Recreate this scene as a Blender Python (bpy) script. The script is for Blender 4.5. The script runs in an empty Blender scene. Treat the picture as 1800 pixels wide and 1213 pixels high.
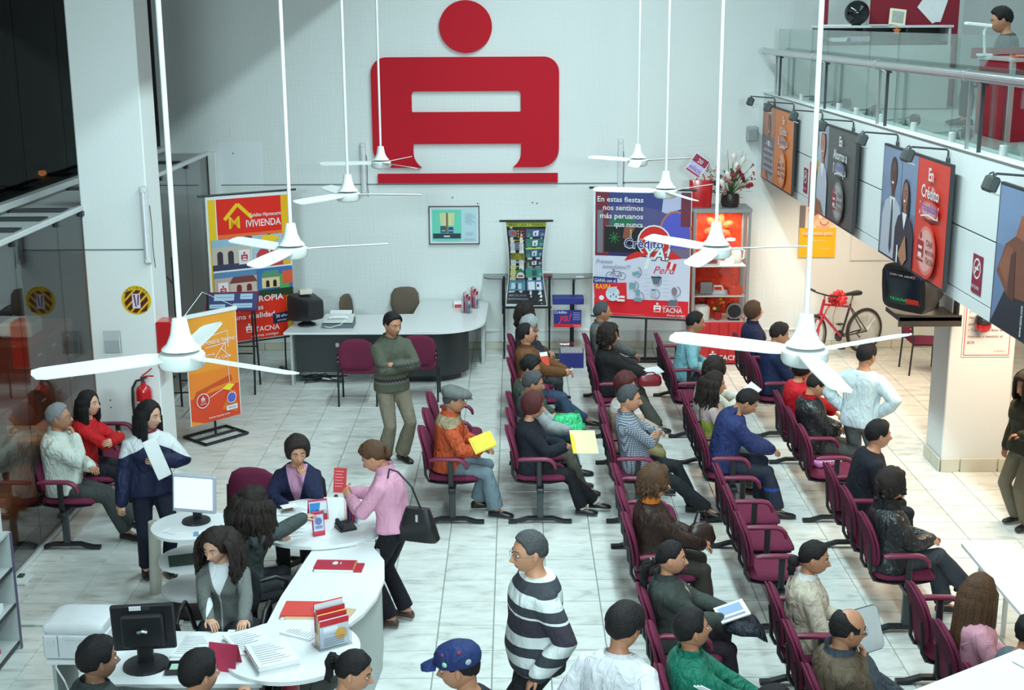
import bpy, bmesh, math, random
import numpy as np
from mathutils import Vector, Matrix, noise

SC = bpy.context.scene
COL = SC.collection
PI = math.pi
D2R = PI / 180

# ------------------------------------------------------------------ camera
CAM_H, CAM_F = 4.8, 2319.79          # eye height (m), focal length in px for an 1800 px wide frame
PITCH, YAW, ROLL = 0.2408024, -0.0031048, -0.0052593
def _camera():
    cp, sp, cy, sy, cr, sr = math.cos(PITCH), math.sin(PITCH), math.cos(YAW), math.sin(YAW), math.cos(ROLL), math.sin(ROLL)
    fwd = Vector((sy*cp, cy*cp, -sp)); r0 = Vector((cy, -sy, 0)); u0 = r0.cross(fwd)
    r = r0*cr + u0*sr; u = u0*cr - r0*sr
    cam = bpy.data.cameras.new('camera'); cam.sensor_width = 36; cam.sensor_fit = 'HORIZONTAL'
    cam.lens = CAM_F/1800*36; cam.clip_end = 200; cam.clip_start = .05
    o = bpy.data.objects.new('camera', cam); COL.objects.link(o)
    m = Matrix((r, u, -fwd)).transposed().to_4x4(); m.translation = (0, 0, CAM_H)
    o.matrix_world = m; SC.camera = o
    return r, u, fwd
_R, _U, _F = _camera()
def px(p):                            # used only to rank floor tiles by how large they show
    v = Vector(p) - Vector((0, 0, CAM_H)); z = v.dot(_F)
    return 900 + CAM_F*v.dot(_R)/z, 606.5 - CAM_F*v.dot(_U)/z, z

# ------------------------------------------------------------------ world, lamps, exposure
w = bpy.data.worlds.new('night'); SC.world = w; w.use_nodes = True
w.node_tree.nodes['Background'].inputs[0].default_value = (.30, .36, .5, 1)
w.node_tree.nodes['Background'].inputs[1].default_value = .012
SC.view_settings.view_transform = 'Standard'; SC.view_settings.look = 'None'
SC.view_settings.gamma = 1; SC.view_settings.exposure = -1.93; SC.view_settings.use_curve_mapping = False
def area(name, loc, sx, sy, power, color, spread=180, rot=(0, 0, 0)):
    l = bpy.data.lights.new(name, 'AREA'); l.shape = 'RECTANGLE'; l.size = sx; l.size_y = sy
    l.energy = power; l.color = color; l.spread = spread*D2R
    o = bpy.data.objects.new(name, l); COL.objects.link(o); o.location = loc; o.rotation_euler = rot
    return o
COOL = (.735, .965, 1.0)
def aim(o, p):
    o.rotation_euler = (Vector(p)-o.location).to_track_quat('-Z', 'Y').to_euler(); return o
for y, pw in ((2.5, 620), (6.5, 950), (10.5, 1000), (14.8, 1000)):                        # one long row of fluorescent troughs hung over the hall, above the frame
    area('fluorescent_row', (.9, y, 7.6), .30, 3.4, pw, COOL, 165)
for x in (-2.4, 2.4):                                   # unseen fill lamps added behind the camera to lift the upright surfaces
    aim(area('front_fill', (x, -2.6, 5.4), 1.8, .8, 230, COOL, 52), (x*.3+.4, 19.3, .6))
aim(area('pillar_fill', (-2.5, 5.0, 6.3), .8, .8, 110, COOL, 60), (-4.1, 13.5, 3.6))  # unseen fill lamp added to brighten the left pillar
WARM = (1.0, .79, .57)
for y, p in ((8.0, 120), (12.2, 380), (16.2, 330), (18.2, 110)):  # warm lamps recessed under the mezzanine
    area('warm_downlight', (5.2 if y < 18 else 4.5, y, 2.50), 1.6 if y < 18 else .8, 1.6 if y < 18 else .8, p, WARM, 165)
area('mezzanine_lamp', (5.6, 13, 6.9), 1.2, 6, 230, COOL)

try:
    SC.cycles.use_denoising = True
    SC.cycles.max_bounces = 7; SC.cycles.diffuse_bounces = 4; SC.cycles.glossy_bounces = 4
    SC.cycles.transmission_bounces = 6; SC.cycles.transparent_max_bounces = 20
    SC.cycles.caustics_reflective = False; SC.cycles.caustics_refractive = False
    SC.cycles.sample_clamp_indirect = 4
except Exception:
    pass

# ------------------------------------------------------------------ materials
def _nt(name):
    m = bpy.data.materials.new(name); m.use_nodes = True
    nt = m.node_tree; return m, nt, nt.nodes['Principled BSDF']
def N(nt, t, **kw):
    n = nt.nodes.new(t)
    for k, v in kw.items():
        if k[0] == 'i' and k[1:].isdigit(): n.inputs[int(k[1:])].default_value = v
        else: setattr(n, k, v)
    return n
def L(nt, a, b): nt.links.new(a, b)
def rgb(c): return (c[0], c[1], c[2], 1)
def srgb(r, g, b):
    f = lambda v: (v/255/12.92) if v <= 10.3 else ((v/255+.055)/1.055)**2.4
    return (f(r), f(g), f(b))
_MATS = {}
def mat(name, color, rough=.55, metal=0, var=.08, vscale=14, bump=0, bscale=60, spec=.5, coat=0, sheen=0, emit=0, trans=0, alpha=1, coords='Object'):
    """plain procedural material: base colour with a little noise, optional bump"""
    if name in _MATS: return _MATS[name]
    m, nt, b = _nt(name)
    tc = N(nt, 'ShaderNodeTexCoord')
    no = N(nt, 'ShaderNodeTexNoise'); no.inputs['Scale'].default_value = vscale; no.inputs['Detail'].default_value = 3
    L(nt, tc.outputs[coords], no.inputs['Vector'])
    mx = N(nt, 'ShaderNodeMix', data_type='RGBA')
    mx.inputs[6].default_value = rgb([c*(1-var) for c in color]); mx.inputs[7].default_value = rgb([min(1, c*(1+var)) for c in color])
    L(nt, no.outputs['Fac'], mx.inputs[0]); L(nt, mx.outputs[2], b.inputs['Base Color'])
    b.inputs['Roughness'].default_value = rough; b.inputs['Metallic'].default_value = metal
    b.inputs['Specular IOR Level'].default_value = spec
    if coat: b.inputs['Coat Weight'].default_value = coat
    if sheen: b.inputs['Sheen Weight'].default_value = sheen
    if trans: b.inputs['Transmission Weight'].default_value = trans
    if alpha < 1: b.inputs['Alpha'].default_value = alpha
    if emit:
        b.inputs['Emission Color'].default_value = rgb(color); b.inputs['Emission Strength'].default_value = emit
    if bump:
        n2 = N(nt, 'ShaderNodeTexNoise'); n2.inputs['Scale'].default_value = bscale; n2.inputs['Detail'].default_value = 4
        L(nt, tc.outputs[coords], n2.inputs['Vector'])
        bp = N(nt, 'ShaderNodeBump'); bp.inputs['Strength'].default_value = min(1, bump); bp.inputs['Distance'].default_value = .02
        L(nt, n2.outputs['Fac'], bp.inputs['Height']); L(nt, bp.outputs['Normal'], b.inputs['Normal'])
    _MATS[name] = m
    return m
def glass_mat(name, tint, refl_ior=1.5, rough=0, dark=1.0):
    """thin pane: fresnel mirror over tinted see-through"""
    if name in _MATS: return _MATS[name]
    tint = [c**.5 for c in tint]            # light crosses both faces of a pane
    m, nt, b = _nt(name); nt.nodes.remove(b)
    out = nt.nodes['Material Output']
    fr = N(nt, 'ShaderNodeFresnel'); ge = N(nt, 'ShaderNodeNewGeometry')
    mi = N(nt, 'ShaderNodeMix'); mi.inputs[2].default_value = refl_ior; mi.inputs[3].default_value = 1/refl_ior
    L(nt, ge.outputs['Backfacing'], mi.inputs[0]); L(nt, mi.outputs[0], fr.inputs[0])
    no = N(nt, 'ShaderNodeTexNoise'); no.inputs['Scale'].default_value = .6
    tr = N(nt, 'ShaderNodeBsdfTransparent'); gl = N(nt, 'ShaderNodeBsdfGlossy'); gl.inputs['Roughness'].default_value = rough
    mc = N(nt, 'ShaderNodeMix', data_type='RGBA'); mc.inputs[6].default_value = rgb(tint); mc.inputs[7].default_value = rgb([c*.94 for c in tint])
    L(nt, no.outputs['Fac'], mc.inputs[0]); L(nt, mc.outputs[2], tr.inputs['Color'])
    gl.inputs['Color'].default_value = (1, 1, 1, 1)
    ms = N(nt, 'ShaderNodeMixShader'); L(nt, fr.outputs[0], ms.inputs[0]); L(nt, tr.outputs[0], ms.inputs[1]); L(nt, gl.outputs[0], ms.inputs[2])
    L(nt, ms.outputs[0], out.inputs['Surface'])
    _MATS[name] = m
    return m
def print_mat(name='printed_ink', rough=.42, emit=0):
    if name in _MATS: return _MATS[name]
    m, nt, b = _nt(name)
    a = N(nt, 'ShaderNodeAttribute', attribute_name='Col')
    no = N(nt, 'ShaderNodeTexNoise'); no.inputs['Scale'].default_value = 40
    mx = N(nt, 'ShaderNodeMix', data_type='RGBA', blend_type='MULTIPLY'); mx.inputs[0].default_value = .06
    L(nt, a.outputs['Color'], mx.inputs[6]); L(nt, no.outputs['Color'], mx.inputs[7])
    L(nt, mx.outputs[2], b.inputs['Base Color']); b.inputs['Roughness'].default_value = rough
    if emit:
        L(nt, mx.outputs[2], b.inputs['Emission Color']); b.inputs['Emission Strength'].default_value = emit
    _MATS[name] = m
    return m

# ------------------------------------------------------------------ geometry helpers
def V(*a): return Vector(a)
def unit(v):
    v = Vector(v); return v.normalized() if v.length > 1e-9 else Vector((0, 0, 1))
class B:
    """collects polygons, then links them as ONE mesh object"""
    def __init__(s): s.v, s.f, s.m, s.c = [], [], [], []
    def add(s, vs, fs, m=0, c=None):
        o = len(s.v); s.v.extend([tuple(p) for p in vs])
        for f in fs: s.f.append([i+o for i in f]); s.m.append(m); s.c.append(c)
        return s
    def box(s, c, d, rot=None, m=0, bev=0, col=None):
        hx, hy, hz = d[0]/2, d[1]/2, d[2]/2
        if bev > 0:
            b = min(bev, hx*.98, hy*.98, hz*.98); vs = []; fs = []
            idx = {}
            for sx in (-1, 1):
                for sy in (-1, 1):
                    for sz in (-1, 1):
                        for ax in range(3):
                            p = [sx*hx, sy*hy, sz*hz]
                            for k in range(3):
                                if k != ax: p[k] -= (sx, sy, sz)[k]*b
                            idx[sx, sy, sz, ax] = len(vs); vs.append(p)
            for ax in range(3):
                a1, a2 = (ax+1) % 3, (ax+2) % 3
                for sg in (-1, 1):
                    q = []
                    for u_, v_ in ((-1, -1), (1, -1), (1, 1), (-1, 1)):
                        t = [0, 0, 0]; t[ax] = sg; t[a1] = u_; t[a2] = v_; q.append(idx[(*t, ax)])
                    fs.append(q if sg > 0 else q[::-1])
                for s1 in (-1, 1):
                    for s2 in (-1, 1):
                        def key(e, w_):
                            t = [0, 0, 0]; t[ax] = e; t[a1] = s1; t[a2] = s2; return idx[(*t, w_)]
                        q = [key(-1, a1), key(1, a1), key(1, a2), key(-1, a2)]
                        fs.append(q if s1*s2 < 0 else q[::-1])
            for sx in (-1, 1):
                for sy in (-1, 1):
                    for sz in (-1, 1):
                        q = [idx[sx, sy, sz, a] for a in range(3)]
                        fs.append(q if sx*sy*sz > 0 else q[::-1])
        else:
            vs = [(x, y, z) for x in (-hx, hx) for y in (-hy, hy) for z in (-hz, hz)]
            fs = [(0, 1, 3, 2), (4, 6, 7, 5), (0, 4, 5, 1), (2, 3, 7, 6), (0, 2, 6, 4), (1, 5, 7, 3)]
        c = Vector(c)
        if rot is not None:
            R = rot if isinstance(rot, Matrix) else Matrix.Rotation(rot, 3, 'Z')
            vs = [R @ Vector(p) + c for p in vs]
        else: vs = [Vector(p) + c for p in vs]
        return s.add(vs, fs, m, col)
    def loft(s, rings, m=0, cap=True, closed=True, c=None):
        n = len(rings[0]); o = len(s.v)
        for r in rings: s.v.extend([tuple(p) for p in r])
        for i in range(len(rings)-1):
            a, b = o+i*n, o+(i+1)*n
            for j in range(n if closed else n-1):
                k = (j+1) % n
                s.f.append([a+j, a+k, b+k, b+j]); s.m.append(m); s.c.append(c)
        if cap:
            s.f.append([o+j for j in range(n)][::-1]); s.m.append(m); s.c.append(c)
            e = o+(len(rings)-1)*n
            s.f.append([e+j for j in range(n)]); s.m.append(m); s.c.append(c)
        return s
    def tube(s, pts, rad, seg=8, m=0, round_cap=False, flat=1.0, up=None, c=None):
        pts = [Vector(p) for p in pts]
        if not hasattr(rad, '__len__'): rad = [rad]*len(pts)
        rad = list(rad)
        if round_cap:
            d0 = unit(pts[0]-pts[1]); d1 = unit(pts[-1]-pts[-2])
            r0, r1 = rad[0], rad[-1]
            pts = [pts[0]+d0*r0*.92, pts[0]+d0*r0*.6] + pts + [pts[-1]+d1*r1*.6, pts[-1]+d1*r1*.92]
            rad = [r0*.35, r0*.78] + rad + [r1*.78, r1*.35]
        t = [unit((pts[min(i+1, len(pts)-1)]-pts[max(i-1, 0)])) for i in range(len(pts))]
        ref = Vector(up) if up is not None else (Vector((0, 0, 1)) if abs(t[0].z) < .9 else Vector((1, 0, 0)))
        nrm = unit(ref - t[0]*ref.dot(t[0])); rings = []
        for i, p in enumerate(pts):
            nrm = unit(nrm - t[i]*nrm.dot(t[i])); bi = t[i].cross(nrm)
            rings.append([p + (bi*math.cos(2*PI*k/seg) + nrm*flat*math.sin(2*PI*k/seg))*rad[i] for k in range(seg)])
        return s.loft(rings, m, c=c)
    def cyl(s, p0, p1, r, r1=None, seg=16, m=0, c=None):
        return s.tube([p0, p1], [r, r if r1 is None else r1], seg, m, c=c)
    def lathe(s, prof, org=(0, 0, 0), seg=20, m=0, axis='Z', c=None):
        o = Vector(org); rings = []
        for r, z in prof:
            if axis == 'Z': rings.append([o+V(r*math.cos(2*PI*k/seg), r*math.sin(2*PI*k/seg), z) for k in range(seg)])
            elif axis == 'X': rings.append([o+V(z, r*math.cos(2*PI*k/seg), r*math.sin(2*PI*k/seg)) for k in range(seg)])
            else: rings.append([o+V(r*math.sin(2*PI*k/seg), z, r*math.cos(2*PI*k/seg)) for k in range(seg)])
        return s.loft(rings, m, c=c)
    def ball(s, c0, r, u=12, v=8, m=0, rot=None, c=None):
        if not hasattr(r, '__len__'): r = (r, r, r)
        prof = [(max(.02, math.sin(PI*i/v)), -math.cos(PI*i/v)) for i in range(v+1)]; rings = []
        for a, z in prof:
            ring = []
            for k in range(u):
                p = V(a*math.cos(2*PI*k/u)*r[0], a*math.sin(2*PI*k/u)*r[1], z*r[2])
                if rot is not None: p = rot @ p
                ring.append(Vector(c0)+p)
            rings.append(ring)
        return s.loft(rings, m, c=c)
    def prism(s, poly, fn, d0, d1, m=0, c=None):
        """extrude a 2-D outline; fn(u, v, d) gives the 3-D point"""
        n = len(poly)
        return s.add([fn(u, v, d0) for u, v in poly]+[fn(u, v, d1) for u, v in poly],
                     [[i for i in range(n)][::-1], [n+i for i in range(n)]]+[[i, (i+1) % n, n+(i+1) % n, n+i] for i in range(n)], m, c)
    def mesh(s, name, mats, smooth=None):
        me = bpy.data.meshes.new(name); me.from_pydata(s.v, [], s.f)
        for mm in (mats if isinstance(mats, (list, tuple)) else [mats]): me.materials.append(mm)
        me.polygons.foreach_set('material_index', s.m)
        if any(c is not None for c in s.c):
            at = me.color_attributes.new('Col', 'FLOAT_COLOR', 'CORNER')
            d = []
            for f, c in zip(s.f, s.c):
                cc = c if c is not None else (1, 1, 1)
                d.extend([cc[0], cc[1], cc[2], 1.0]*len(f))
            at.data.foreach_set('color', d)
        if smooth is not None:
            me.shade_smooth()
            if smooth < 179: me.set_sharp_from_angle(angle=smooth*D2R)
        me.update()
        return me
    def obj(s, name, mats, parent=None, smooth=None, loc=None, rot=None):
        return link(name, s.mesh(name, mats, smooth), parent, loc, rot)
def link(name, me, parent=None, loc=None, rot=None):
    o = bpy.data.objects.new(name, me); COL.objects.link(o)
    if parent is not None: o.parent = parent
    if loc is not None: o.location = loc
    if rot is not None: o.rotation_euler = (0, 0, rot) if not hasattr(rot, '__len__') else rot
    return o
def thing(name, label, cat, loc=(0, 0, 0), rot=0, group=None):
    o = bpy.data.objects.new(name, None); COL.objects.link(o); o.empty_display_size = .1
    o.location = loc; o.rotation_euler = (0, 0, rot) if not hasattr(rot, '__len__') else rot
    return tag(o, label, cat, group)
def tag(o, label, cat, group=None):
    o['label'] = label; o['category'] = cat
    if group: o['group'] = group
    return o
def struct(o, label=None):
    o['kind'] = 'structure'
    if label: o['label'] = label
    return o
def copy_tree(o, parent=None):
    c = o.copy(); COL.objects.link(c)
    if parent is not None: c.parent = parent
    for ch in list(o.children): copy_tree(ch, c)
    return c

_TXT = {}
def text_mesh(s, size=1.0, bold=0.0, shear=0.0):
    k = (s, bold, shear)
    if k not in _TXT:
        cu = bpy.data.curves.new('t', 'FONT'); cu.body = s; cu.size = 1; cu.offset = bold; cu.shear = shear; cu.resolution_u = 2; cu.fill_mode = 'FRONT'
        o = bpy.data.objects.new('t', cu); me = o.to_mesh()
        vs = [(v.co.x, v.co.y) for v in me.vertices]; fs = [list(p.vertices) for p in me.polygons]
        o.to_mesh_clear(); bpy.data.objects.remove(o); bpy.data.curves.remove(cu)
        _TXT[k] = (vs, fs)
    vs, fs = _TXT[k]
    return [(x*size, y*size) for x, y in vs], fs
class Print:
    """flat artwork laid on a sheet, layer over layer, in the sheet's own (u right, v up) metres"""
    def __init__(s, fn, step=.0007):
        s.b = B(); s.fn = fn; s.d = step; s.step = step
    def poly(s, pts, c):
        s.b.add([s.fn(u, v, s.d) for u, v in pts], [list(range(len(pts)))], 0, c); s.d += s.step; return s
    def rect(s, u0, v0, u1, v1, c, rot=0):
        p = [(u0, v0), (u1, v0), (u1, v1), (u0, v1)]
        if rot:
            cu, cv = (u0+u1)/2, (v0+v1)/2; a, b_ = math.cos(rot), math.sin(rot)
            p = [(cu+(x-cu)*a-(y-cv)*b_, cv+(x-cu)*b_+(y-cv)*a) for x, y in p]
        return s.poly(p, c)
    def circ(s, u, v, r, c, ry=None, n=20, a0=0, a1=2*PI):
        ry = r if ry is None else ry
        full = abs(a1-a0-2*PI) < 1e-6
        p = [(u+r*math.cos(a0+(a1-a0)*k/n), v+ry*math.sin(a0+(a1-a0)*k/n)) for k in range(n if full else n+1)]
        return s.poly(p, c)
    def line(s, pts, wd, c):
        q = []
        for (a, b_) in zip(pts[:-1], pts[1:]):
            dx, dy = b_[0]-a[0], b_[1]-a[1]; l = math.hypot(dx, dy) or 1; nx, ny = -dy/l*wd/2, dx/l*wd/2
            o = len(s.b.v)
            s.b.add([s.fn(a[0]+nx, a[1]+ny, s.d), s.fn(a[0]-nx, a[1]-ny, s.d), s.fn(b_[0]-nx, b_[1]-ny, s.d), s.fn(b_[0]+nx, b_[1]+ny, s.d)], [[0, 1, 2, 3]], 0, c)
        s.d += s.step; return s
    def arc(s, u, v, r, wd, c, a0=0, a1=2*PI, n=24, ry=None):
        ry = r if ry is None else ry
        return s.line([(u+r*math.cos(a0+(a1-a0)*k/n), v+ry*math.sin(a0+(a1-a0)*k/n)) for k in range(n+1)], wd, c)
    def text(s, t, u, v, size, c, align='l', bold=.0, shear=0, width=None, rot=0, vs=1.0):
        p, f = text_mesh(t, size, bold, shear)
        if not p: return s
        x0, x1 = min(a for a, _ in p), max(a for a, _ in p)
        k = 1.0 if width is None else width/(x1-x0)
        o = {'l': -x0*k, 'c': -(x0+x1)/2*k, 'r': -x1*k}[align]
        ca, sa = math.cos(rot), math.sin(rot)
        pts = [(a*k+o, b_*vs) for a, b_ in p]
        s.b.add([s.fn(u+x*ca-y*sa, v+x*sa+y*ca, s.d) for x, y in pts], f, 0, c); s.d += s.step; return s
    def obj(s, name, parent, m=None):
        return s.b.obj(name, m or print_mat(), parent)
def smoothstep(a, b, x):
    t = min(1, max(0, (x-a)/(b-a))); return t*t*(3-2*t)
# ================================================================== THE ROOM
XL, XM, YB, ZT = -4.47, 3.59, 19.3, 8.4      # glass wall, mezzanine face, back wall, ceiling
TILE, TX0, TY0 = .4488, -.642, 11.735

def paint(name, color, rough=.6, weave=False):
    if name in _MATS: return _MATS[name]
    m, nt, b = _nt(name)
    ge = N(nt, 'ShaderNodeNewGeometry')
    n1 = N(nt, 'ShaderNodeTexNoise'); n1.inputs['Scale'].default_value = .7; n1.inputs['Detail'].default_value = 4
    L(nt, ge.outputs['Position'], n1.inputs['Vector'])
    mx = N(nt, 'ShaderNodeMix', data_type='RGBA'); mx.inputs[6].default_value = rgb([c*.95 for c in color]); mx.inputs[7].default_value = rgb(color)
    L(nt, n1.outputs['Fac'], mx.inputs[0]); L(nt, mx.outputs[2], b.inputs['Base Color']); b.inputs['Roughness'].default_value = rough
    bp = N(nt, 'ShaderNodeBump'); bp.inputs['Distance'].default_value = .01
    if weave:
        mp = N(nt, 'ShaderNodeMapping'); mp.inputs['Scale'].default_value = (14, 14, 1.2)
        n2 = N(nt, 'ShaderNodeTexNoise'); n2.inputs['Scale'].default_value = 3; n2.inputs['Detail'].default_value = 3
        mp2 = N(nt, 'ShaderNodeMapping'); mp2.inputs['Scale'].default_value = (1.2, 1.2, 14)
        n3 = N(nt, 'ShaderNodeTexNoise'); n3.inputs['Scale'].default_value = 3; n3.inputs['Detail'].default_value = 3
        L(nt, ge.outputs['Position'], mp.inputs['Vector']); L(nt, mp.outputs[0], n2.inputs['Vector'])
        L(nt, ge.outputs['Position'], mp2.inputs['Vector']); L(nt, mp2.outputs[0], n3.inputs['Vector'])
        ad = N(nt, 'ShaderNodeMath', operation='ADD'); L(nt, n2.outputs['Fac'], ad.inputs[0]); L(nt, n3.outputs['Fac'], ad.inputs[1])
        L(nt, ad.outputs[0], bp.inputs['Height']); bp.inputs['Strength'].default_value = .35
    else:
        n2 = N(nt, 'ShaderNodeTexNoise'); n2.inputs['Scale'].default_value = 45
        L(nt, ge.outputs['Position'], n2.inputs['Vector']); L(nt, n2.outputs['Fac'], bp.inputs['Height']); bp.inputs['Strength'].default_value = .12
    L(nt, bp.outputs['Normal'], b.inputs['Normal'])
    _MATS[name] = m
    return m
WALL = paint('wall_paint', (.76, .79, .78), .6, True)
WHITEP = paint('white_paint', (.80, .82, .81), .55)
GREYP = paint('grey_paint', (.46, .48, .47), .6)

def tile_mat():
    m, nt, b = _nt('marbled_tile')
    ge = N(nt, 'ShaderNodeNewGeometry'); oi = N(nt, 'ShaderNodeObjectInfo')
    mu = N(nt, 'ShaderNodeMath', operation='MULTIPLY'); mu.inputs[1].default_value = 37
    L(nt, oi.outputs['Random'], mu.inputs[0])
    mp = N(nt, 'ShaderNodeMapping'); mp.inputs['Scale'].default_value = (2.2, 6.5, 1); mp.inputs['Rotation'].default_value = (0, 0, .35)
    L(nt, ge.outputs['Position'], mp.inputs['Vector'])
    no = N(nt, 'ShaderNodeTexNoise', noise_dimensions='4D'); no.inputs['Scale'].default_value = 1.5; no.inputs['Detail'].default_value = 6; no.inputs['Roughness'].default_value = .62; no.inputs['Distortion'].default_value = .6
    L(nt, mp.outputs[0], no.inputs['Vector']); L(nt, mu.outputs[0], no.inputs['W'])
    cr = N(nt, 'ShaderNodeValToRGB'); e = cr.color_ramp.elements
    e[0].position = .30; e[0].color = rgb((.415, .43, .395)); e[1].position = .62; e[1].color = rgb((.72, .735, .715))
    x = e.new(.46); x.color = rgb((.625, .645, .615))
    L(nt, no.outputs['Fac'], cr.inputs[0]); L(nt, cr.outputs[0], b.inputs['Base Color'])
    b.inputs['Roughness'].default_value = .30; b.inputs['Specular IOR Level'].default_value = .45
    return m
TILEM = tile_mat()
GROUT = mat('grout', (.22, .23, .21), .9, var=.2)

def build_floor():
    fl = struct(B().box((2, 6.5, -.06), (16, 27, .10)).obj('floor', GROUT))
    g = .0028
    b = B(); h = TILE/2-g
    b.add([(-h, -h, -.01), (h, -h, -.01), (h, h, -.01), (-h, h, -.01), (-h+.003, -h+.003, 0), (h-.003, -h+.003, 0), (h-.003, h-.003, 0), (-h+.003, h-.003, 0)],
          [(4, 5, 6, 7), (0, 1, 5, 4), (1, 2, 6, 5), (2, 3, 7, 6), (3, 0, 4, 7)])
    me = b.mesh('tile', TILEM)
    cells = []
    for i in range(-16, 22):
        for j in range(-19, 28):
            cx, cy = TX0+(i+.5)*TILE, TY0-(j+.5)*TILE
            if cy > YB or cy < 1.5: continue
            u, v, z = px((cx, cy, 0))
            inv = -60 < u < 1860 and v < 1290 and cx > XL
            cells.append((inv, -z, cx, cy))
    vis = sorted([c for c in cells if c[0]], key=lambda c: -c[1])
    # leave the tiles hidden under desks and behind the front counter to the joined part
    hid = lambda x, y: (-1.95 < x < -1.1 and y < 9.9) or (x > 1.7 and y < 6.9) or x < -4.45 or (x < -3.9 and y < 9.4)
    one = [c for c in vis if not hid(c[2], c[3])][:300]
    key = set((c[2], c[3]) for c in one)
    rest = B()
    for c in cells:
        if (c[2], c[3]) in key: link('tile', me, fl, (c[2], c[3], 0))
        elif -6.5 < c[2] < 9: rest.add([Vector(p)+V(c[2], c[3], 0) for p in b.v], b.f)
    o = rest.obj('tile_field', TILEM, fl); o['kind'] = 'stuff'
build_floor()

# ---- walls and ceiling
wb = struct(B().box((1.5, YB+.1, ZT/2), (15, .2, ZT)).obj('wall_back', WALL))
struct(B().box((1.5, -4.1, ZT/2), (15, .2, ZT)).obj('wall_front', WHITEP))
struct(B().box((9.1, 7.5, ZT/2), (.2, 24, ZT)).obj('wall_right', WHITEP))
struct(B().box((1.5, 7.5, ZT+.1), (15, 24, .2)).obj('ceiling', WHITEP))
struct(B().box((-1.60, 7.6, 7.13), (.30, 23.2, 2.54)).obj('shade_beam', WHITEP))  # unseen beam added to block lamp light from the upper left back wall
GROOVE = mat('dark_joint', (.16, .18, .18), .8)
b = B().box((-1.35, YB-.004, 2.49), (5.9, .012, .014)).box((1.9, YB-.004, 2.50), (.75, .012, .014)); 
struct(b.obj('trim_1', GROOVE))
struct(B().box((.2, YB-.012, .29), (8.7, .024, .035), bev=.006).obj('trim_2', WHITEP))
skirt = mat('skirting_tile', (.62, .60, .50), .35, var=.10, vscale=4)
bb = struct(B().box((.9, YB-.006, .055), (10.7, .012, .11)).obj('baseboard_back', GROUT))
me = B().box((0, 0, 0), (.44, .014, .105), bev=.003).mesh('skirting_tile', skirt)
for i in range(24): link('skirting_tile', me, bb, (TX0-8*TILE+(i+.5)*TILE, YB-.015, .055))
# pale repair patch and plugs left in the plaster
b = B().box((-4.0, YB-.002, 2.78), (.62, .006, .66), bev=.002)
struct(b.obj('trim_3', paint('patch_paint', (.78, .82, .84), .5)))
b = B()
for x, z in ((-.92, 2.29), (-.55, 2.2), (.25, 2.21), (.32, 2.2), (-4.1, 2.95), (1.42, 2.33)): b.cyl((x, YB-.006, z), (x, YB+.01, z), .012, seg=8)
struct(b.obj('trim_4', GROOVE))

# ---- glass partition on the west side
ALU = mat('white_aluminium', (.72, .74, .74), .35, metal=.3)
ALUD = mat('dark_aluminium', (.06, .065, .07), .4, metal=.5)
PANE = glass_mat('partition_glass', (.46, .47, .48), 1.6)
win = struct(B().box((XL, 13.6, 2.955), (.06, 11.4, .055), bev=.008).box((XL, 13.6, .022), (.07, 11.4, .044), bev=.008).obj('window_1', ALU))
ys = [8.0, 9.2, 10.4, 11.6, 12.75, 13.48, 14.06, 15.3, 16.6, 17.95, 19.28]
for a, c in zip(ys[:-1], ys[1:]):
    B().box((XL, (a+c)/2, 1.485), (.010, c-a-.006, 2.87)).obj('pane', PANE, win)
clip = B().box((0, 0, 0), (.05, .09, .05), bev=.006).mesh('glass_clip', ALUD)
for y in ys[1:-1]:
    for z in (2.90,): link('glass_clip', clip, win, (XL+.012, y, z))
B().box((-4.40, YB-.05, 1.49), (.12, .09, 2.98), bev=.01).obj('corner_post', WHITEP, win)
# low canopy between partition and street front, then the dark street glazing above it
struct(B().box((-4.80, 13.4, 2.935), (.56, 11.8, .04)).obj('trim_5', GREYP))
b = B()
for y in (11.9, 12.6, 13.2, 15.0, 16.4, 17.8): b.box((-4.8, y, 2.975), (.6, .06, .04))
struct(b.obj('trim_6', ALUD))
XS = -5.15
win2 = struct(B().box((XS+.04, 13.4, 3.03), (.14, 12, .07), bev=.01).obj('window_2', ALU))
NIGHT = glass_mat('street_glass', (.05, .055, .06), 1.07)
ys2 = [7.4, 8.9, 10.4, 11.75, 12.75, 13.9, 15.2, 16.6, 18, 19.28]
for a, c in zip(ys2[:-1], ys2[1:]):
    B().box((XS, (a+c)/2, 5.73), (.012, c-a-.012, 5.33)).obj('pane', NIGHT, win2)
for y in ys2[1:]:
    B().box((XS-.05, y, 5.73), (.05, .05, 5.33)).obj('mullion', ALUD, win2)
B().box((XS-.05, 13.4, 3.0), (.06, 12, .03)).obj('ledge', ALUD, win2)
# the dark street beyond, with its sodium lamp
DARK = mat('night_asphalt', (.012, .012, .016), .9, var=.3, vscale=2)
struct(B().box((-12, 12, -.06), (14.8, 26, .08)).obj('floor_street', DARK))
struct(B().box((-13, 12, 5), (.2, 30, 10)).obj('wall_street', mat('night_wall', (.03, .026, .028), .9, var=.4, vscale=1.2)))
SOD = mat('sodium_glow', (1.0, .33, .05), .5, emit=16, var=0)
LY = 13.0
t = thing('street_lamp', 'small orange lamp glowing in the dark beyond the high glazing', 'lamp', (-5.86, 15.93, -.88))
B().tube([(0, 0, 3.88), (0, 0, 3.95), (.10, 0, 3.98)], [.05, .035, .03], 8).obj('pole', ALUD, t)
B().ball((.16, 0, 3.93), (.05, .05, .04), 12, 8).obj('bulb', SOD, t)
B().lathe([(.02, .1), (.09, .05), (.10, .02), (.02, .03)], (.16, 0, 3.95), 14).obj('lamp_hood', ALUD, t)
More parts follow.
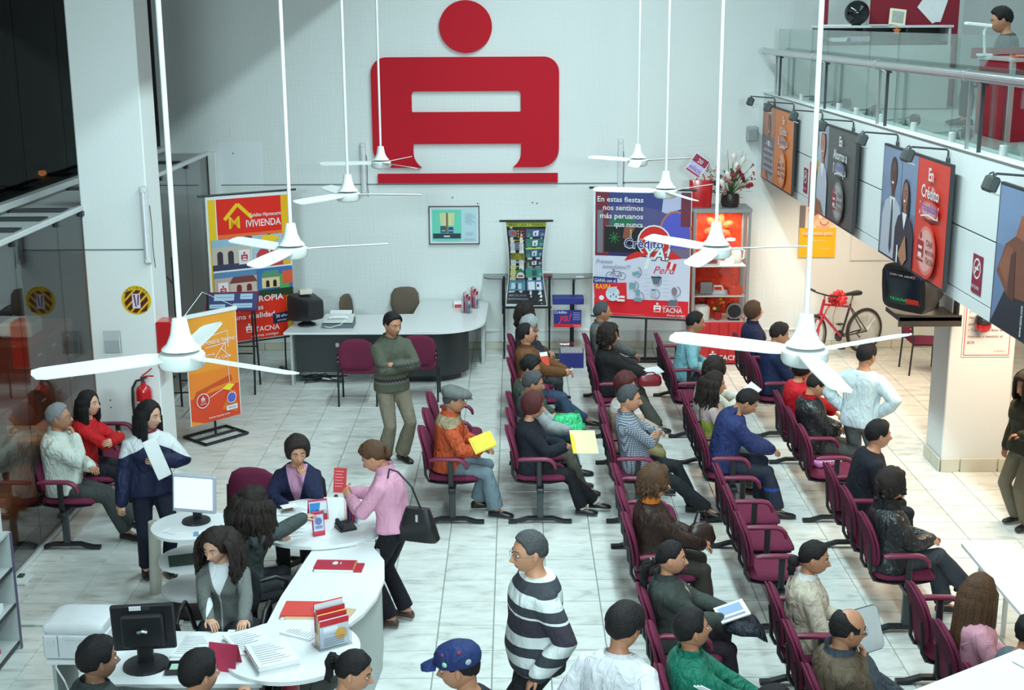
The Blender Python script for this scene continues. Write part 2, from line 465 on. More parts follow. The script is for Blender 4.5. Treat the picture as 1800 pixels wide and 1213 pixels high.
struct(B().box((-6.35, 13.4, 2.97), (2.5, 12, .05)).obj('trim_10', GREYP))
struct(B().box((-7.6, 13.4, 1.48), (.03, 12, 2.96)).obj('wall_left', mat('lobby_wall', (.09, .045, .025), .7, var=.5, vscale=1.5)))
struct(B().box((-5.2, 2.0, ZT/2), (.2, 12, ZT)).obj('wall_left_near', WHITEP))
struct(B().box((-5.0, 19.36, ZT/2), (1.2, .06, ZT)).obj('trim_7', GREYP))

# ---- pillars
pl = struct(B().box((-4.125, 13.765, ZT/2), (.69, .53, ZT), bev=.012).obj('pillar_left', WHITEP), 'white square pillar against the glass partition')
B().box((-4.125, 13.497, 2.52), (.70, .008, .012)).obj('joint_line', GROOVE, pl)
pr = struct(B().box((4.975, 13.95, 1.28), (.70, .55, 2.55), bev=.01).obj('pillar_right', WHITEP), 'white square pillar with tiled foot under the mezzanine')
for (x, y, sx, sy) in ((4.72, 13.655, .20, .02), (5.03, 13.655, .40, .02), (5.30, 13.655, .12, .02), (4.605, 13.80, .02, .27), (4.605, 14.08, .02, .26)):
    B().box((x, y, .075), (sx-.006, sy, .15), bev=.003).obj('skirting_tile', skirt, pr)

# ---- mezzanine: solid deck with a panelled face
struct(B().box((6.4, 7.6, 3.14), (5.4, 23.3, 1.16)).obj('floor_mezzanine', GREYP))
fas = struct(B().box((XM+.07, 7.6, 3.165), (.10, 23.3, 1.21)).obj('wall_mezzanine', GROOVE))
yy = [5.0, 7.6, 10.2, 12.8, 15.4, 18.0, 19.28]
for a, c in zip(yy[:-1], yy[1:]):
    for z0, z1 in ((2.56, 2.665), (2.67, 3.165), (3.175, 3.78)):
        wd = (19.28-5.0)/6
        B().box((XM+.012, (a+c)/2, (z0+z1)/2), (.024, c-a-(.0 if z0 > 3 else 0), z1-z0-.006)).obj('panel', WHITEP, fas)
B().box((XM+.10, 12.2, 3.785), (.24, 14.2, .015), bev=.004).obj('coping', WHITEP, fas)
GUARD = glass_mat('guard_glass', (.64, .76, .72), 1.5)
STEEL = mat('brushed_steel', (.62, .63, .64), .28, metal=1, var=.05)
guard = thing('glass_balustrade', 'clear glass balustrade with steel handrail along the mezzanine edge', 'railing', (0, 0, 0))
gy = [18.85, 18.12, 15.9, 14.02, 12.96, 11.26, 9.6, 7.9, 6.2]
for a, c in zip(gy[:-1], gy[1:]):
    B().box((3.68, (a+c)/2, 4.235), (.012, a-c-.008, .88)).obj('pane', GUARD, guard)
ry = [18.95, 15.78, 13.03, 10.4, 7.8, 5.2]
for a, c in zip(ry[:-1], ry[1:]):
    B().cyl((3.50, a, 4.375), (3.50, c, 4.375), .042, seg=14).obj('handrail', STEEL, guard, 40)
for y in ry[:-1]:
    B().cyl((3.50, y-.02, 4.375), (3.50, y+.02, 4.375), .050, seg=14).obj('rail_collar', STEEL, guard, 40)
for y in (18.33, 15.64, 13.08, 10.42, 7.8):
    for d in (-.14, .14):
        b = B().box((3.585, y+d, 4.08), (.026, .022, .60)).cyl((3.5, y+d, 4.36), (3.62, y+d, 4.30), .012, seg=6)
        b.obj('post', ALUD if d < 0 else STEEL, guard)
for y in (18.5, 17.2, 16.3, 15.2, 14.4, 13.4, 12.3, 11.2, 10.0):
    B().box((3.675, y, 3.83), (.05, .05, .09), bev=.006).obj('glass_clip', ALU, guard)

# ---- dim lobby behind the partition glass: brown sofa and a wooden drawer counter
SOFA = mat('brown_leatherette', (.26, .085, .022), .35, bump=.6, bscale=9, var=.3, vscale=6); WOODR = mat('red_wood', (.30, .06, .018), .4, var=.3, vscale=4)
t = thing('lobby_sofa', 'orange brown padded sofa behind the partition glass, near the picture edge', 'sofa', (-4.98, 11.95, 0))
B().box((0, 0, .25), (.80, 2.0, .34), bev=.08).obj('seat', SOFA, t, 60)
B().box((-.34, 0, .62), (.26, 2.0, .70), bev=.11).obj('backrest', SOFA, t, 60)
for y in (-1.02, 1.02): B().box((0, y, .36), (.82, .22, .62), bev=.09).obj('armrest', SOFA, t, 60)
for x in (-.32, .32):
    for y in (-.9, .9): B().cyl((x, y, 0), (x, y, .10), .03, seg=8).obj('leg', GROOVE, t)
t = thing('lobby_counter', 'red brown wooden counter with drawers behind the partition glass', 'counter', (-6.25, 16.3, 0))
B().box((0, 0, .5), (.7, 1.6, 1.0), bev=.01).obj('body', WOODR, t)
for y in (-.52, 0, .52):
    for z in (.25, .55, .83):
        o = B().box((.355, y, z), (.02, .48, .26), bev=.006).obj('drawer', WOODR, t); B().box((.372, y, z), (.02, .12, .02)).obj('handle', ALU, o)
t = thing('lobby_printer', 'pale printer standing on the wooden counter behind the glass', 'printer', (-6.2, 16.1, 1.0)); B().box((0, 0, .1), (.4, .45, .2), bev=.03).obj('case', WHITEP, t); B().box((.1, 0, .21), (.2, .3, .02)).obj('tray', GREYP, t)
l = area('lobby_lamp', (-5.8, 13.6, 2.85), .6, 3.0, 190, (1.0, .62, .30), 170)
# ================================================================== PEOPLE
REMESH = []          # (object, voxel, smooth passes)
FINISH = []          # (body object, extra geometry, materials) joined after the remesh
_U = np.linspace(-PI, PI, 53)[:-1]
HEAD_PHI = _U - .42*np.sin(_U)
def head_surf(phi, th):
    """numpy head surface; x forward, y to the person's own left, z up; centre at eye level"""
    cx, sx = np.cos(phi), np.sin(phi); ct, st = np.cos(th), np.sin(th)
    dx, dy = ct*cx, ct*sx
    z = .116*st
    x = np.where(dx > 0, .094*dx, .102*dx); y = .0765*dy
    t = np.clip(-z/.116, 0, 1)
    y = y*(1-.30*t**1.6); x = np.where(dx > 0, x*(1-.06*t)+.016*t*np.clip(dx*1.3, 0, 1), x*(1-.42*t**1.3))
    up = np.clip(z/.116, 0, 1); x = np.where(dx > 0, x*(1-.04*up), x)
    fr = np.clip(dx*2.2, 0, 1)
    g = lambda a, s: np.exp(-(a/s)**2)
    hz = np.where(z > -.032, np.clip((.012-z)/.044, 0, 1), np.clip((z+.050)/.018, 0, 1))
    sg = .0085+.006*np.clip((.0-z)/.04, 0, 1)
    x = x + fr*.030*hz*g(y, sg)
    ay = np.abs(y)
    x = x - fr*.0125*g(ay-.031, .016)*g(z-.004, .012)
    x = x + fr*.005*g(ay-.028, .022)*g(z-.023, .008)
    x = x + fr*.006*g(y, .021)*(g(z+.060, .0055)+g(z+.071, .006)) - fr*.004*g(z+.0655, .003)*g(y, .022)
    x = x + fr*.007*g(y, .020)*g(z+.100, .014) + fr*.004*g(ay-.045, .018)*g(z+.018, .018)
    return np.stack([x, y, z], -1)
def head_mesh(b, tf, m_skin=0, m_lip=1):
    th = np.concatenate([np.linspace(-PI/2, -.75, 7)[1:], np.linspace(-.70, .30, 26), np.linspace(.42, PI/2, 9)[:-1]])
    P, T = np.meshgrid(HEAD_PHI, th); S = head_surf(P, T); n = len(HEAD_PHI); o = len(b.v)
    pts = [tf(p) for p in S.reshape(-1, 3)]
    fs = []; ms = []
    for i in range(len(th)-1):
        for j in range(n):
            k = (j+1) % n
            c = (S[i, j]+S[i+1, k])/2
            fs.append([i*n+j, i*n+k, (i+1)*n+k, (i+1)*n+j])
            ms.append(m_lip if (c[0] > .06 and abs(c[1]) < .021 and -.0765 < c[2] < -.0555) else m_skin)
    top = len(pts); pts.append(tf(head_surf(np.array(0.), np.array(PI/2)))); pts.append(tf(head_surf(np.array(0.), np.array(-PI/2))))
    e = (len(th)-1)*n
    for j in range(n):
        k = (j+1) % n
        fs.append([e+j, e+k, top]); ms.append(m_skin); fs.append([k, j, top+1]); ms.append(m_skin)
    for f, m in zip(fs, ms): b.f.append([i+o for i in f]); b.m.append(m); b.c.append(None)
    b.v.extend(pts)
def zh_interp(prof, a):
    for (a0, z0), (a1, z1) in zip(prof[:-1], prof[1:]):
        if a <= a1: return z0+(z1-z0)*smoothstep(a0, a1, a)
    return prof[-1][1]
HAIRLINE = {  # |azimuth| -> lowest z of the hair
    'short': [(0, .074), (35, .070), (55, .050), (72, .0), (82, .0), (98, .012), (112, -.035), (180, -.062)],
    'bob':   [(0, .066), (30, .060), (48, .03), (62, -.055), (85, -.075), (120, -.09), (180, -.10)],
    'fringe':[(0, .040), (35, .034), (50, .0), (62, -.07), (90, -.085), (120, -.095), (180, -.10)],
    'long':  [(0, .076), (25, .066), (45, .040), (60, -.03), (85, -.06), (120, -.09), (180, -.10)],
    'tied':  [(0, .072), (35, .064), (55, .045), (75, .010), (98, .014), (112, -.035), (180, -.070)],
    'bald':  [(0, .200), (45, .200), (62, .045), (72, .0), (82, -.004), (98, .012), (112, -.035), (180, -.060)],
    'recede':[(0, .100), (20, .098), (38, .084), (58, .050), (72, .0), (84, .0), (98, .012), (112, -.035), (180, -.06)],
}
def hair_mesh(style, th, tf, rng, curl=0.0, lift=0.0):
    line = HAIRLINE[style]; n = 60; rows = 17; b = B()
    phis = [-PI+2*PI*k/n for k in range(n)] if style != 'bald' else [(60+240*k/(n-1))*D2R for k in range(n)]
    phis = [p if p <= PI else p-2*PI for p in phis]
    ztop = .108 if style == 'bald' else None
    G = []
    for i in range(rows):
        t = i/(rows-1); ring = []
        for ph in phis:
            zl = zh_interp(line, abs(ph)/D2R)
            zl = min(zl, .112)
            t0 = math.asin(max(-1, min(1, zl/.116)))
            hi = PI/2-.02
            if style == 'bald':
                a = abs(ph)/D2R; hi = max(t0+.02, math.asin(min(1, (.03 + .075*smoothstep(60, 150, a))/.116)))
            ta = t0+(hi-t0)*t
            s = head_surf(np.array(ph), np.array(ta))
            d = Vector((math.cos(ta)*math.cos(ph), math.cos(ta)*math.sin(ph)*1.1, math.sin(ta))).normalized()
            edge = smoothstep(0, .16, t)
            if style == 'bald': edge *= smoothstep(0, .2, 1-t)*smoothstep(60, 72, abs(ph)/D2R)
            nz = noise.noise(Vector(s)*38+Vector((rng, rng*2.1, 0)))
            k = th*(.45+.55*smoothstep(-.2, .6, math.sin(ta)))+lift*max(0, math.sin(ta)) + (curl*nz if curl else .0048*nz)
            if style in ('bob', 'fringe', 'long') and abs(ph) > .9: k += .006
            p = Vector(s)+d*(k*edge+.0015-.006*(1-edge))
            ring.append(tf(p))
        G.append(ring)
    b.loft(G, cap=False, closed=style != 'bald')
    if style != 'bald':
        b.f.append([len(b.v)-n+j for j in range(n)]); b.m.append(0); b.c.append(None)
    else:
        pass
    return b
def lock(b, tf, p0, d0, length, r, rng, wave=.0, seg=6, drop=(0, 0, -1), out=.0, k=5, up=(0, 0, 0)):
    """one tapering lock of hair, from a head-frame root, hanging in the person's frame"""
    a = tf(p0); d = tf(Vector(p0)+Vector(d0)*.02)-a; d = unit(d); pts = [a]; R = [r*.8]
    n = seg; g = Vector(drop)
    for i in range(1, n+1):
        t = i/n
        q = min(1, t*(2.2 if wave else 4.5)); dirv = unit(d*(1-q)+g*q+Vector(up)*t)
        a = a+dirv*length/n
        wv = Vector((math.sin(rng*9+t*11), math.cos(rng*7+t*12), 0))*wave*t if wave else Vector()
        pts.append(a+wv); R.append(r*(1-.15*t if i < n else .25))
    b.tube(pts, R, k)
def cloth(key, color, rough=.82, kind='plain', c2=None, c3=None, **kw):
    """cloth with folds and a woven or printed pattern, laid out in the wearer's own frame"""
    if key in _MATS: return _MATS[key]
    m, nt, b = _nt(key)
    tc = N(nt, 'ShaderNodeTexCoord'); sep = N(nt, 'ShaderNodeSeparateXYZ'); L(nt, tc.outputs['Object'], sep.inputs[0])
    X, Y, Z = sep.outputs
    def M(op, a, b_=None, c_=None):
        n = N(nt, 'ShaderNodeMath', operation=op)
        for i, q in enumerate((a, b_, c_)):
            if q is None: continue
            if isinstance(q, (int, float)): n.inputs[i].default_value = q
            else: L(nt, q, n.inputs[i])
        return n.outputs[0]
    def mixc(f, a, c_):
        n = N(nt, 'ShaderNodeMix', data_type='RGBA')
        L(nt, f, n.inputs[0])
        for i, q in ((6, a), (7, c_)):
            if isinstance(q, tuple): n.inputs[i].default_value = rgb(q)
            else: L(nt, q, n.inputs[i])
        return n.outputs[2]
    no = N(nt, 'ShaderNodeTexNoise'); no.inputs['Scale'].default_value = 9; no.inputs['Detail'].default_value = 4
    L(nt, tc.outputs['Object'], no.inputs['Vector'])
    base = mixc(no.outputs['Fac'], tuple(c*.86 for c in color), tuple(min(1, c*1.12) for c in color))
    if kind == 'check':
        s = kw.get('s', .022)
        ang = M('ADD', M('MULTIPLY', X, .8), M('MULTIPLY', Y, .9))
        u = M('PINGPONG', M('DIVIDE', ang, s), .5); v = M('PINGPONG', M('DIVIDE', Z, s), .5)
        f = M('ADD', M('GREATER_THAN', u, .25), M('GREATER_THAN', v, .25))
        base = mixc(M('MULTIPLY', f, .5), base, c2)
    elif kind == 'stripes':
        z0, per = kw['z0'], kw['per']
        q = M('FRACT', M('DIVIDE', M('SUBTRACT', M('ADD', Z, M('MULTIPLY', X, kw.get('slant', 0))), z0), per))
        base = mixc(M('GREATER_THAN', q, .46), base, c2)
        if c3:
            inb = M('MULTIPLY', M('GREATER_THAN', Z, kw['b0']), M('LESS_THAN', Z, kw['b1']))
            base = mixc(inb, base, c3)
    elif kind == 'bands':
        for z0, z1, cc in kw['bands']:
            zz = M('MULTIPLY', M('PINGPONG', M('MULTIPLY', M('ADD', X, Y), kw.get('zig', 14)), .5), kw.get('amp', .05)) if kw.get('zig') else None
            zv = M('ADD', Z, zz) if zz is not None else Z
            f = M('MULTIPLY', M('GREATER_THAN', zv, z0), M('LESS_THAN', zv, z1)); base = mixc(f, base, cc)
    elif kind == 'yoke':      # second colour above a height (shoulders), optionally only away from the front
        f = M('GREATER_THAN', M('ADD', Z, M('MULTIPLY', M('ABSOLUTE', Y), kw.get('k', 0))), kw['z'])
        if 'x' in kw: f = M('MULTIPLY', f, M('LESS_THAN', X, kw['x']))
        base = mixc(f, base, c2)
    elif kind == 'vneck':     # open neck showing the blouse
        w_ = M('MULTIPLY', M('SUBTRACT', Z, kw['z0']), kw.get('k', .35))
        f = M('MULTIPLY', M('LESS_THAN', M('ABSOLUTE', Y), w_), M('GREATER_THAN', X, kw.get('x', 0)))
        base = mixc(f, base, c2)
        if c3:
            f2 = M('MULTIPLY', M('LESS_THAN', M('ABSOLUTE', M('ADD', Y, kw.get('yo', 0))), .006), M('GREATER_THAN', X, kw.get('x', 0)))
            f2 = M('MULTIPLY', f2, M('LESS_THAN', Z, kw['z0'])); base = mixc(f2, base, c3)
    elif kind == 'dots':
        vo = N(nt, 'ShaderNodeTexVoronoi'); vo.inputs['Scale'].default_value = kw.get('s', 60); L(nt, tc.outputs['Object'], vo.inputs['Vector'])
        base = mixc(M('LESS_THAN', vo.outputs['Distance'], .3), base, c2)
    elif kind == 'marl':
        n5 = N(nt, 'ShaderNodeTexNoise'); n5.inputs['Scale'].default_value = kw.get('s', 55); n5.inputs['Detail'].default_value = 2
        L(nt, tc.outputs['Object'], n5.inputs['Vector']); base = mixc(M('GREATER_THAN', n5.outputs['Fac'], .52), base, c2)
    L(nt, base, b.inputs['Base Color']); b.inputs['Roughness'].default_value = rough
    b.inputs['Specular IOR Level'].default_value = kw.get('spec', .25)
    n2 = N(nt, 'ShaderNodeTexNoise'); n2.inputs['Scale'].default_value = kw.get('fold', 13); n2.inputs['Detail'].default_value = 3; n2.inputs['Distortion'].default_value = .8
    mp = N(nt, 'ShaderNodeMapping'); mp.inputs['Scale'].default_value = (1, 1, .55)
    L(nt, tc.outputs['Object'], mp.inputs['Vector']); L(nt, mp.outputs[0], n2.inputs['Vector'])
    bp = N(nt, 'ShaderNodeBump'); bp.inputs['Strength'].default_value = kw.get('bump', .55); bp.inputs['Distance'].default_value = .055
    L(nt, n2.outputs['Fac'], bp.inputs['Height']); L(nt, bp.outputs['Normal'], b.inputs['Normal'])
    _MATS[key] = m
    return m
SKIN = [mat('skin_%s' % n, c, .48, var=.06, vscale=30, bump=.04, bscale=120) for n, c in
        (('a', (.54, .255, .150)), ('b', (.45, .205, .115)), ('c', (.28, .14, .085)), ('d', (.62, .335, .225)))]
LIPS = [mat('lips_%s' % n, c, .42) for n, c in (('a', (.36, .13, .11)), ('b', (.28, .10, .085)), ('c', (.19, .075, .06)), ('d', (.42, .12, .12)))]
def hairm(name, c, rough=.55):
    return mat('hair_'+name, c, rough, var=.45, vscale=70, bump=.5, bscale=110, spec=.22)
HAIR = dict(black=hairm('black', (.012, .010, .011)), dark=hairm('dark', (.022, .015, .013)), brown=hairm('brown', (.085, .042, .022), .5), auburn=hairm('auburn', (.085, .020, .020)),
            grey=hairm('grey', (.24, .25, .26), .6), silver=hairm('silver', (.30, .32, .325), .6), pepper=hairm('pepper', (.065, .067, .072), .55))
EYEW = mat('eye_white', (.46, .43, .41), .3); EYED = mat('eye_iris', (.02, .012, .008), .12)
LEATHER = mat('black_shoe_leather', (.014, .013, .014), .3, bump=.1, bscale=40); BROWNL = mat('brown_shoe_leather', (.07, .035, .028), .4)
SPEC = mat('spectacle_wire', (.10, .095, .09), .3, metal=.8)

MALE = [(-.115, .10, .075, .0), (-.07, .158, .112, 0), (0, .166, .118, 0), (.07, .156, .110, .002), (.15, .148, .102, .004), (.24, .155, .104, .008), (.33, .168, .112, .010), (.40, .172, .112, .006),
        (.445, .158, .098, -.002), (.485, .112, .078, -.008), (.515, .074, .062, -.008), (.535, .060, .058, -.004)]
FEMALE = [(-.115, .10, .08, 0), (-.07, .166, .118, 0), (0, .174, .122, -.004), (.07, .156, .108, 0), (.15, .134, .096, .004), (.24, .140, .102, .010), (.32, .152, .124, .020), (.385, .157, .114, .012),
          (.43, .145, .094, -.002), (.47, .100, .070, -.008), (.505, .064, .055, -.008), (.535, .052, .050, -.004)]
def ik(a, c, l1, l2, pole):
    a, c = Vector(a), Vector(c); d = c-a; L_ = min(d.length, (l1+l2)*.995); u = unit(d); c = a+u*L_
    x = (l1*l1-l2*l2+L_*L_)/(2*L_); h = math.sqrt(max(0, l1*l1-x*x))
    p = Vector(pole); p = unit(p-u*p.dot(u))
    return a+u*x+p*h, c
class Fig: pass
def person(label, loc, rot=0, s=.95, sex='m', skin=0, hair='short', hc='black', hth=None, curl=0, top=None, tth=.016, hem=-.05, bottom=None, hemr=.058, shoe=LEATHER,
           pelvis=(-.09, 0, .545), lean=(-9, -7), twist=0, head=(0, 0), roll=0, hl=None, hr=None, fl=None, fr=None, kl=None, kr=None, belly=0, sleeve=1.0, group=None, glasses=False,
           collar=None, name='person', locks=None, cat='person', curlhand=.55, handl=None, handr=None, skirt=None, legs=True, hoff=(0, 0, 0), rng=None, bare=False, sock=None):
    """one clothed figure: x forward, y to its own left; hl/hr = (wrist, elbow pole), fl/fr = (ankle, toe yaw), kl/kr = knee pole"""
    tth = tth+.008 if tth > .022 else tth
    rng = rng if rng is not None else (hash(label) % 97)/7.0
    rng = (sum(ord(c)*(i+1) for i, c in enumerate(label)) % 977)/31.0
    root = thing(name, label, cat, loc, rot, group)
    prof = MALE if sex == 'm' else FEMALE
    R = Fig(); R.root = root
    # --- spine
    def frame(h):
        """position and axes at height h*s above the pelvis"""
        p = Vector(pelvis); n = 24; yaw = pitch = 0
        for i in range(n):
            hh = h*(i+.5)/n
            q = smoothstep(.02, .45, hh); pitch = (lean[0]+(lean[1]-lean[0])*q)*D2R; yaw = twist*D2R*q
            upv = Vector((math.sin(pitch)*math.cos(yaw), math.sin(pitch)*math.sin(yaw), math.cos(pitch)))
            p = p+upv*(h*s/n)
        fw = Vector((math.cos(pitch)*math.cos(yaw), math.cos(pitch)*math.sin(yaw), -math.sin(pitch)))
        lt = Vector((-math.sin(yaw), math.cos(yaw), 0))
        return p, fw, lt, (upv if h else Vector((0, 0, 1)))
    FR = {h: frame(h) for h, _, _, _ in prof}
    def torso(b, infl, h0=-9, h1=9, bel=0, n=18, flare=0):
        rings = []
        for h, a, d, off in prof:
            if h < h0-1e-6 or h > h1+1e-6: continue
            p, fw, lt, _ = FR[h]
            extra = bel*math.exp(-((h-.10)/.13)**2)
            ii = infl+(flare if h == h0 or h < 0 else 0)
            ring = []
            for k in range(n):
                c, sn = math.cos(2*PI*k/n), math.sin(2*PI*k/n)
                cc = math.copysign(abs(c)**.85, c); ss = math.copysign(abs(sn)**.85, sn)
                fx = (d*s+ii)*cc + (extra*max(0, c)) + off*s
                ring.append(p+fw*fx+lt*((a*s+ii)*ss))
            rings.append(ring)
        b.loft(rings)
    # --- legs
    LG = {}
    for side, spec, kp in ((1, fl, kl), (-1, fr, kr)):
        hip = Vector(pelvis)+Vector((0, side*.088*s, -.03*s))
        if spec is None:
            spec = ((pelvis[0]+.43*s, side*.105, .085), side*8) if pelvis[2] < .75 else ((pelvis[0]-.01+side*.03, side*.095, .085), side*7)
        kn, an = ik(hip, spec[0], .425*s, (.405 if pelvis[2] < .75 else .43)*s, kp or (1, side*.12, .75))
        LG[side] = (hip, kn, an, spec[1])
    def arm_tubes(b, infl, f=1.0):
        for side, (sh, el, wr) in arms.items():
            i = infl; k = s if sex == 'm' else s*.9
            w2 = el+(wr-el)*f
            inn = sh+(pS-sh)*.28
            b.tube([inn-uS*.01, sh-uS*.012, sh+(el-sh)*.5, el, el+(w2-el)*.35, w2], [.050*k+i, .053*k+i, .044*k+i, .038*k+i, .039*k+i, (.028 if f > .9 else .034)*k+i*.9], 12, round_cap=True)
    def leg_tubes(b, infl, hm=None):
        for side, (hip, kn, an, ty) in LG.items():
            k = s; r = [.084*k, .076*k, .056*k, .054*k, .036*k]
            if hm is None: b.tube([hip, hip+(kn-hip)*.45, kn, kn+(an-kn)*.35, an], [q+infl for q in r], 12, round_cap=True)
            else:
                e = kn+(an-kn)*.97
                b.tube([hip, hip+(kn-hip)*.45, kn, kn+(an-kn)*.4, kn+(an-kn)*.8, e], [.086*k+infl, .078*k+infl, .060*k+infl, max(.056*k+infl, hm*.95), hm, hm], 12, round_cap=False)
                b.ball(kn, .058*k+infl, 12, 8)
            b.ball(hip, (.088*k+infl, .088*k+infl, .088*k+infl), 12, 8)
    # --- head frame
    pN, fN, lN, uN = frame(.53); hy, hp = head[0]*D2R, head[1]*D2R
    by = math.atan2(fN.y, fN.x)+hy
    fwd = Vector((math.cos(by)*math.cos(hp), math.sin(by)*math.cos(hp), -math.sin(hp)))
    upv = Vector((math.cos(by)*math.sin(hp), math.sin(by)*math.sin(hp), math.cos(hp)))
    lat = upv.cross(fwd)
    if roll:
        q = Matrix.Rotation(roll*D2R, 3, fwd); upv = q @ upv; lat = q @ lat
    hs = 1.09*(.5+.5*s) if sex == 'm' else 1.07*(.5+.5*s)
    base = pN+uN*.002*s
    HC = base+upv*.118*hs+fwd*.022*hs+Vector(hoff)
    def tf(p): return HC+(fwd*p[0]+lat*p[1]+upv*p[2])*hs
    # --- arms
    pS, fS, lS, uS = frame(.425 if sex == 'm' else .412)
    sw = (.166 if sex == 'm' else .146)*s; arms = {}
    for side, spec in ((1, hl), (-1, hr)):
        sh = pS+lS*side*sw+uS*.0
        if spec is None:
            spec = ((pelvis[0]+.27*s, side*.10, pelvis[2]+.115), (-.3, side*.7, -.6)) if pelvis[2] < .75 else ((pelvis[0]+.04, side*.24*s, pelvis[2]-.06), (-.8, side*.4, 0))
        if spec == 'chin':
            spec = (tf((.118, side*.035, -.185)), fS*.35-uS*.85+lS*side*.55); q = tf((.095, side*.004, -.07))-spec[0]
            if side == 1: handl = handl or dict(d=q, n=tf((0, 0, -.07))-tf((.1, 0, -.07)), curl=.6)
            else: handr = handr or dict(d=q, n=tf((0, 0, -.07))-tf((.1, 0, -.07)), curl=.6)
        el, wr = ik(sh, spec[0], .285*s, .245*s, spec[1])
        arms[side] = (sh, el, wr)
    R.tf, R.HC, R.arms, R.legs, R.frame = tf, HC, arms, LG, frame
    # --- body: torso, limbs and neck fused into one skin; head and fingers are joined onto it
    b = B(); torso(b, 0, n=14, bel=belly*.8); arm_tubes(b, 0)
    if legs:
        leg_tubes(b, 0)
        for side, (hip, kn, an, ty) in LG.items():
            d = Vector((math.cos(ty*D2R), math.sin(ty*D2R), 0))
            if not bare: b.tube([an-d*.02, an+d*.07*s-V(0, 0, .035)], [.036*s, .03*s], 8, round_cap=True)
    nk = pN-uN*.05*s
    b.tube([nk, pN+uN*.02*s, tf((-.028, 0, -.045))], [.060*s, .054*s if sex == 'm' else .046*s, .054*hs if sex == 'm' else .047*hs], 12)
    b.ball(tf((-.008, 0, .005)), .068*hs, 12, 8)
    body = b.obj('body', [SKIN[skin], LIPS[skin]], root); REMESH.append((body, .019, 3))
    e = B(); head_mesh(e, tf)
    for sd in (1, -1):
        rot = Matrix((fwd, lat, upv)).transposed() @ Matrix.Rotation(-sd*.35, 3, 'Z') @ Matrix.Rotation(-.15, 3, 'Y')
        e.ball(tf((-.006, sd*.0765, -.006)), (.017*hs, .008*hs, .031*hs), 10, 8, rot=rot)
    for side, (sh, el, wr) in arms.items():
        hspec = handl if side == 1 else handr
        d = unit(wr-el); nn = Vector((0, 0, -1)); cu = curlhand
        if hspec:
            if hspec.get('d'): d = unit(hspec['d'])
            if hspec.get('n'): nn = Vector(hspec['n'])
            cu = hspec.get('curl', cu)
        hand_mesh(e, wr, d, nn, side, s*(.97 if sex == 'm' else .9), cu)
    FINISH.append((body, e))
    # --- clothes
    if top:
        b = B(); torso(b, tth, h0=hem if hem in FR else prof[1][0], h1=.515 if sex == 'm' else .505, bel=belly, flare=.006)
        if hem < -.1:
            ring = []
            p0, fw, lt, up = frame(0)
            rr = []
            for q, ex in ((0.02, .0), (-.06, .012), (hem+.02, .02), (hem, .016)):
                if pelvis[2] > .75: pc = Vector(pelvis)+V(0, 0, q*s); rr.append([pc+fw*((.118*s+tth+ex)*math.cos(2*PI*k/18))+lt*((.17*s+tth+ex)*math.sin(2*PI*k/18)) for k in range(18)])
            if rr: b.loft(rr)
        arm_tubes(b, tth*.85, sleeve)
        o = b.obj('top', top, root); REMESH.append((o, .0145, 4)); R.top = o
    if bottom and legs:
        b = B()
        rings = []
        for h, a, d, off in prof[0:4]:
            p, fw, lt, _ = FR[h]; rings.append([p+fw*((d*s+.009+belly*.5*max(0, math.cos(2*PI*k/16))*(h > -.05))*math.cos(2*PI*k/16))+lt*((a*s+.009)*math.sin(2*PI*k/16)) for k in range(16)])
        b.loft(rings); leg_tubes(b, .010, hemr*s)
        if skirt:
            hipc = Vector(pelvis); kc = (LG[1][1]+LG[-1][1])/2
            b.tube([hipc, (hipc+kc)/2, kc+(kc-hipc)*.05], [.17*s, .165*s, .15*s], 16)
        o = b.obj('trousers' if not skirt else 'skirt', bottom, root); REMESH.append((o, .0150, 4)); R.bot = o
    if legs:
        for side, (hip, kn, an, ty) in LG.items():
            shin = unit(an-kn); pitch = 0.0
            d = Vector((math.cos(ty*D2R), math.sin(ty*D2R), 0))
            if an.z > .16:      # foot in the air hangs across the shin
                d = unit(d-Vector((0, 0, .30)))
            shoe_mesh(an, d, s if sex == 'm' else s*.9, sex).obj('shoe', [shoe], root, 50)
            if sock: B().tube([an+(kn-an)*.16, an-V(0, 0, .01)+d*.01], [.043*s, .040*s], 12).obj('sock', sock, root, 60)
    # --- hair, eyes and brows
    st = hair
    if st:
        th = hth if hth is not None else {'short': .019, 'bob': .030, 'fringe': .030, 'long': .020, 'tied': .009, 'bald': .009, 'recede': .012}[st]
        b = hair_mesh(st, th, tf, rng, curl)
        rnd = random.Random(int(rng*1000))
        if locks:
            locks(b, tf, rnd, R)
        b.obj('hair', HAIR[hc], root, 70)
    for sd in (1, -1):
        b = B(); b.ball((.079, sd*.0305, .0035), (.0112, .0128, .0066), 12, 8)
        b.ball((.0880, sd*.0305, .0035), (.0040, .0056, .0056), 10, 6, m=1)
        b.v = [tuple(tf(p)) for p in b.v]; b.obj('eye', [EYEW, EYED], root, 80)
        b = B(); pts = []
        for q in (0, .35, .7, 1):
            yv = .012+.036*q; zv = .026+.006*math.sin(q*PI*.85)-.003*q
            pts.append(tf((.0935-.020*q*q-.0015, sd*yv, zv)))
        b.tube(pts, [.0025*hs, .0034*hs, .003*hs, .0012*hs], 6); b.obj('eyebrow', HAIR[hc if hc not in ('silver', 'auburn') else 'pepper'], root, 80)
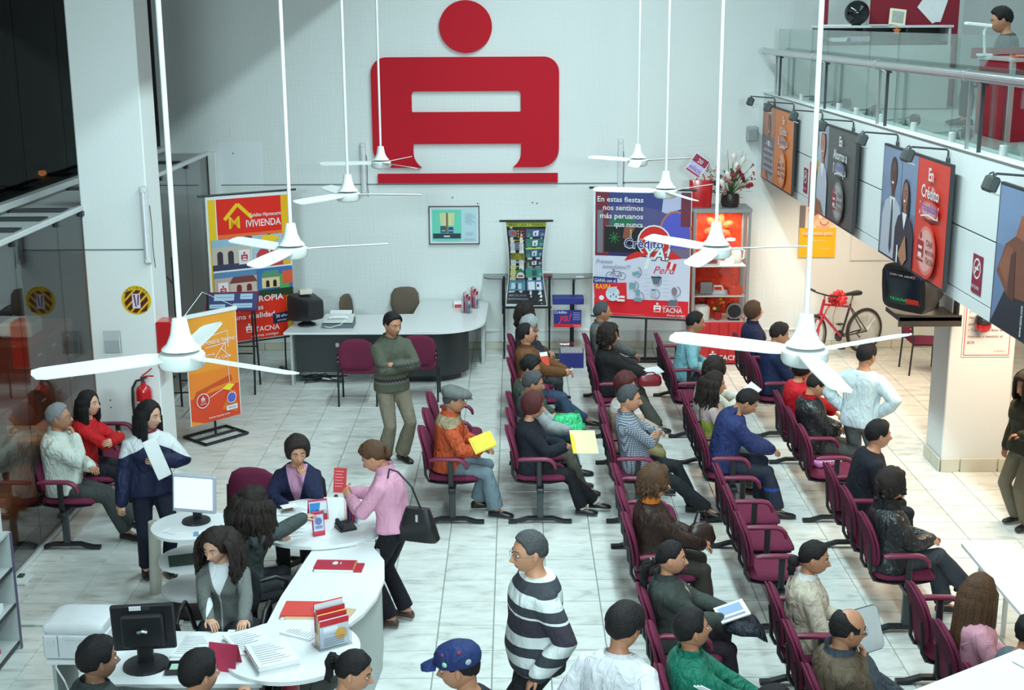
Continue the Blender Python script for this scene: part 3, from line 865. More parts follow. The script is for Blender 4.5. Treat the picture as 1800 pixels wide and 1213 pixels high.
    if glasses:
        b = B()
        for sd in (1, -1):
            b.tube([tf((.098, sd*.031+.021*math.cos(a), .0+.016*math.sin(a))) for a in [2*PI*k/14 for k in range(15)]], .0014, 5)
            b.tube([tf((.094, sd*.052, .004)), tf((.04, sd*.080, .004)), tf((-.012, sd*.082, .0))], .0014, 5)
        b.tube([tf((.099, .010, .004)), tf((.103, 0, .006)), tf((.099, -.010, .004))], .0014, 5)
        b.obj('glasses', SPEC, root, 80)
    if collar:
        cm, hh, rr = collar[0], (collar[1] if len(collar) > 1 else .05), (collar[2] if len(collar) > 2 else .0)
        p, fw, lt, up = frame(.505); b = B(); n = 20; rings = []
        for q, ex in ((-.02, .030), (hh*.55, .016), (hh, .020), (hh*.9, .014), (-.02, .018)):
            ring = []
            for k in range(n):
                a = 2*PI*k/n; rad = (.062*s+ex+rr)
                drop = -.030*max(0, math.cos(a))**2
                ring.append(p+fw*(rad*math.cos(a)-.004)+lt*rad*1.02*math.sin(a)+up*(q+drop))
            rings.append(ring)
        b.loft(rings, cap=False); b.obj('collar', cm, root, 60)
    return R
def hand_mesh(b, wr, d, nn, side, s, curl):
    d = unit(d); n = unit(nn-d*nn.dot(d)) if (nn-d*nn.dot(d)).length > .05 else unit(Vector((1, 0, 0))-d*d.x)
    t = unit(n.cross(d))*(1 if side == 1 else -1)     # thumb side
    t = -t
    rings = []
    for x, wv, th, off in ((-.02, .024, .019, 0), (.01, .028, .018, .0), (.045, .038, .017, .002), (.078, .041, .014, .0), (.092, .038, .011, -.001)):
        c = wr+d*x*s+t*off*s
        rings.append([c+t*(wv*s*math.cos(2*PI*k/10))+n*(th*s*math.sin(2*PI*k/10)) for k in range(10)])
    b.loft(rings)
    for (ty, ln, r) in ((.030, .074, .0088), (.0105, .082, .009), (-.0095, .076, .0086), (-.029, .060, .0076)):
        p = wr+d*.084*s+t*ty*s; dirv = d; pts = [p]; rad = [r*s]
        for k, (fr, an) in enumerate(((.42, 26), (.32, 40), (.26, 26))):
            a = curl*an*D2R*1.5
            ax = t
            # bend towards the palm normal
            dirv = unit(dirv*math.cos(a)+unit(n-dirv*n.dot(dirv))*math.sin(a)) if abs(a) > 1e-4 else dirv
            p = p+dirv*ln*fr*s; pts.append(p); rad.append(r*s*(.95, .86, .66)[k])
        b.tube(pts, rad, 7, round_cap=True)
    p = wr+d*.022*s+t*.028*s; d1 = unit(d*.62+t*.62+n*.35); d2 = unit(d*.9+t*.15+n*.4)
    b.tube([p, p+d1*.036*s, p+d1*.036*s+d2*.030*s], [.0125*s, .0105*s, .0078*s], 7, round_cap=True)
def shoe_mesh(an, d, s, sex):
    b = B(); up = Vector((0, 0, 1)); lt = unit(up.cross(d)); upp = d.cross(lt)
    base = an-upp*(.085*s)*.93
    rows = [(-.075, .028, .055), (-.060, .034, .075), (-.02, .037, .088), (.03, .040, .080), (.08, .045, .060), (.13, .046, .050), (.17, .038, .042), (.192, .020, .030)]
    rings = []
    for x, wd, h in rows:
        c = base+d*x*s; ring = []
        for k in range(12):
            a = 2*PI*k/12; u = math.cos(a); v = math.sin(a)
            ring.append(c+lt*(wd*s*math.copysign(abs(u)**.8, u))+upp*((h*s/2)*(1+math.copysign(abs(v)**(.55 if v < 0 else .9), v))))
        rings.append(ring)
    b.loft(rings)
    return b
def finish_people():
    dg = bpy.context.evaluated_depsgraph_get
    for o, vx, sm in REMESH:
        m = o.modifiers.new('r', 'REMESH'); m.mode = 'VOXEL'; m.voxel_size = vx; m.use_smooth_shade = True
        m2 = o.modifiers.new('s', 'SMOOTH'); m2.iterations = sm; m2.factor = .5
    bpy.context.view_layer.update(); d = dg()
    for o, vx, sm in REMESH:
        me = bpy.data.meshes.new_from_object(o.evaluated_get(d)); me.name = o.name
        mats = list(o.data.materials); o.modifiers.clear(); o.data = me
        me.materials.clear()
        for q in mats: me.materials.append(q)
        me.shade_smooth()
    for o, e in FINISH:
        me = o.data; nv = len(me.vertices)
        co = np.empty(nv*3, np.float32); me.vertices.foreach_get('co', co)
        vs = [tuple(p) for p in co.reshape(-1, 3)]; fs = [list(p.vertices) for p in me.polygons]
        mats = list(me.materials)
        n = bpy.data.meshes.new('body'); n.from_pydata(vs+[tuple(p) for p in e.v], [], fs+[[i+nv for i in f] for f in e.f])
        for q in mats: n.materials.append(q)
        n.polygons.foreach_set('material_index', [0]*len(fs)+e.m); n.shade_smooth(); n.update()
        o.data = n
    REMESH.clear(); FINISH.clear()
# ================================================================== SEATING, FANS, WALL FITTINGS
def fabric(name, color, c2):
    m = cloth(name, color, .85, 'dots', c2, s=170, bump=.12, fold=90, spec=.2); return m
BURG = fabric('burgundy_upholstery', (.135, .018, .050), (.19, .034, .075))
BURGP = mat('burgundy_armrest', (.165, .018, .052), .45, bump=.08, bscale=80)
BLKP = mat('black_plastic', (.018, .018, .022), .42, bump=.05, bscale=90)
BLKM = mat('black_metal', (.022, .024, .028), .4, metal=.35)
GREYM = mat('charcoal_metal', (.055, .065, .07), .4, metal=.3)
def superell(c, ax, ay, a, b_, n=16, p=.6):
    r = []
    for k in range(n):
        u, v = math.cos(2*PI*k/n), math.sin(2*PI*k/n)
        r.append(Vector(c)+Vector(ax)*a*math.copysign(abs(u)**p, u)+Vector(ay)*b_*math.copysign(abs(v)**p, v))
    return r
def back_rings(off=0, grow=0, th=.028):
    rr = []
    for t, wd, k in ((0, .09, .35), (.05, .155, .75), (.14, .195, 1), (.3, .222, 1), (.55, .228, 1), (.75, .205, 1), (.88, .160, .95), (.96, .105, .7), (1, .05, .3)):
        z = .50+.415*t; x = -.222-.088*t**1.25+.018*math.sin(t*PI)
        rr.append(superell((x+off, 0, z), (1, 0, -.12), (0, 1, 0), th*k+grow, wd+grow*2, 18, .75))
    return rr
def make_bench():
    t = thing('beam_bench', '', 'bench')
    for k in (1, 0, -1):
        y = k*.615
        b = B().loft([[p+V(0, y, 0) for p in r] for r in back_rings()]); b.obj('backrest', BURG, t, 60)
        b = B().loft([[p+V(0, y, 0) for p in r] for r in back_rings(-.030, .004, .012)]); b.obj('back_shell', BURG, t, 60)
        rings = []
        for x, hw, hz, z in ((-.235, .16, .014, .445), (-.22, .205, .026, .445), (-.15, .228, .034, .440), (0, .234, .035, .436), (.14, .234, .036, .440), (.215, .222, .034, .437), (.248, .190, .024, .428), (.258, .14, .010, .422)):
            rings.append(superell((x, y, z), (0, 1, 0), (0, 0, 1), hw, hz, 16, .65))
        B().loft(rings).obj('seat', BURG, t, 60)
        rings = [superell((x, y, z), (0, 1, 0), (0, 0, 1), hw, hz, 14, .6) for x, hw, hz, z in ((-.225, .19, .012, .40), (-.1, .225, .018, .395), (.1, .225, .018, .395), (.225, .19, .012, .40))]
        B().loft(rings).obj('seat_shell', BLKP, t, 60)
        for s_ in (-.14, .14):
            b = B().tube([(-.285, y+s_, .70), (-.272, y+s_, .56), (-.268, y+s_, .46), (-.235, y+s_, .395), (-.15, y+s_, .378)], .014, 8)
            b.obj('back_bracket', BLKP, t, 60)
    for k in (-1.5, -.5, .5, 1.5):
        y = k*.615
        path = [(-.215, .664), (-.17, .672), (-.05, .674), (.06, .672), (.105, .658), (.138, .622), (.150, .575)]
        rings = []
        for i, (x, z) in enumerate(path):
            a = path[max(0, i-1)]; c = path[min(len(path)-1, i+1)]; tx, tz = c[0]-a[0], c[1]-a[1]; l = math.hypot(tx, tz)
            e = .72 if i in (0, len(path)-1) else 1
            rings.append(superell((x, y, z), (0, 1, 0), (-tz/l, 0, tx/l), .030*e, .019*e, 12, .7))
        B().loft(rings).obj('armrest', BURGP, t, 60)
        B().box((-.01, y, .525), (.05, .032, .265), bev=.008).obj('arm_post', BLKP, t)
    B().box((0, 0, .365), (.07, 2.0, .05), bev=.01).obj('beam', BLKM, t)
    for k in (-1, 1):
        y = k*.885
        lg = B().box((0, y, .20), (.062, .045, .32), bev=.008).obj('leg', GREYM, t)
        pts = [(-.31, y, .018), (-.235, y, .020), (-.125, y, .052), (.125, y, .052), (.235, y, .020), (.31, y, .018)]
        rings = [[V(x, y+dy, z+dz) for dy, dz in ((-.028, -.015), (.028, -.015), (.028, .015), (-.028, .015))] for x, y, z in pts]
        B().loft(rings).obj('foot', BLKM, lg)
    return t
bench0 = make_bench()
ROWX = dict(A=-.63, B=.23, C=1.19, D=2.11, E=3.12)
BENCHES = [  # row, centre y, label
 ('A', 13.08, 'burgundy three-seat beam bench holding the man in the grey flat cap'),
 ('B', 13.08, 'burgundy beam bench under the woman in black with the yellow envelope'),
 ('B', 15.80, 'burgundy beam bench under the moustached man in a brown jacket'),
 ('C', 15.80, 'burgundy beam bench under the curly haired woman in a black coat'),
 ('C', 13.08, 'burgundy beam bench under the grey haired man in a checked shirt'),
 ('C', 10.67, 'burgundy beam bench under the woman in a dark brown jacket'),
 ('C', 8.05, 'burgundy beam bench under the man in the green tracksuit jacket'),
 ('C', 5.42, 'burgundy beam bench at the picture foot under the crouching dark head'),
 ('D', 15.80, 'burgundy beam bench under the man in the light blue shirt'),
 ('D', 13.08, 'burgundy beam bench under the bowed man in a navy hooded jacket'),
 ('D', 10.67, 'empty burgundy three-seat beam bench, the only one nobody sits on'),
 ('D', 8.05, 'burgundy beam bench under the balding man with glasses'),
 ('E', 15.80, 'burgundy beam bench before the red gift showcase, under the woman in navy'),
 ('E', 13.08, 'burgundy beam bench under the man in the black leather jacket'),
 ('E', 10.67, 'burgundy beam bench under the woman in leather with crossed legs'),
 ('E', 8.05, 'burgundy beam bench under the long haired girl in pink'),
 ('G', 12.47, 'burgundy beam bench against the glass partition under the man in white'),
]
ROWX['G'] = -4.22+.0
for i, (r, y, lb) in enumerate(BENCHES):
    o = bench0 if i == 0 else copy_tree(bench0)
    o.location = (ROWX[r], y, 0); o['label'] = lb; o['group'] = 'burgundy waiting benches'

# ---- ceiling fans
FANW = mat('white_enamel', (.82, .84, .83), .32, coat=.2, var=.02)
FANP = mat('white_fan_plastic', (.70, .74, .72), .4, var=.03)
def make_fan():
    t = thing('ceiling_fan', '', 'fan')
    B().cyl((0, 0, .12), (0, 0, 5.19), .0135, seg=10).obj('rod', FANW, t, 40)
    B().lathe([(.012, .205), (.036, .200), (.040, .18), (.050, .12), (.072, .07), (.094, .05), (.100, .042), (.03, .042)], seg=28).obj('canopy', FANW, t, 35)
    B().lathe([(.05, .038), (.055, .030), (.05, .022)], seg=20).obj('shaft', GREYM, t)
    B().lathe([(.03, .030), (.108, .024), (.118, .012), (.120, -.030), (.108, -.052), (.085, -.062), (.01, -.066)], seg=32).obj('motor', FANP, t, 35)
    for k in range(3):
        a = k*2*PI/3; R = Matrix.Rotation(a, 3, 'Z'); P = Matrix.Rotation(-12*D2R, 3, 'X')
        out = [(.10, -.050), (.16, -.064), (.40, -.070), (.68, -.062), (.725, -.046), (.735, 0), (.722, .050), (.68, .066), (.40, .070), (.16, .060), (.10, .046)]
        b = B().prism(out, lambda u, v, d: R @ (P @ Vector((0, v, d)) + Vector((u, 0, .006))), -.0035, .0035)
        bl = b.obj('blade', FANW, t)
        b = B()
        for v in (-.025, .025): b.box((0, 0, 0), (.001, .001, .001))
        b = B().prism([(.085, -.022), (.19, -.034), (.19, .034), (.085, .022)], lambda u, v, d: R @ (P @ Vector((0, v, d)) + Vector((u, 0, .004))), -.009, -.0036)
        b.obj('blade_arm', FANP, bl)
    return t
fan0 = make_fan()
FANS = [(-1.70, 6.5, -150, 'white ceiling fan hanging before the glass partition, largest of its row'), (-1.67, 9.72, 18, 'white ceiling fan over the reception desk, hanging before the housing banner'),
        (-1.64, 12.92, -5, 'white ceiling fan hanging above the back desk, third from the partition pillar'), (-1.61, 15.9, 67, 'white ceiling fan overlapping the lower corner of the red emblem'),
        (1.48, 16.0, 20, 'white ceiling fan before the bare wall beside the red emblem, smallest of its row'), (1.49, 13.06, 45, 'white ceiling fan crossing the top of the prize banner'),
        (1.48, 9.65, 8, 'white ceiling fan hanging in front of the red gift showcase'), (1.47, 6.52, 31, 'white ceiling fan hanging before the bicycle, largest of its row')]
for i, (x, y, a, lb) in enumerate(FANS):
    o = fan0 if i == 0 else copy_tree(fan0)
    o.location = (x, y, 3.15); o.rotation_euler = (0, 0, a*D2R); o['label'] = lb; o['group'] = 'white ceiling fans on long rods'

# ---- red emblem on the back wall
EMB = mat('emblem_red', (.50, .005, .018), .6, spec=.2, var=.05, vscale=30, bump=.08, bscale=200)
def wallpt(y0): return lambda u, v, d: Vector((u, y0-d, v))
def rrect(x0, z0, x1, z1, rs, n=7):
    """rounded rectangle, radii for (bl, br, tr, tl), counter-clockwise"""
    out = []
    for (cx, cz, a0, r) in ((x0, z0, PI, rs[0]), (x1, z0, 1.5*PI, rs[1]), (x1, z1, 0, rs[2]), (x0, z1, .5*PI, rs[3])):
        ox, oz = cx+(r if cx == x0 else -r), cz+(r if cz == z0 else -r)
        if r < .001: out.append((cx, cz)); continue
        for k in range(n+1): out.append((ox+r*math.cos(a0+PI/2*k/n), oz+r*math.sin(a0+PI/2*k/n)))
    return out
def make_emblem():
    t = thing('wall_emblem', 'large red rounded letter emblem with dot and bar on the back wall', 'sign', (0, YB, 0))
    f = wallpt(0)
    B().prism([(-.695+.375*math.cos(2*PI*k/56), 4.725+.365*math.sin(2*PI*k/56)) for k in range(56)], f, 0, .055).obj('emblem_dot', EMB, t, 40)
    B().box((-.69, -.03, 2.578), (2.62, .06, .135)).obj('emblem_bar', EMB, t)
    # body: outer outline with a slot and an open foot, built as an outline with holes
    bm = bmesh.new()
    x0, x1, z0, z1 = -2.06, .635, 2.735, 4.305
    def bez(p0, p1, p2, n=6): return [((1-q)**2*p0[0]+2*q*(1-q)*p1[0]+q*q*p2[0], (1-q)**2*p0[1]+2*q*(1-q)*p1[1]+q*q*p2[1]) for q in [i/n for i in range(n+1)]]
    il, ir, zt = -1.475, .085, 3.075
    outer = [(-1.36, z0)]
    outer += bez((-1.36, z0), (-1.475, 2.82), (il, 2.95)) + [(il, zt), (ir, zt)] + bez((ir, 2.95), (ir, 2.82), (-.03, z0)) + [(-.03, z0)]
    rr = rrect(x0, z0, x1, z1, (.27, .27, .22, .22))
    k = next(i for i, p in enumerate(rr) if p[0] > x1-.28-1e-6)
    # rr starts at the bottom-left corner: left column going down to the bottom edge
    bl, br, tr, tl = rr[0:8], rr[8:16], rr[16:24], rr[24:32]
    poly = outer + br + tr + tl + bl
    cl = []
    for p in poly:
        if not cl or math.hypot(p[0]-cl[-1][0], p[1]-cl[-1][1]) > 1e-4: cl.append(p)
    if math.hypot(cl[0][0]-cl[-1][0], cl[0][1]-cl[-1][1]) < 1e-4: cl.pop()
    hole = rrect(-1.485, 3.53, .085, 3.825, (.015, .015, .05, .05), 4)
    def loop(pts):
        vs = [bm.verts.new((u, 0, v)) for u, v in pts]
        return [bm.edges.new((vs[i], vs[(i+1) % len(vs)])) for i in range(len(vs))]
    ed = loop(cl)+loop(hole)
    bmesh.ops.triangle_fill(bm, edges=ed, use_beauty=True)
    r = bmesh.ops.extrude_face_region(bm, geom=bm.faces[:])
    bmesh.ops.translate(bm, verts=[g for g in r['geom'] if isinstance(g, bmesh.types.BMVert)], vec=(0, -.06, 0))
    bmesh.ops.recalc_face_normals(bm, faces=bm.faces[:])
    me = bpy.data.meshes.new('emblem_body'); bm.to_mesh(me); bm.free(); me.materials.append(EMB)
    link('emblem_body', me, t)
make_emblem()

# ---- spot lamps on arms along the mezzanine face
LAMPB = mat('lamp_grey', (.075, .085, .085), .45, metal=.3)
LAMPG = mat('lamp_lens', (.6, .62, .6), .2)
def make_spot():
    t = thing('spot_lamp', '', 'lamp')
    b = B().tube([(0, 0, -.09), (0, 0, .0), (-.015, 0, .012), (-.30, 0, .035), (-.325, 0, .025)], .0085, 8).box((.0, 0, -.08), (.02, .05, .06), bev=.005)
    b.obj('arm', LAMPB, t, 40)
    R = Matrix.Rotation(.35, 3, 'Y')
    hd = B().box((-.335, 0, -.035), (.085, .12, .115), rot=R, bev=.018).obj('lamp_head', LAMPB, t)
    B().box((-.315, 0, -.098), (.07, .10, .012), rot=R, bev=.004).obj('lens', LAMPG, hd)
    B().tube([(-.325, -.06, .03), (-.325, 0, .045), (-.325, .06, .03)], .006, 6).obj('yoke', LAMPB, hd)
    return t
sp0 = make_spot()
SPOTS = [(18.45, 'grey spot lamp on an arm over the empty corner of the back wall'), (17.16, 'grey spot lamp on an arm over the orange poster, its middle'), (15.55, 'grey spot lamp on an arm between the orange and dark green posters'),
         (14.1, 'grey spot lamp on an arm above the dark green poster'), (12.44, 'grey spot lamp on an arm between the dark green and red posters'), (10.96, 'grey spot lamp on an arm above the two people on the red poster'), (9.0, 'grey spot lamp on an arm near the poster of hands')]
for i, (y, lb) in enumerate(SPOTS):
    o = sp0 if i == 0 else copy_tree(sp0); o.location = (3.575, y, 3.74); o['label'] = lb; o['group'] = 'spot lamps along the mezzanine face'
for i, (y, lb) in enumerate(((15.75, 'small dark spot lamp behind the glass, first from the back wall'), (14.45, 'small dark spot lamp behind the glass at the second steel post'), (13.0, 'small dark spot lamp behind the glass between the middle posts'), (11.45, 'small dark spot lamp behind the glass beside the red desk'))):
    o = copy_tree(sp0); o.location = (3.80, y, 3.85); o.rotation_euler = (0, 0, -2.2); o.scale = (.8, .8, .8); o['label'] = lb; o['group'] = 'spot lamps behind the balustrade'

# ---- vertical tube lamps on walls and pillar
TUBE = mat('unlit_tube', (.78, .78, .84), .25)
def make_tube_lamp(name, label, loc, rot, h=.74):
    t = thing(name, label, 'lamp', loc, rot)
    B().box((0, -.03, 0), (.075, .05, h), bev=.008).obj('lamp_housing', ALU, t)
    B().cyl((0, -.072, -h/2+.06), (0, -.072, h/2-.06), .014, seg=10).obj('tube', TUBE, t, 40)
    for z in (-1, 1): B().box((0, -.065, z*(h/2-.035)), (.05, .03, .05), bev=.006).obj('socket', FANP, t)
    B().tube([(.045, -.01, h*.25), (.055, -.015, 0), (.05, -.01, -h*.3), (.06, -.01, -h*.5-.05)], .004, 6).obj('cable', BLKP, t)
    return t
make_tube_lamp('tube_lamp', 'unlit upright tube lamp on the wall by the emblem foot, near the fans', (-2.21, YB, 2.73), 0)
make_tube_lamp('tube_lamp', 'unlit upright tube lamp on the wall above the prize banner', (1.53, YB, 2.77), 0)
make_tube_lamp('tube_lamp', 'upright white tube lamp fixed to the partition pillar', (-3.80, 13.5, 2.78), .0, .80)
t = thing('wall_speaker', 'small pale grey box speaker on the back wall by the orange poster', 'speaker', (3.42, YB, 3.2))
B().box((0, -.08, 0), (.15, .16, .22), bev=.015).obj('case', mat('grey_plastic', (.40, .42, .42), .5), t)
B().box((0, -.163, -.01), (.12, .01, .16), bev=.004).obj('speaker_grille', mat('speaker_cloth', (.30, .32, .32), .8, bump=.3, bscale=300), t)

# ---- pillar: extinguisher, sticker, leaflet holder, red box
RED = mat('gloss_red', (.50, .012, .016), .22, coat=.5, var=.04)
t = thing('fire_extinguisher', 'red fire extinguisher with white label hung on the pillar', 'extinguisher', (-3.93, 13.40, 0))
B().lathe([(.01, .62), (.066, .622), (.078, .64), (.080, .70), (.080, 1.02), (.070, 1.065), (.040, 1.09), (.026, 1.10), (.026, 1.125), (.01, 1.125)], seg=24).obj('cylinder', RED, t, 50)
v = B().cyl((0, 0, 1.12), (0, 0, 1.165), .016, seg=10).box((.01, 0, 1.175), (.07, .03, .022), bev=.004).obj('valve', GREYM, t)
B().tube([(-.005, 0, 1.18), (.05, 0, 1.19), (.115, 0, 1.19)], .008, 6).obj('carry_handle', RED, v)
B().tube([(-.005, 0, 1.195), (.04, 0, 1.225), (.10, 0, 1.275)], .008, 6).obj('lever', RED, v)
B().tube([(-.02, 0, 1.15), (-.07, 0, 1.14), (-.115, -.005, 1.06), (-.122, -.01, .92), (-.118, -.01, .78), (-.10, -.01, .70)], .013, 8).obj('hose', BLKP, t, 60)
b = B()
b.add([V(.081*math.sin(a), -.081*math.cos(a), z) for z in (.74, .93) for a in [(-50+100*k/8)*D2R for k in range(9)]], [[k, k+1, 10+k, 9+k] for k in range(8)])
lb_ = b.obj('label_plate', mat('label_white', (.75, .76, .78), .4), t)
fp = lambda u, v, d: V((.0815+d)*math.sin(u/.081), -(.0815+d)*math.cos(u/.081), v)
p = Print(fp)
p.text('EXTINTOR', 0, .895, .024, srgb(30, 30, 70), 'c', .01)
for k in range(5): p.rect(-.05, .87-k*.022, .05, .878-k*.022, srgb(120, 120, 140))
p.rect(-.03, .75, .03, .77, srgb(180, 40, 40)); p.obj('print', t)

t = tag(B().prism([(.155*math.cos(2*PI*k/32), .155*math.sin(2*PI*k/32)) for k in range(32)], lambda u, v, d: V(-3.965+u, 13.5-d, 1.985+v), 0, .003).obj('hazard_sticker', mat('sticker_yellow', (.72, .46, .01), .4)), 'round yellow and dark striped extinguisher sticker high on the pillar', 'sticker')
p = Print(lambda u, v, d: V(-3.965+u, 13.4965-d, 1.985+v))
dk = srgb(92, 18, 20)
for k in range(-3, 4):
    o = k*.062; h = .021
    pts = []
    rr = .125
    # diagonal band clipped to the disc
    for sg in (1, -1):
        off = o+sg*h/1.0
        half = math.sqrt(max(0, rr*rr-off*off))
        e = [(-half, off), (half, off)]
        pts += e if sg > 0 else e[::-1]
    ca, sa = math.cos(.80), math.sin(.80)
    p.poly([(x*ca-y*sa, x*sa+y*ca-.012) for x, y in pts], dk)
p.rect(-.042, -.085, .042, .07, srgb(225, 215, 225)); p.poly([(-.03, .06), (-.012, .06), (.002, -.07), (-.012, -.07)], srgb(120, 40, 90)); p.poly([(.018, .06), (.033, .06), (.022, -.05), (.008, -.05)], srgb(60, 60, 110))
for k, ch in enumerate('EXTINTOR'):
    a = (142-k*14.9)*D2R; p.text(ch, .132*math.cos(a), .132*math.sin(a)-.006, .032, srgb(60, 30, 10), 'c', .01, rot=a-PI/2)
o = p.obj('print', t)
t = thing('leaflet_holder', 'empty clear acrylic leaflet holder on the white pillar', 'holder', (-4.25, 13.5, 1.54))
ACR = glass_mat('acrylic', (.96, .97, .98), 1.40)
B().box((0, -.005, .0), (.19, .006, .24)).obj('back_plate', ACR, t)
B().box((0, -.03, -.05), (.19, .004, .14)).box((0, -.018, -.118), (.19, .028, .004)).box((-.093, -.018, -.05), (.004, .028, .14)).box((.093, -.018, -.05), (.004, .028, .14)).obj('pocket', ACR, t)
for x in (-.085, .085): B().box((x, -.034, -.02), (.012, .004, .20)).obj('edge_strip', FANP, t)
t = thing('alarm_box', 'red metal box fixed on the pillar edge behind the big fan', 'box', (-3.70, 13.62, 1.5))
B().box((0, 0, 0), (.17, .26, .50), bev=.012).obj('case', RED, t)
B().box((.0, -.134, 0), (.14, .01, .46), bev=.004).obj('door', RED, t)
B().cyl((.05, -.139, .0), (.05, -.155, .0), .012, seg=10).obj('knob', STEEL, t)
b = B()
for x, z in ((-4.32, .90), (-4.07, .98), (-4.32, .82)): b.cyl((x, 13.5, z), (x, 13.493, z), .009, seg=8)
struct(b.obj('trim_8', GROOVE))
# ================================================================== BANNERS, POSTERS, SHOWCASE, BICYCLE, MEZZANINE
WHT, BLK = (.80, .81, .82), (.012, .012, .014)
SHEET = mat('banner_vinyl', (.76, .77, .78), .5)
REDc, ORc, YEc = srgb(214, 34, 32), srgb(238, 140, 40), srgb(240, 196, 30)
def plane(O, ang=0, tilt=0):
    """sheet frame: u to the viewer's right, v up, d towards the hall"""
    O = Vector(O); u_ = Vector((math.cos(ang), math.sin(ang), 0)); n = Vector((math.sin(ang), -math.cos(ang), 0))
    up = Vector((0, 0, 1))*math.cos(tilt)-n*math.sin(tilt); nn = n*math.cos(tilt)+Vector((0, 0, 1))*math.sin(tilt)
    return lambda u, v, d: O+u_*u+up*v+nn*d
def sheet(fn, w_, h_, name='sheet', parent=None, th=.006, m=None):
    return B().prism([(0, 0), (w_, 0), (w_, h_), (0, h_)], fn, -th, 0).obj(name, m or SHEET, parent)
def house(p, u, v, w_, h_, wall, roof, ap=BLK):
    p.rect(u, v, u+w_, v+h_*.62, wall); p.poly([(u-.06*w_, v+h_*.6), (u+1.06*w_, v+h_*.6), (u+.9*w_, v+h_), (u+.1*w_, v+h_)], roof)
    for k in (.22, .62):
        p.rect(u+k*w_, v+.05*h_, u+(k+.2)*w_, v+.34*h_, ap); p.circ(u+(k+.1)*w_, v+.34*h_, .1*w_, ap, n=12)
def bust(p, u, v, h_, skin, hair, cloth_, tie=None, long=False, wide=.34):
    """printed half figure: shoulders, neck, head, hair"""
    w_ = h_*wide
    p.poly([(u-w_, v), (u+w_, v), (u+w_*.98, v+.38*h_), (u+w_*.72, v+.52*h_), (u+w_*.25, v+.58*h_), (u-w_*.25, v+.58*h_), (u-w_*.72, v+.52*h_), (u-w_*.98, v+.38*h_)], cloth_)
    if long: p.circ(u, v+.70*h_, .155*h_, hair, ry=.25*h_)
    p.rect(u-.055*h_, v+.52*h_, u+.055*h_, v+.66*h_, skin)
    p.poly([(u-.09*h_, v+.585*h_), (u+.09*h_, v+.585*h_), (u, v+.40*h_)], WHT)
    if tie: p.poly([(u-.022*h_, v+.56*h_), (u+.022*h_, v+.56*h_), (u+.045*h_, v+.1*h_), (u, v+.03*h_), (u-.045*h_, v+.1*h_)], tie)
    p.circ(u, v+.815*h_, .118*h_, hair, ry=.155*h_)
    p.circ(u, v+.785*h_, .100*h_, skin, ry=.148*h_)
    for sg in (-1, 1):
        p.circ(u+sg*.038*h_, v+.805*h_, .014*h_, BLK, ry=.008*h_, n=8); p.rect(u+sg*.038*h_-.02*h_, v+.832*h_, u+sg*.038*h_+.02*h_, v+.84*h_, hair)
    p.poly([(u-.012*h_, v+.765*h_), (u+.014*h_, v+.765*h_), (u, v+.80*h_)], tuple(c*.75 for c in skin))
    p.circ(u, v+.722*h_, .040*h_, WHT, ry=.014*h_, n=12); p.arc(u, v+.727*h_, .042*h_, .006*h_, (.35, .08, .07), PI, 2*PI, 10, ry=.02*h_)
def logo(p, u, v, s, c, bar=True):
    """the house emblem in print: dot over a rounded letter over a bar"""
    p.circ(u, v+.86*s, .12*s, c); q = rrect(u-.36*s, v+.16*s, u+.36*s, v+.70*s, (.09*s,)*4, 4); p.poly(q, c)
    return q
def logo_cut(p, u, v, s, bg, c):
    logo(p, u, v, s, c); p.rect(u-.2*s, v+.42*s, u+.2*s, v+.52*s, bg); p.rect(u-.2*s, v+.15*s, u+.2*s, v+.30*s, bg); p.rect(u-.36*s, v+.02*s, u+.36*s, v+.09*s, c)

# ---- housing loan banner
O = Vector((-4.11, 17.42, .53)); E_ = Vector((-3.10, 18.05, .53)); w_ = (E_-O).length; h_ = 2.02; an = math.atan2(E_.y-O.y, E_.x-O.x)
t = thing('housing_banner', 'tall red and yellow housing loan banner on a black stand beside the partition', 'banner')
fn = plane(O, an); sheet(fn, w_, h_, 'sheet', t)
B().cyl(fn(-.10, h_+.02, 0), fn(w_+.10, h_+.02, 0), .014, seg=8).obj('top_bar', BLKM, t)
B().cyl(fn(-.02, -.01, 0), fn(w_+.02, -.01, 0), .012, seg=8).obj('bottom_bar', BLKM, t)
p = Print(fn)
p.rect(.03, .02, .13, h_-.04, YEc); p.rect(w_-.13, .02, w_-.02, h_-.04, srgb(236, 176, 30)); p.rect(.13, .02, .145, h_-.04, WHT)
p.rect(.145, 1.50, w_-.13, h_-.04, srgb(226, 38, 24)); p.rect(.145, 1.44, w_-.13, 1.50, srgb(236, 110, 60))
p.line([(.25, 1.70), (.44, 1.90), (.64, 1.70)], .05, YEc); p.text('M', .31, 1.575, .235, YEc, 'l', .008); p.text('IVIVIENDA', .55, 1.58, .135, WHT, 'l', .012, width=.50)
p.text('Crédito Hipotecario', .60, 1.715, .07, WHT, 'l', .01, width=.46)
sky_ = srgb(150, 185, 205)
p.rect(.05, 1.02, .60, 1.44, srgb(196, 184, 172)); p.rect(.05, 1.02, .60, 1.10, srgb(60, 60, 90)); p.rect(.05, 1.34, .60, 1.44, sky_)
for u in (.12, .27): p.rect(u, 1.10, u+.08, 1.24, srgb(60, 50, 60)); p.circ(u+.04, 1.24, .04, srgb(60, 50, 60))
p.rect(.42, 1.08, .58, 1.28, srgb(225, 222, 224)); logo_cut(p, .50, 1.12, .13, srgb(225, 222, 224), srgb(190, 40, 60)); p.circ(.55, 1.40, .10, srgb(70, 60, 90), ry=.06)
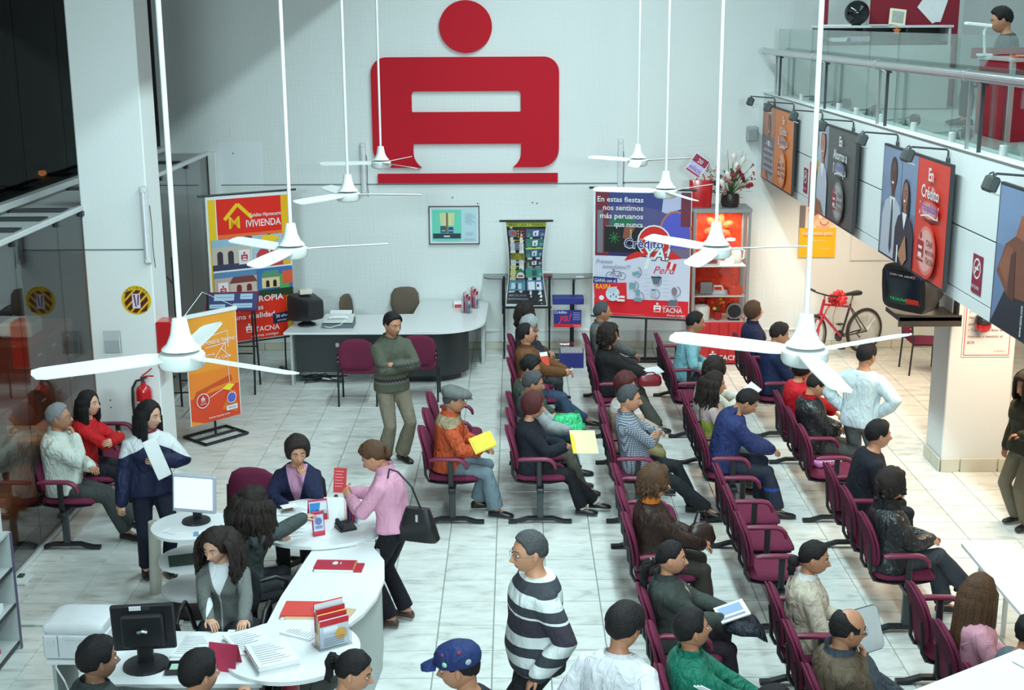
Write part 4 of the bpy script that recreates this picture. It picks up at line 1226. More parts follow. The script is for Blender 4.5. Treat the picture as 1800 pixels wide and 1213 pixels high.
p.rect(.62, 1.02, w_-.13, 1.46, srgb(170, 190, 200)); bust(p, .86, 1.02, .46, srgb(200, 110, 90), srgb(120, 40, 40), srgb(190, 60, 70), wide=.42); p.circ(.86, 1.40, .12, YEc, ry=.055); p.rect(.71, 1.375, 1.01, 1.40, YEc)
p.rect(.05, 1.00, w_-.02, 1.02, WHT)
p.rect(.05, .66, .66, 1.00, srgb(188, 164, 156)); p.rect(.05, .92, .66, 1.0, srgb(90, 130, 170))
house(p, .28, .70, .36, .22, srgb(205, 180, 165), srgb(120, 60, 60), srgb(110, 40, 50)); p.rect(.10, .68, .24, .86, srgb(226, 224, 226)); logo_cut(p, .17, .70, .12, srgb(226, 224, 226), srgb(190, 40, 60))
p.rect(.66, .60, w_-.02, 1.0, srgb(60, 110, 170)); house(p, .72, .72, .26, .24, srgb(226, 200, 150), srgb(90, 140, 110)); p.rect(.98, .70, 1.12, .90, srgb(80, 160, 90)); p.rect(1.02, .76, w_-.02, .94, srgb(220, 90, 60)); p.rect(.66, .60, w_-.02, .70, srgb(40, 60, 40))
p.poly([(.145, .03), (w_-.13, .03), (w_-.13, .60), (.70, .60), (.50, .66), (.145, .66)], srgb(222, 44, 24))
p.text('tu casa PROPIA', .20, .545, .115, WHT, 'l', .012, width=.82); p.text('Ahora es', .30, .435, .10, WHT, 'l', .012, width=.42); p.text('una realidad', .30, .325, .10, WHT, 'l', .012, width=.58)
p.rect(w_-.34, .22, w_-.06, .36, srgb(30, 34, 74), rot=.06); p.text('20 años', w_-.20, .295, .06, WHT, 'c', .008, rot=.06); p.text('para pagar', w_-.20, .245, .035, WHT, 'c', .004, rot=.06)
logo_cut(p, .50, .13, .13, srgb(222, 44, 24), WHT); p.text('TACNA', .58, .13, .10, WHT, 'l', .008, width=.36); p.text('Avanza contigo', .52, .06, .055, WHT, 'l', 0, shear=.3, width=.40)
p.obj('print', t)
for u in (.12, w_-.12): B().tube([fn(u, h_, -.03), fn(u, -.30, -.10), fn(u, -.51, -.10)], .012, 6).obj('pole', BLKM, t)
for u in (.12, w_-.12): B().box(fn(u, -.515, -.06), (.05, .5, .025), rot=Matrix.Rotation(an, 3, 'Z')).obj('foot', BLKM, t)

# ---- orange banner on a frame stand
O = Vector((-3.80, 14.74, .21)); E_ = Vector((-3.32, 15.28, .21)); w_ = (E_-O).length; h_ = 1.30; an = math.atan2(E_.y-O.y, E_.x-O.x)
t = thing('land_banner', 'orange hanging banner on a low black frame stand beside the pillar', 'banner')
fn = plane(O, an); sheet(fn, w_, h_, 'sheet', t)
B().box(fn(w_/2, h_+.01, 0), (w_+.02, .025, .045), rot=Matrix.Rotation(an, 3, 'Z')).obj('top_bar', FANW, t)
B().tube([fn(.01, h_+.03, 0), fn(w_*.40, h_+.26, -.03), fn(w_-.01, h_+.03, 0)], .004, 5).obj('cord', ALU, t)
B().tube([fn(w_*.5, h_+.22, -.035), fn(w_*.5, -.18, -.035)], .015, 8).obj('pole', BLKM, t)
b = B(); zf = -.19
for q in ((.06, -.22, w_-.06, -.22), (.06, .22, w_-.06, .22), (.06, -.22, .06, .22), (w_-.06, -.22, w_-.06, .22), (.06, 0, w_-.06, 0)): b.cyl(fn(q[0], zf, q[1]-.03), fn(q[2], zf, q[3]-.03), .017, seg=6)
o = b.obj('base_frame', BLKM, t); o['kind'] = 'stuff'
p = Print(fn)
p.rect(.012, 0, w_-.012, h_-.02, srgb(240, 158, 56)); p.rect(.012, 0, w_-.012, .95, srgb(238, 146, 48)); p.rect(.012, 0, w_-.012, .62, srgb(235, 130, 42)); p.poly([(.012, 0), (w_-.012, 0), (w_-.012, .40), (.012, .32)], srgb(222, 70, 34)); p.poly([(.012, .24), (.30, .40), (.62, .44), (.60, .52), (.10, .40)], srgb(206, 78, 30))
p.poly([(.012, .06), (.20, 0), (.012, 0)], srgb(240, 150, 60)); p.poly([(.45, .12), (.66, .05), (.66, .30), (.58, .34)], srgb(232, 120, 42))
p.line([(.26, 1.02), (.58, 1.06), (.58, .86)], .008, WHT); p.line([(.26, .90), (.60, .92)], .008, WHT); p.line([(.35, .72), (.48, .86), (.60, .74)], .008, WHT); p.line([(.48, .86), (.54, .92), (.54, .82)], .008, WHT)
p.text('TU PONES EL TERRENO', .19, .935, .062, WHT, 'l', .006, width=.50); p.text('nosotros', .22, .80, .045, WHT, 'l', .006); p.text('LA CASA', .40, .735, .055, WHT, 'l', .006); p.line([(.56, .72), (.57, .42)], .007, WHT)
p.poly([(.46, .37), (.56, .33), (.64, .39), (.55, .42)], srgb(238, 220, 60)); p.line([(.28, .30), (.47, .37)], .007, WHT); p.arc(.18, .28, .085, .010, WHT); p.circ(.18, .28, .078, srgb(200, 50, 40)); logo_cut(p, .18, .265, .07, srgb(200, 50, 40), WHT); p.text('TACNA', .18, .235, .026, WHT, 'c', .004)
p.rect(.50, .09, .66, .15, WHT); p.circ(.58, .24, .068, WHT); p.circ(.58, .24, .060, srgb(90, 96, 190)); p.text('TACNA', .58, .11, .035, srgb(90, 96, 170), 'c', .004); p.text('www.tacna.com', .24, .045, .040, WHT, 'l', .003, width=.30)
p.obj('print', t)

# ---- sloping leaflet stand and slim black rack by the partition
t = thing('leaflet_stand', 'black metal lectern stand with a sloping board of printed sheets', 'stand')
fn = plane((-4.06, 16.85, 1.13), .10, .95)
B().prism([(0, 0), (.68, 0), (.68, .34), (0, .34)], fn, -.02, 0).obj('board', BURGP, t)
p = Print(fn); p.rect(.02, .02, .66, .32, srgb(70, 74, 120))
for u, v, a, c in ((.05, .05, .25, .12), (.35, .05, .60, .13), (.10, .18, .36, .30), (.44, .20, .60, .30)): p.rect(u, v, a, c, srgb(178, 205, 225)); p.line([(u+.02, (v+c)/2), (a-.02, (v+c)/2)], .01, srgb(120, 150, 190))
p.obj('print', t)
for u, dy in ((.10, .0), (.60, .0)): B().tube([fn(u, .02, -.02), fn(u, .02, -.02)+V(0, 0, -.55), (fn(u, .02, 0)[0], 16.85, .0)], .014, 6).obj('leg', BLKM, t)
for u in (.10, .60): B().tube([fn(u, .32, -.02), (fn(u, .3, 0)[0], 17.35, 0)], .014, 6).obj('leg', BLKM, t)
for z, y in ((.55, 16.9), (.55, 17.3)): B().cyl((-3.99, y, z), (-3.48, y, z), .011, seg=6).obj('crossbar', BLKM, t)
t = thing('display_rack', 'empty tall black display rack close to the glass partition', 'rack')
for x, y, z in ((-4.3, 15.7, 1.95), (-4.3, 16.3, 1.95), (-3.95, 15.75, 1.2), (-3.95, 16.3, 1.2)): B().cyl((x, y, 0), (x, y, z), .014, seg=6).obj('post', BLKM, t)
for z in (.35, .85, 1.2): 
    B().cyl((-4.3, 15.7, z), (-3.95, 15.75, z), .010, seg=6).obj('rail', BLKM, t); B().cyl((-4.3, 16.3, z), (-3.95, 16.3, z), .010, seg=6).obj('rail', BLKM, t); B().cyl((-3.95, 15.75, z), (-3.95, 16.3, z), .010, seg=6).obj('rail', BLKM, t)
B().cyl((-4.3, 15.7, 1.9), (-4.3, 16.3, 1.6), .010, seg=6).obj('rail', BLKM, t)

# ---- prize banner with the black T stand
O = Vector((1.085, 18.28, .745)); E_ = Vector((2.41, 17.95, .745)); w_ = (E_-O).length; h_ = 1.79; an = math.atan2(E_.y-O.y, E_.x-O.x)
t = thing('prize_banner', 'large prize draw banner on a black stand left of the red showcase', 'banner')
fn = plane(O, an); sheet(fn, w_, h_, 'sheet', t)
B().cyl(fn(-.06, h_+.015, 0), fn(w_+.06, h_+.015, 0), .016, seg=8).obj('top_bar', BLKM, t); B().cyl(fn(-.02, -.012, 0), fn(w_+.02, -.012, 0), .014, seg=8).obj('bottom_bar', BLKM, t)
B().cyl((1.86, 18.45, .03), (1.86, 18.2, 2.5), .017, seg=8).obj('pole', BLKM, t)
b = B().box((1.86, 18.45, .018), (.55, .05, .03)).box((1.86, 18.62, .018), (.62, .05, .03)).box((1.64, 18.53, .018), (.05, .22, .03)).box((2.08, 18.53, .018), (.05, .22, .03)); b.obj('base_frame', BLKM, t)
p = Print(fn)
p.rect(.03, .86, w_-.01, h_-.02, srgb(52, 44, 96)); p.rect(.20, 1.28, w_-.01, h_-.02, srgb(60, 66, 130)); p.poly([(.95, 1.45), (1.25, 1.55), (1.30, 1.77), (.98, 1.77)], srgb(190, 190, 220)); p.poly([(.22, 1.30), (.85, 1.25), (1.2, 1.4), (.9, 1.52), (.5, 1.60), (.25, 1.55)], srgb(84, 80, 130)); p.poly([(.22, 1.22), (.55, 1.26), (.60, 1.36), (.40, 1.44), (.25, 1.38)], srgb(40, 110, 80))
p.rect(.03, .86, .22, h_-.02, srgb(120, 40, 60)); p.rect(.06, .90, .14, 1.5, srgb(120, 116, 128)); p.rect(.16, .92, .80, 1.28, srgb(24, 26, 28)); p.line([(.18, 1.28), (.80, 1.28)], .012, srgb(140, 140, 150))
for k in range(8): a = k*PI/4+.2; p.line([(.30, 1.12), (.30+.08*math.cos(a), 1.12+.08*math.sin(a))], .012, srgb(40, 120, 60))
p.poly([(.42, 1.12), (.50, 1.10), (.60, 1.28), (.44, 1.27)], srgb(140, 80, 60)); p.rect(.52, 1.08, .545, 1.25, srgb(190, 150, 110))
p.circ(1.15, 1.18, .23, srgb(190, 110, 90), ry=.34); p.circ(1.15, 1.18, .205, srgb(84, 86, 190), ry=.315); p.rect(1.22, 1.3, w_-.01, 1.77, srgb(110, 40, 60)); p.rect(.80, .86, w_-.01, 1.0, srgb(120, 100, 130))
for k, l in enumerate(('En estas fiestas', 'nos sentimos', 'más peruanos', 'que nunca')): p.text(l, .70, 1.62-k*.115, .105, WHT, 'r', .012, width=(.64, .56, .60, .40)[k])
p.circ(.86, 1.08, .235, WHT); p.circ(.86, 1.08, .215, REDc); p.circ(.86, 1.07, .125, WHT)
for k in range(9): a = k*PI/8; p.line([(.86+.06*math.cos(a), 1.07+.06*math.sin(a)), (.86+.115*math.cos(a), 1.07+.115*math.sin(a))], .010, srgb(120, 110, 150))
p.circ(.86, 1.07, .045, REDc)
p.rect(.03, .26, w_-.01, .86, srgb(214, 214, 232)); p.rect(.03, .02, w_-.01, .26, srgb(222, 26, 40))
p.poly([(.45, .80), (.80, .90), (.62, .94), (.50, .88)], REDc); p.poly([(.95, .82), (1.25, .86), (1.12, .95), (.98, .92)], REDc)
p.text('Crédito', .44, .985, .19, WHT, 'l', .05, width=.56); p.text('Crédito', .45, .99, .185, srgb(52, 54, 140), 'l', .015, width=.54)
p.text('YA!', .72, .83, .24, srgb(90, 80, 110), 'l', .06, shear=.2, width=.38); p.text('YA!', .73, .835, .235, WHT, 'l', .02, shear=.2, width=.36); p.poly([(.76, .84), (.82, .86), (.78, .70), (.72, .68)], WHT)
p.text('Perú', .86, .64, .15, srgb(206, 40, 60), 'l', .0, shear=.35, width=.30); p.rect(1.05, .70, 1.17, .80, REDc, rot=-.3); p.rect(1.09, .70, 1.13, .80, WHT, rot=-.3)
p.text('Premios', .05, .755, .085, srgb(120, 124, 140), 'l', 0, shear=.4, width=.24); p.text('inmediatos!!!', .14, .685, .085, srgb(120, 124, 140), 'l', 0, shear=.4, width=.40)
gr = srgb(96, 104, 120); tq = srgb(120, 160, 172)
for u in (.25, .42): p.arc(u, .585, .052, .008, gr)
p.line([(.25, .585), (.30, .65), (.39, .65), (.42, .585), (.335, .585), (.30, .65)], .010, gr); p.line([(.28, .67), (.32, .67)], .01, REDc)
for (u, v) in ((.62, .65), (.58, .45), (.66, .30), (.90, .54), (.88, .35), (1.17, .40), (1.13, .24)):
    p.arc(u, v, .075, .012, srgb(130, 136, 150), -1.4, 1.2, 10)
p.poly([(.56, .64), (.66, .67), (.68, .62), (.58, .60)], tq); p.rect(.53, .41, .62, .50, tq); p.rect(.62, .32, .68, .40, tq); p.rect(.60, .235, .70, .29, tq); p.poly([(.84, .58), (.97, .58), (.94, .49), (.87, .49)], gr); p.rect(.83, .58, .98, .60, srgb(50, 56, 70)); p.rect(.83, .31, .91, .40, srgb(180, 188, 200)); p.rect(.84, .40, .90, .42, gr); p.circ(1.16, .40, .04, srgb(140, 120, 130), ry=.06); p.poly([(1.07, .20), (1.18, .20), (1.20, .28), (1.10, .28)], gr)
for k in range(7): p.rect(.72+.02*(k % 3), .62-.055*k, .80+.02*(k % 3), .625-.055*k, srgb(170, 172, 190)); p.rect(1.0, .60-.055*k, 1.08, .605-.055*k, srgb(170, 172, 190))
p.rect(.02, .47, .36, .565, srgb(44, 46, 120), rot=-.03); p.text('GANA con el', .19, .495, .07, WHT, 'c', .006, width=.30)
p.poly([(.05, .20), (.50, .26), (.49, .50), (.03, .47)], srgb(220, 30, 48)); p.text('RASPA', .06, .40, .09, YEc, 'l', .012, width=.22); p.circ(.30, .33, .10, srgb(206, 216, 226)); p.circ(.14, .27, .035, WHT); p.rect(.36, .28, .47, .31, WHT); p.rect(.36, .23, .47, .26, WHT); p.poly([(.22, .42), (.36, .44), (.34, .36), (.24, .34)], srgb(190, 200, 214))
for k in range(4): p.rect(.26+.04*k, .28+.03*(k % 2), .28+.04*k, .31+.03*(k % 2), srgb(110, 120, 150))
logo_cut(p, .93, .10, .14, srgb(222, 26, 40), WHT); p.text('TACNA', 1.0, .10, .10, WHT, 'l', .012, width=.28); p.text('CAJA MUNICIPAL', 1.0, .185, .022, WHT, 'l', .002, width=.26); p.text('Avanza contigo', 1.06, .05, .05, WHT, 'l', 0, shear=.35, width=.26)
p.line([(.28, .06), (.75, .05)], .006, srgb(236, 120, 130))
p.obj('print', t)

# ---- narrow black property banner, waisted, and its wall shelf
t = thing('property_banner', 'narrow black property sale banner curling in at its sides, before the wall shelf', 'banner')
Hb = 1.25
def bw(v): q = v/Hb; return .59-.11*math.sin(PI*min(1, q*1.02))**1.3+.02*(1-q)
def bcurve(u, v, d):      # u in -0.5..0.5 of the local width; the free edges curl backwards a little
    q = v/Hb; cur = .05*math.sin(PI*q)*(u*2)**2
    return V(.155+u*bw(v)-.01*math.sin(PI*q), 18.78+cur-d, .76+v)
b = B(); nu, nv = 8, 14; b.add([bcurve(-.5+i/nu, Hb*j/nv, 0) for j in range(nv+1) for i in range(nu+1)], [[j*(nu+1)+i, j*(nu+1)+i+1, (j+1)*(nu+1)+i+1, (j+1)*(nu+1)+i] for j in range(nv) for i in range(nu)]); b.obj('sheet', SHEET, t)
p = Print(bcurve, .0012)
def strip(u0, v0, u1, v1, c):
    n = max(1, int((v1-v0)/.05))
    for m in range(max(1, int((u1-u0)/.2))):
        a, e = u0+(u1-u0)*m/max(1, int((u1-u0)/.2)), u0+(u1-u0)*(m+1)/max(1, int((u1-u0)/.2))
        for k in range(n):
            x, y = v0+(v1-v0)*k/n, v0+(v1-v0)*(k+1)/n
            p.b.add([bcurve(a, x, p.d), bcurve(e, x, p.d), bcurve(e, y, p.d), bcurve(a, y, p.d)], [[0, 1, 2, 3]], 0, c)
    p.d += p.step
strip(-.485, .02, .485, Hb-.01, srgb(18, 18, 24))
strip(-.48, Hb-.075, .48, Hb-.015, srgb(170, 180, 20)); p.text('VENDE CASA Y TERRENO', 0, Hb-.066, .055, BLK, 'c', .012, width=.90, vs=1)
for k, (v0, v1, c1, c2) in enumerate(((1.02, 1.14, (70, 80, 120), (206, 216, 226)), (.875, 1.0, (60, 110, 110), (216, 224, 226)), (.73, .85, (50, 90, 120), (190, 206, 214)), (.60, .70, (70, 40, 50), (196, 206, 220)), (.44, .57, (60, 130, 130), (40, 90, 70)))):
    strip(.0, v0, .47, v1, srgb(*c1)); p.poly([(.18, v0+.02), (.32, v0+.02), (.32, v1-.02), (.18, v1-.03)], srgb(*c2)); p.poly([(.03, v0), (.12, v0), (.10, v0+.06), (.05, v0+.06)], srgb(60, 140, 80)); p.rect(.23, v0+.03, .26, v0+.07, srgb(40, 40, 60)); p.rect(.38, v0+.02, .46, v0+.06, srgb(120, 150, 170))
strip(.0, .85, .47, .87, srgb(190, 200, 90)); strip(.0, .575, .47, .59, srgb(90, 100, 120))
strip(-.46, .25, -.02, .40, srgb(80, 130, 150)); p.rect(-.40, .27, -.12, .36, srgb(170, 196, 214)); p.rect(-.28, .27, -.22, .35, srgb(40, 60, 90)); strip(.02, .25, .47, .40, srgb(70, 110, 150)); p.rect(.06, .26, .24, .38, srgb(206, 212, 224)); p.rect(.28, .26, .42, .37, srgb(220, 220, 226)); p.rect(.30, .30, .36, .34, srgb(50, 60, 90))
p.poly([(-.44, 1.04), (-.25, 1.03), (-.23, 1.12), (-.36, 1.15), (-.45, 1.12)], srgb(110, 110, 120)); p.poly([(-.36, 1.07), (-.28, 1.06), (-.28, 1.10), (-.35, 1.11)], srgb(190, 40, 40))
for k in range(3): p.circ(-.20, 1.12-k*.04, .014, YEc, n=8); p.rect(-.16, 1.11-k*.04, -.04, 1.125-k*.04, srgb(180, 40, 40))
p.text('UN MUNDO MAS A', -.44, .975, .028, YEc, 'l', .004, width=.40); 
for k in range(5): p.rect(-.44, .94-k*.022, -.10+.06*(k % 2), .95-k*.022, srgb(150, 156, 170))
strip(-.43, .70, -.03, .80, srgb(120, 120, 30))
for k in range(4): p.rect(-.42, .715+k*.022, -.05, .722+k*.022, srgb(40, 40, 20))
for k in range(2): p.rect(-.42, .655+k*.02, -.05+.03*k, .665+k*.02, srgb(180, 186, 196))
for k in range(9): p.rect(-.45, .42+k*.023, -.30+.05*((k*7) % 3), .433+k*.023, srgb(170, 160, 40))
p.circ(-.15, .47, .11, srgb(200, 204, 210), ry=.055); p.poly([(-.27, .49), (-.03, .49), (-.06, .55), (-.15, .585), (-.24, .55)], srgb(30, 110, 70)); p.rect(-.22, .455, -.08, .485, srgb(160, 50, 40)); p.rect(-.27, .41, -.03, .44, srgb(60, 66, 70))
p.text('INMOBILIARIA', -.44, .17, .05, srgb(110, 112, 120), 'l', .01, width=.45); p.rect(-.45, .12, .05, .145, srgb(90, 92, 100)); strip(-.48, .03, .1, .06, srgb(190, 206, 214))
p.obj('print', t)
B().box((.155, 18.765, .76+Hb+.01), (.77, .025, .03)).obj('top_bar', BLKM, t); B().box((.16, 18.76, .755), (.72, .025, .03)).obj('bottom_bar', BLKM, t)
for x in (-.17, .49): B().tube([(x, 18.84, .45), (x, 18.84, 1.2)], .02, 6).obj('leg', BLKM, t)
for x in (-.17, .49): B().tube([(x, 18.84, .46), (x, 18.84, .02), (x, 18.68, .02)], .016, 6).obj('foot', BLKM, t)
B().cyl((.155, 18.84, .75), (.155, 18.84, 2.0), .014, seg=6).obj('pole', BLKM, t)
t = thing('wall_shelf', 'long grey glass shelf with rounded ends on black brackets against the back wall', 'shelf')
out = [(-.48, 19.28), (-.46, 19.0), (-.38, 18.92), (.2, 18.88), (.95, 18.90), (1.12, 18.98), (1.16, 19.10), (1.16, 19.28)]
B().prism(out, lambda u, v, d: V(u, v, 1.14+d), 0, .018).obj('shelf_top', mat('smoked_glass', (.13, .15, .14), .15, var=.05), t)
for x in (-.19, .86): B().tube([(x, 19.27, .55), (x, 19.27, 1.02), (x, 19.10, 1.12)], .018, 6).obj('bracket', BLKM, t)
t = thing('sweets_box', 'small clear and red box standing on the grey glass shelf', 'box', (.47, 19.02, 1.158))
B().box((0, 0, .035), (.15, .09, .07), bev=.004).obj('case', ACR, t); B().box((0, 0, .02), (.13, .075, .03)).obj('contents', mat('wrapped_sweets', (.35, .06, .07), .4, var=.5, vscale=60), t); B().box((0, 0, .073), (.155, .095, .008)).obj('lid', SHEET, t)
tag(B().box((.94, 18.98, 1.161), (.12, .07, .006)).obj('leaflet', SHEET), 'single white leaflet lying on the grey glass shelf', 'paper')
# blue urn with its board
BLUE = mat('royal_blue', (.022, .028, .21), .35, var=.06)
t = thing('raffle_urn', 'royal blue raffle urn stand with a blue printed board', 'stand', (.76, 18.80, 0))
B().box((0, 0, .86), (.45, .24, .10), bev=.006).obj('tray', BLUE, t)
B().box((.06, .06, .45), (.06, .03, .86), bev=.004).obj('post', BLKM, t)
B().box((0, .0, .012), (.42, .26, .024), bev=.004).obj('base', BLKM, t)
fn = plane((.76-.21, 18.80-.10, .47), 0); fl_ = lambda u, v, d: fn(u, v, d)-V(.76, 18.80, 0)
B().prism([(0, 0), (.40, 0), (.40, .255), (0, .255)], fl_, -.012, 0).obj('board', BLUE, t)
p = Print(fl_); p.rect(0, 0, .40, .05, srgb(214, 30, 44)); p.text('Crédito', .01, .205, .06, WHT, 'l', .006, width=.18); p.text('ya!', .06, .09, .17, srgb(216, 40, 60), 'l', .02, shear=.3, width=.20); p.text('TACNA', .39, .012, .03, WHT, 'r', .004)
for k in range(5): p.rect(.28, .21-k*.025, .385, .22-k*.025, srgb(150, 156, 210))
p.obj('print', t)
t = thing('ballot_box', 'blue and clear ballot box on the floor below the blue board', 'box', (.79, 18.28, 0))
B().box((0, 0, .11), (.34, .26, .22), bev=.004).obj('lower_case', BLUE, t); B().box((0, 0, .285), (.34, .26, .13), bev=.004).obj('clear_case', ACR, t); B().box((0, 0, .235), (.31, .23, .03)).obj('ballots', mat('paper_slips', (.55, .50, .52), .7, var=.5, vscale=50), t); B().box((0, 0, .355), (.36, .28, .015), bev=.004).obj('lid', ACR, t)

# ---- framed drawing and wall sheets
t = thing('framed_plan', 'framed green and yellow plan drawing on the back wall under the emblem bar', 'picture', (-1.265, YB-.03, 1.61))
fl_ = lambda u, v, d: V(u, -d, v)
B().prism([(0, 0), (.73, 0), (.73, .555), (0, .555)], fl_, -.025, 0).obj('backing', SHEET, t)
for a, c, sx, sz in ((.365, .0, .745, .014), (.365, .555, .745, .014), (0, .2775, .014, .57), (.73, .2775, .014, .57)): B().box((a, -.004, c), (sx, .022, sz)).obj('frame_bar', GREYM, t)
p = Print(fl_); p.rect(.03, .03, .70, .525, srgb(186, 214, 222)); p.rect(.04, .05, .47, .505, srgb(104, 204, 178)); p.rect(.05, .08, .46, .155, srgb(26, 50, 70)); p.rect(.16, .16, .245, .265, srgb(44, 84, 110)); p.rect(.28, .16, .35, .25, srgb(40, 50, 110))
p.poly([(.165, .27), (.36, .27), (.375, .46), (.15, .46)], srgb(206, 212, 150)); p.rect(.245, .16, .275, .46, srgb(120, 110, 60)); p.rect(.21, .28, .24, .45, srgb(216, 206, 176)); p.rect(.29, .28, .31, .45, srgb(226, 214, 180)); p.rect(.21, .10, .30, .125, srgb(190, 206, 214)); p.rect(.18, .19, .23, .205, srgb(170, 190, 210)); p.rect(.285, .19, .345, .205, srgb(170, 180, 220)); p.rect(.10, .038, .44, .045, srgb(120, 200, 180))
for k in range(9): p.line([(.51+.015*(k % 3), .44-.016*k), (.62+.02*((k*5) % 4), .45-.02*k)], .004, srgb(140, 160, 180))
for k in range(6): p.line([(.54+.018*k, .13), (.54+.018*k, .17+.01*(k % 2))], .004, srgb(140, 160, 180))
p.line([(.50, .06), (.68, .06)], .005, srgb(140, 160, 180)); p.line([(.50, .075), (.66, .075)], .005, srgb(140, 160, 180)); p.obj('print', t)
def wallsheet(name, label, x0, z0, w_, h_, draw, y=YB-.02):
    t = thing(name, label, 'poster', (x0, y, z0))
    B().prism([(0, 0), (w_, 0), (w_, h_), (0, h_)], fl_, -.01, 0).obj('sheet', SHEET, t)
    p = Print(fl_); draw(p); p.obj('print', t); return t
def d1(p):
    p.rect(.0, .0, .54, .44, srgb(244, 184, 24)); p.rect(0, .44, .54, .77, srgb(236, 222, 214)); p.rect(0, .44, .08, .77, srgb(120, 110, 110)); p.circ(.34, .60, .15, srgb(236, 176, 130), ry=.20); p.poly([(.16, .47), (.50, .47), (.44, .56), (.24, .56)], srgb(246, 200, 170)); p.circ(.30, .60, .03, WHT); p.circ(.42, .60, .03, WHT); p.arc(.36, .54, .06, .012, srgb(150, 60, 60), PI, 2*PI); p.circ(.20, .70, .08, srgb(140, 90, 60))
    p.text('Con mucho gusto', .27, .34, .075, WHT, 'c', .01, width=.46); p.text('te atendemos', .27, .24, .045, srgb(250, 230, 160), 'c', .004); p.text('bien', .15, .12, .045, srgb(250, 230, 160), 'c'); p.text('siempre', .38, .12, .045, srgb(250, 230, 160), 'c'); p.rect(.05, .32, .49, .325, srgb(200, 90, 40))
wallsheet('smile_poster', 'orange yellow poster with a smiling face on the back wall below the mezzanine', 4.18, 1.38, .54, .77, d1)
wallsheet('blank_poster', 'plain white thin edged sheet on the back wall above the bicycle', 4.95, 1.33, .95, .62, lambda p: (p.rect(0, 0, .95, .62, (.72, .72, .72)), p.rect(.012, .012, .938, .608, (.80, .80, .79))))
def d2(p):
    rd = srgb(196, 40, 56); p.rect(0, 0, .52, .80, (.80, .79, .78)); p.line([(.02, .02), (.50, .02), (.50, .78), (.02, .78), (.02, .02)], .008, rd)
    for k, l in enumerate(('• El billete debe', '  ser canjeado', '  conforme pase', '  y revisado', '  No se aceptan reclamos', '  posteriores', '• Todo billete falso será', '  retenido y remitido al', '  BCR')): p.text(l, .05, .69-k*.068, .042, srgb(150, 60, 60) if k % 2 else srgb(130, 70, 60), 'l', .001)
    p.text('La Gerencia', .34, .06, .024, srgb(190, 110, 110), 'l', 0, shear=.2)
wallsheet('notice_sheet', 'white notice about banknotes with a thin red border on the pillar', 4.755, 1.29, .52, .80, d2, y=13.665)
t = thing('alarm_lamp', 'small round red and black alarm lamp on the pillar over the notice', 'lamp', (4.93, 13.63, 1.66))
B().ball((0, -.05, 0), (.085, .07, .085), 16, 10).obj('dome', RED, t); B().lathe([(.02, .10), (.075, .10), (.085, .06), (.088, .02), (.02, .02)], (0, -.05, 0), 18).obj('housing', BLKP, t)
t = thing('red_banner', 'red upright panel with a dark frame at the far side of the pillar', 'banner', (5.05, 12.2, 0))
B().box((.25, 0, 1.0), (.56, .04, 1.06), bev=.006).obj('frame', BLKM, t); B().box((.25, -.022, 1.0), (.50, .01, 1.0)).obj('face', mat('panel_red', (.55, .05, .015), .5), t)
for x in (.03, .47): B().box((x, 0, .24), (.04, .04, .48)).obj('leg', BLKM, t)

# ---- posters on the mezzanine face
def fposter(y1, y0, label, draw, z0=2.62, z1=3.66):
    w_, h_ = y1-y0, z1-z0
    t = thing('mezzanine_poster', label, 'poster', (3.50, y1, z0))
    fx = lambda u, v, d: V(-d, -u, v)
    B().prism([(0, 0), (w_, 0), (w_, h_), (0, h_)], fx, -.03, 0).obj('board', mat('poster_core', (.03, .03, .035), .6), t)
    for u in (.15, w_-.15): B().box((.055, -u, h_/2), (.05, .03, h_*.8)).obj('spacer', GREYM, t)
    p = Print(fx); draw(p, w_, h_); p.obj('print', t)
def word(p, u, v, lines, s, c=WHT, dv=.15):
    for k, l in enumerate(lines): p.text(l, u, v-k*dv, s, c, 'c', .022)
def foot(p, u, glow, bg):
    for k in range(3): p.circ(u, .62-.005*k, .26-.04*k, tuple(g*(1-.22*k)+w__*.22*k for g, w__ in zip(bg, glow)), ry=.085-.012*k)
    p.text('Tranquilidad', u, .60, .10, srgb(110, 96, 190), 'c', .012, shear=.1, width=.44); p.line([(u-.20, .545), (u, .575), (u+.2, .56)], .014, WHT)
    for k in range(3): p.circ(u, .27, .27-.04*k, tuple(g*(1-.25*k)+w__*.25*k for g, w__ in zip(bg, glow)), ry=.24-.03*k)
    logo_cut(p, u-.14, .16, .26, glow, srgb(160, 30, 40)); p.text('CAJA', u+.02, .32, .075, srgb(120, 50, 60), 'l', .006); p.text('MUNICIPAL', u+.02, .25, .055, srgb(120, 50, 60), 'l', .006, width=.24); p.text('TACNA', u+.02, .17, .075, srgb(120, 50, 60), 'l', .006)
def dA(p, w_, h_):
    p.rect(.02, .02, w_-.02, h_-.02, srgb(226, 118, 38)); p.rect(.02, .02, w_*.42, h_-.02, srgb(110, 104, 112)); p.rect(.02, .62, w_*.42, h_-.02, srgb(186, 116, 92))
    bust(p, w_*.24, .02, .92, srgb(150, 92, 72), srgb(40, 26, 26), srgb(168, 150, 160), wide=.42)
    for k in range(5): p.rect(w_*.24-.30, .12+k*.085, w_*.24+.30, .145+k*.085, srgb(96, 80, 100))
    p.poly([(.10, .02), (.55, .02), (.40, .14), (.2, .14)], srgb(222, 110, 50)); word(p, w_*.72, .86, ('En', 'Crédito', 'Empresarial'), .135, dv=.14); foot(p, w_*.72, srgb(240, 206, 180), srgb(226, 118, 38))
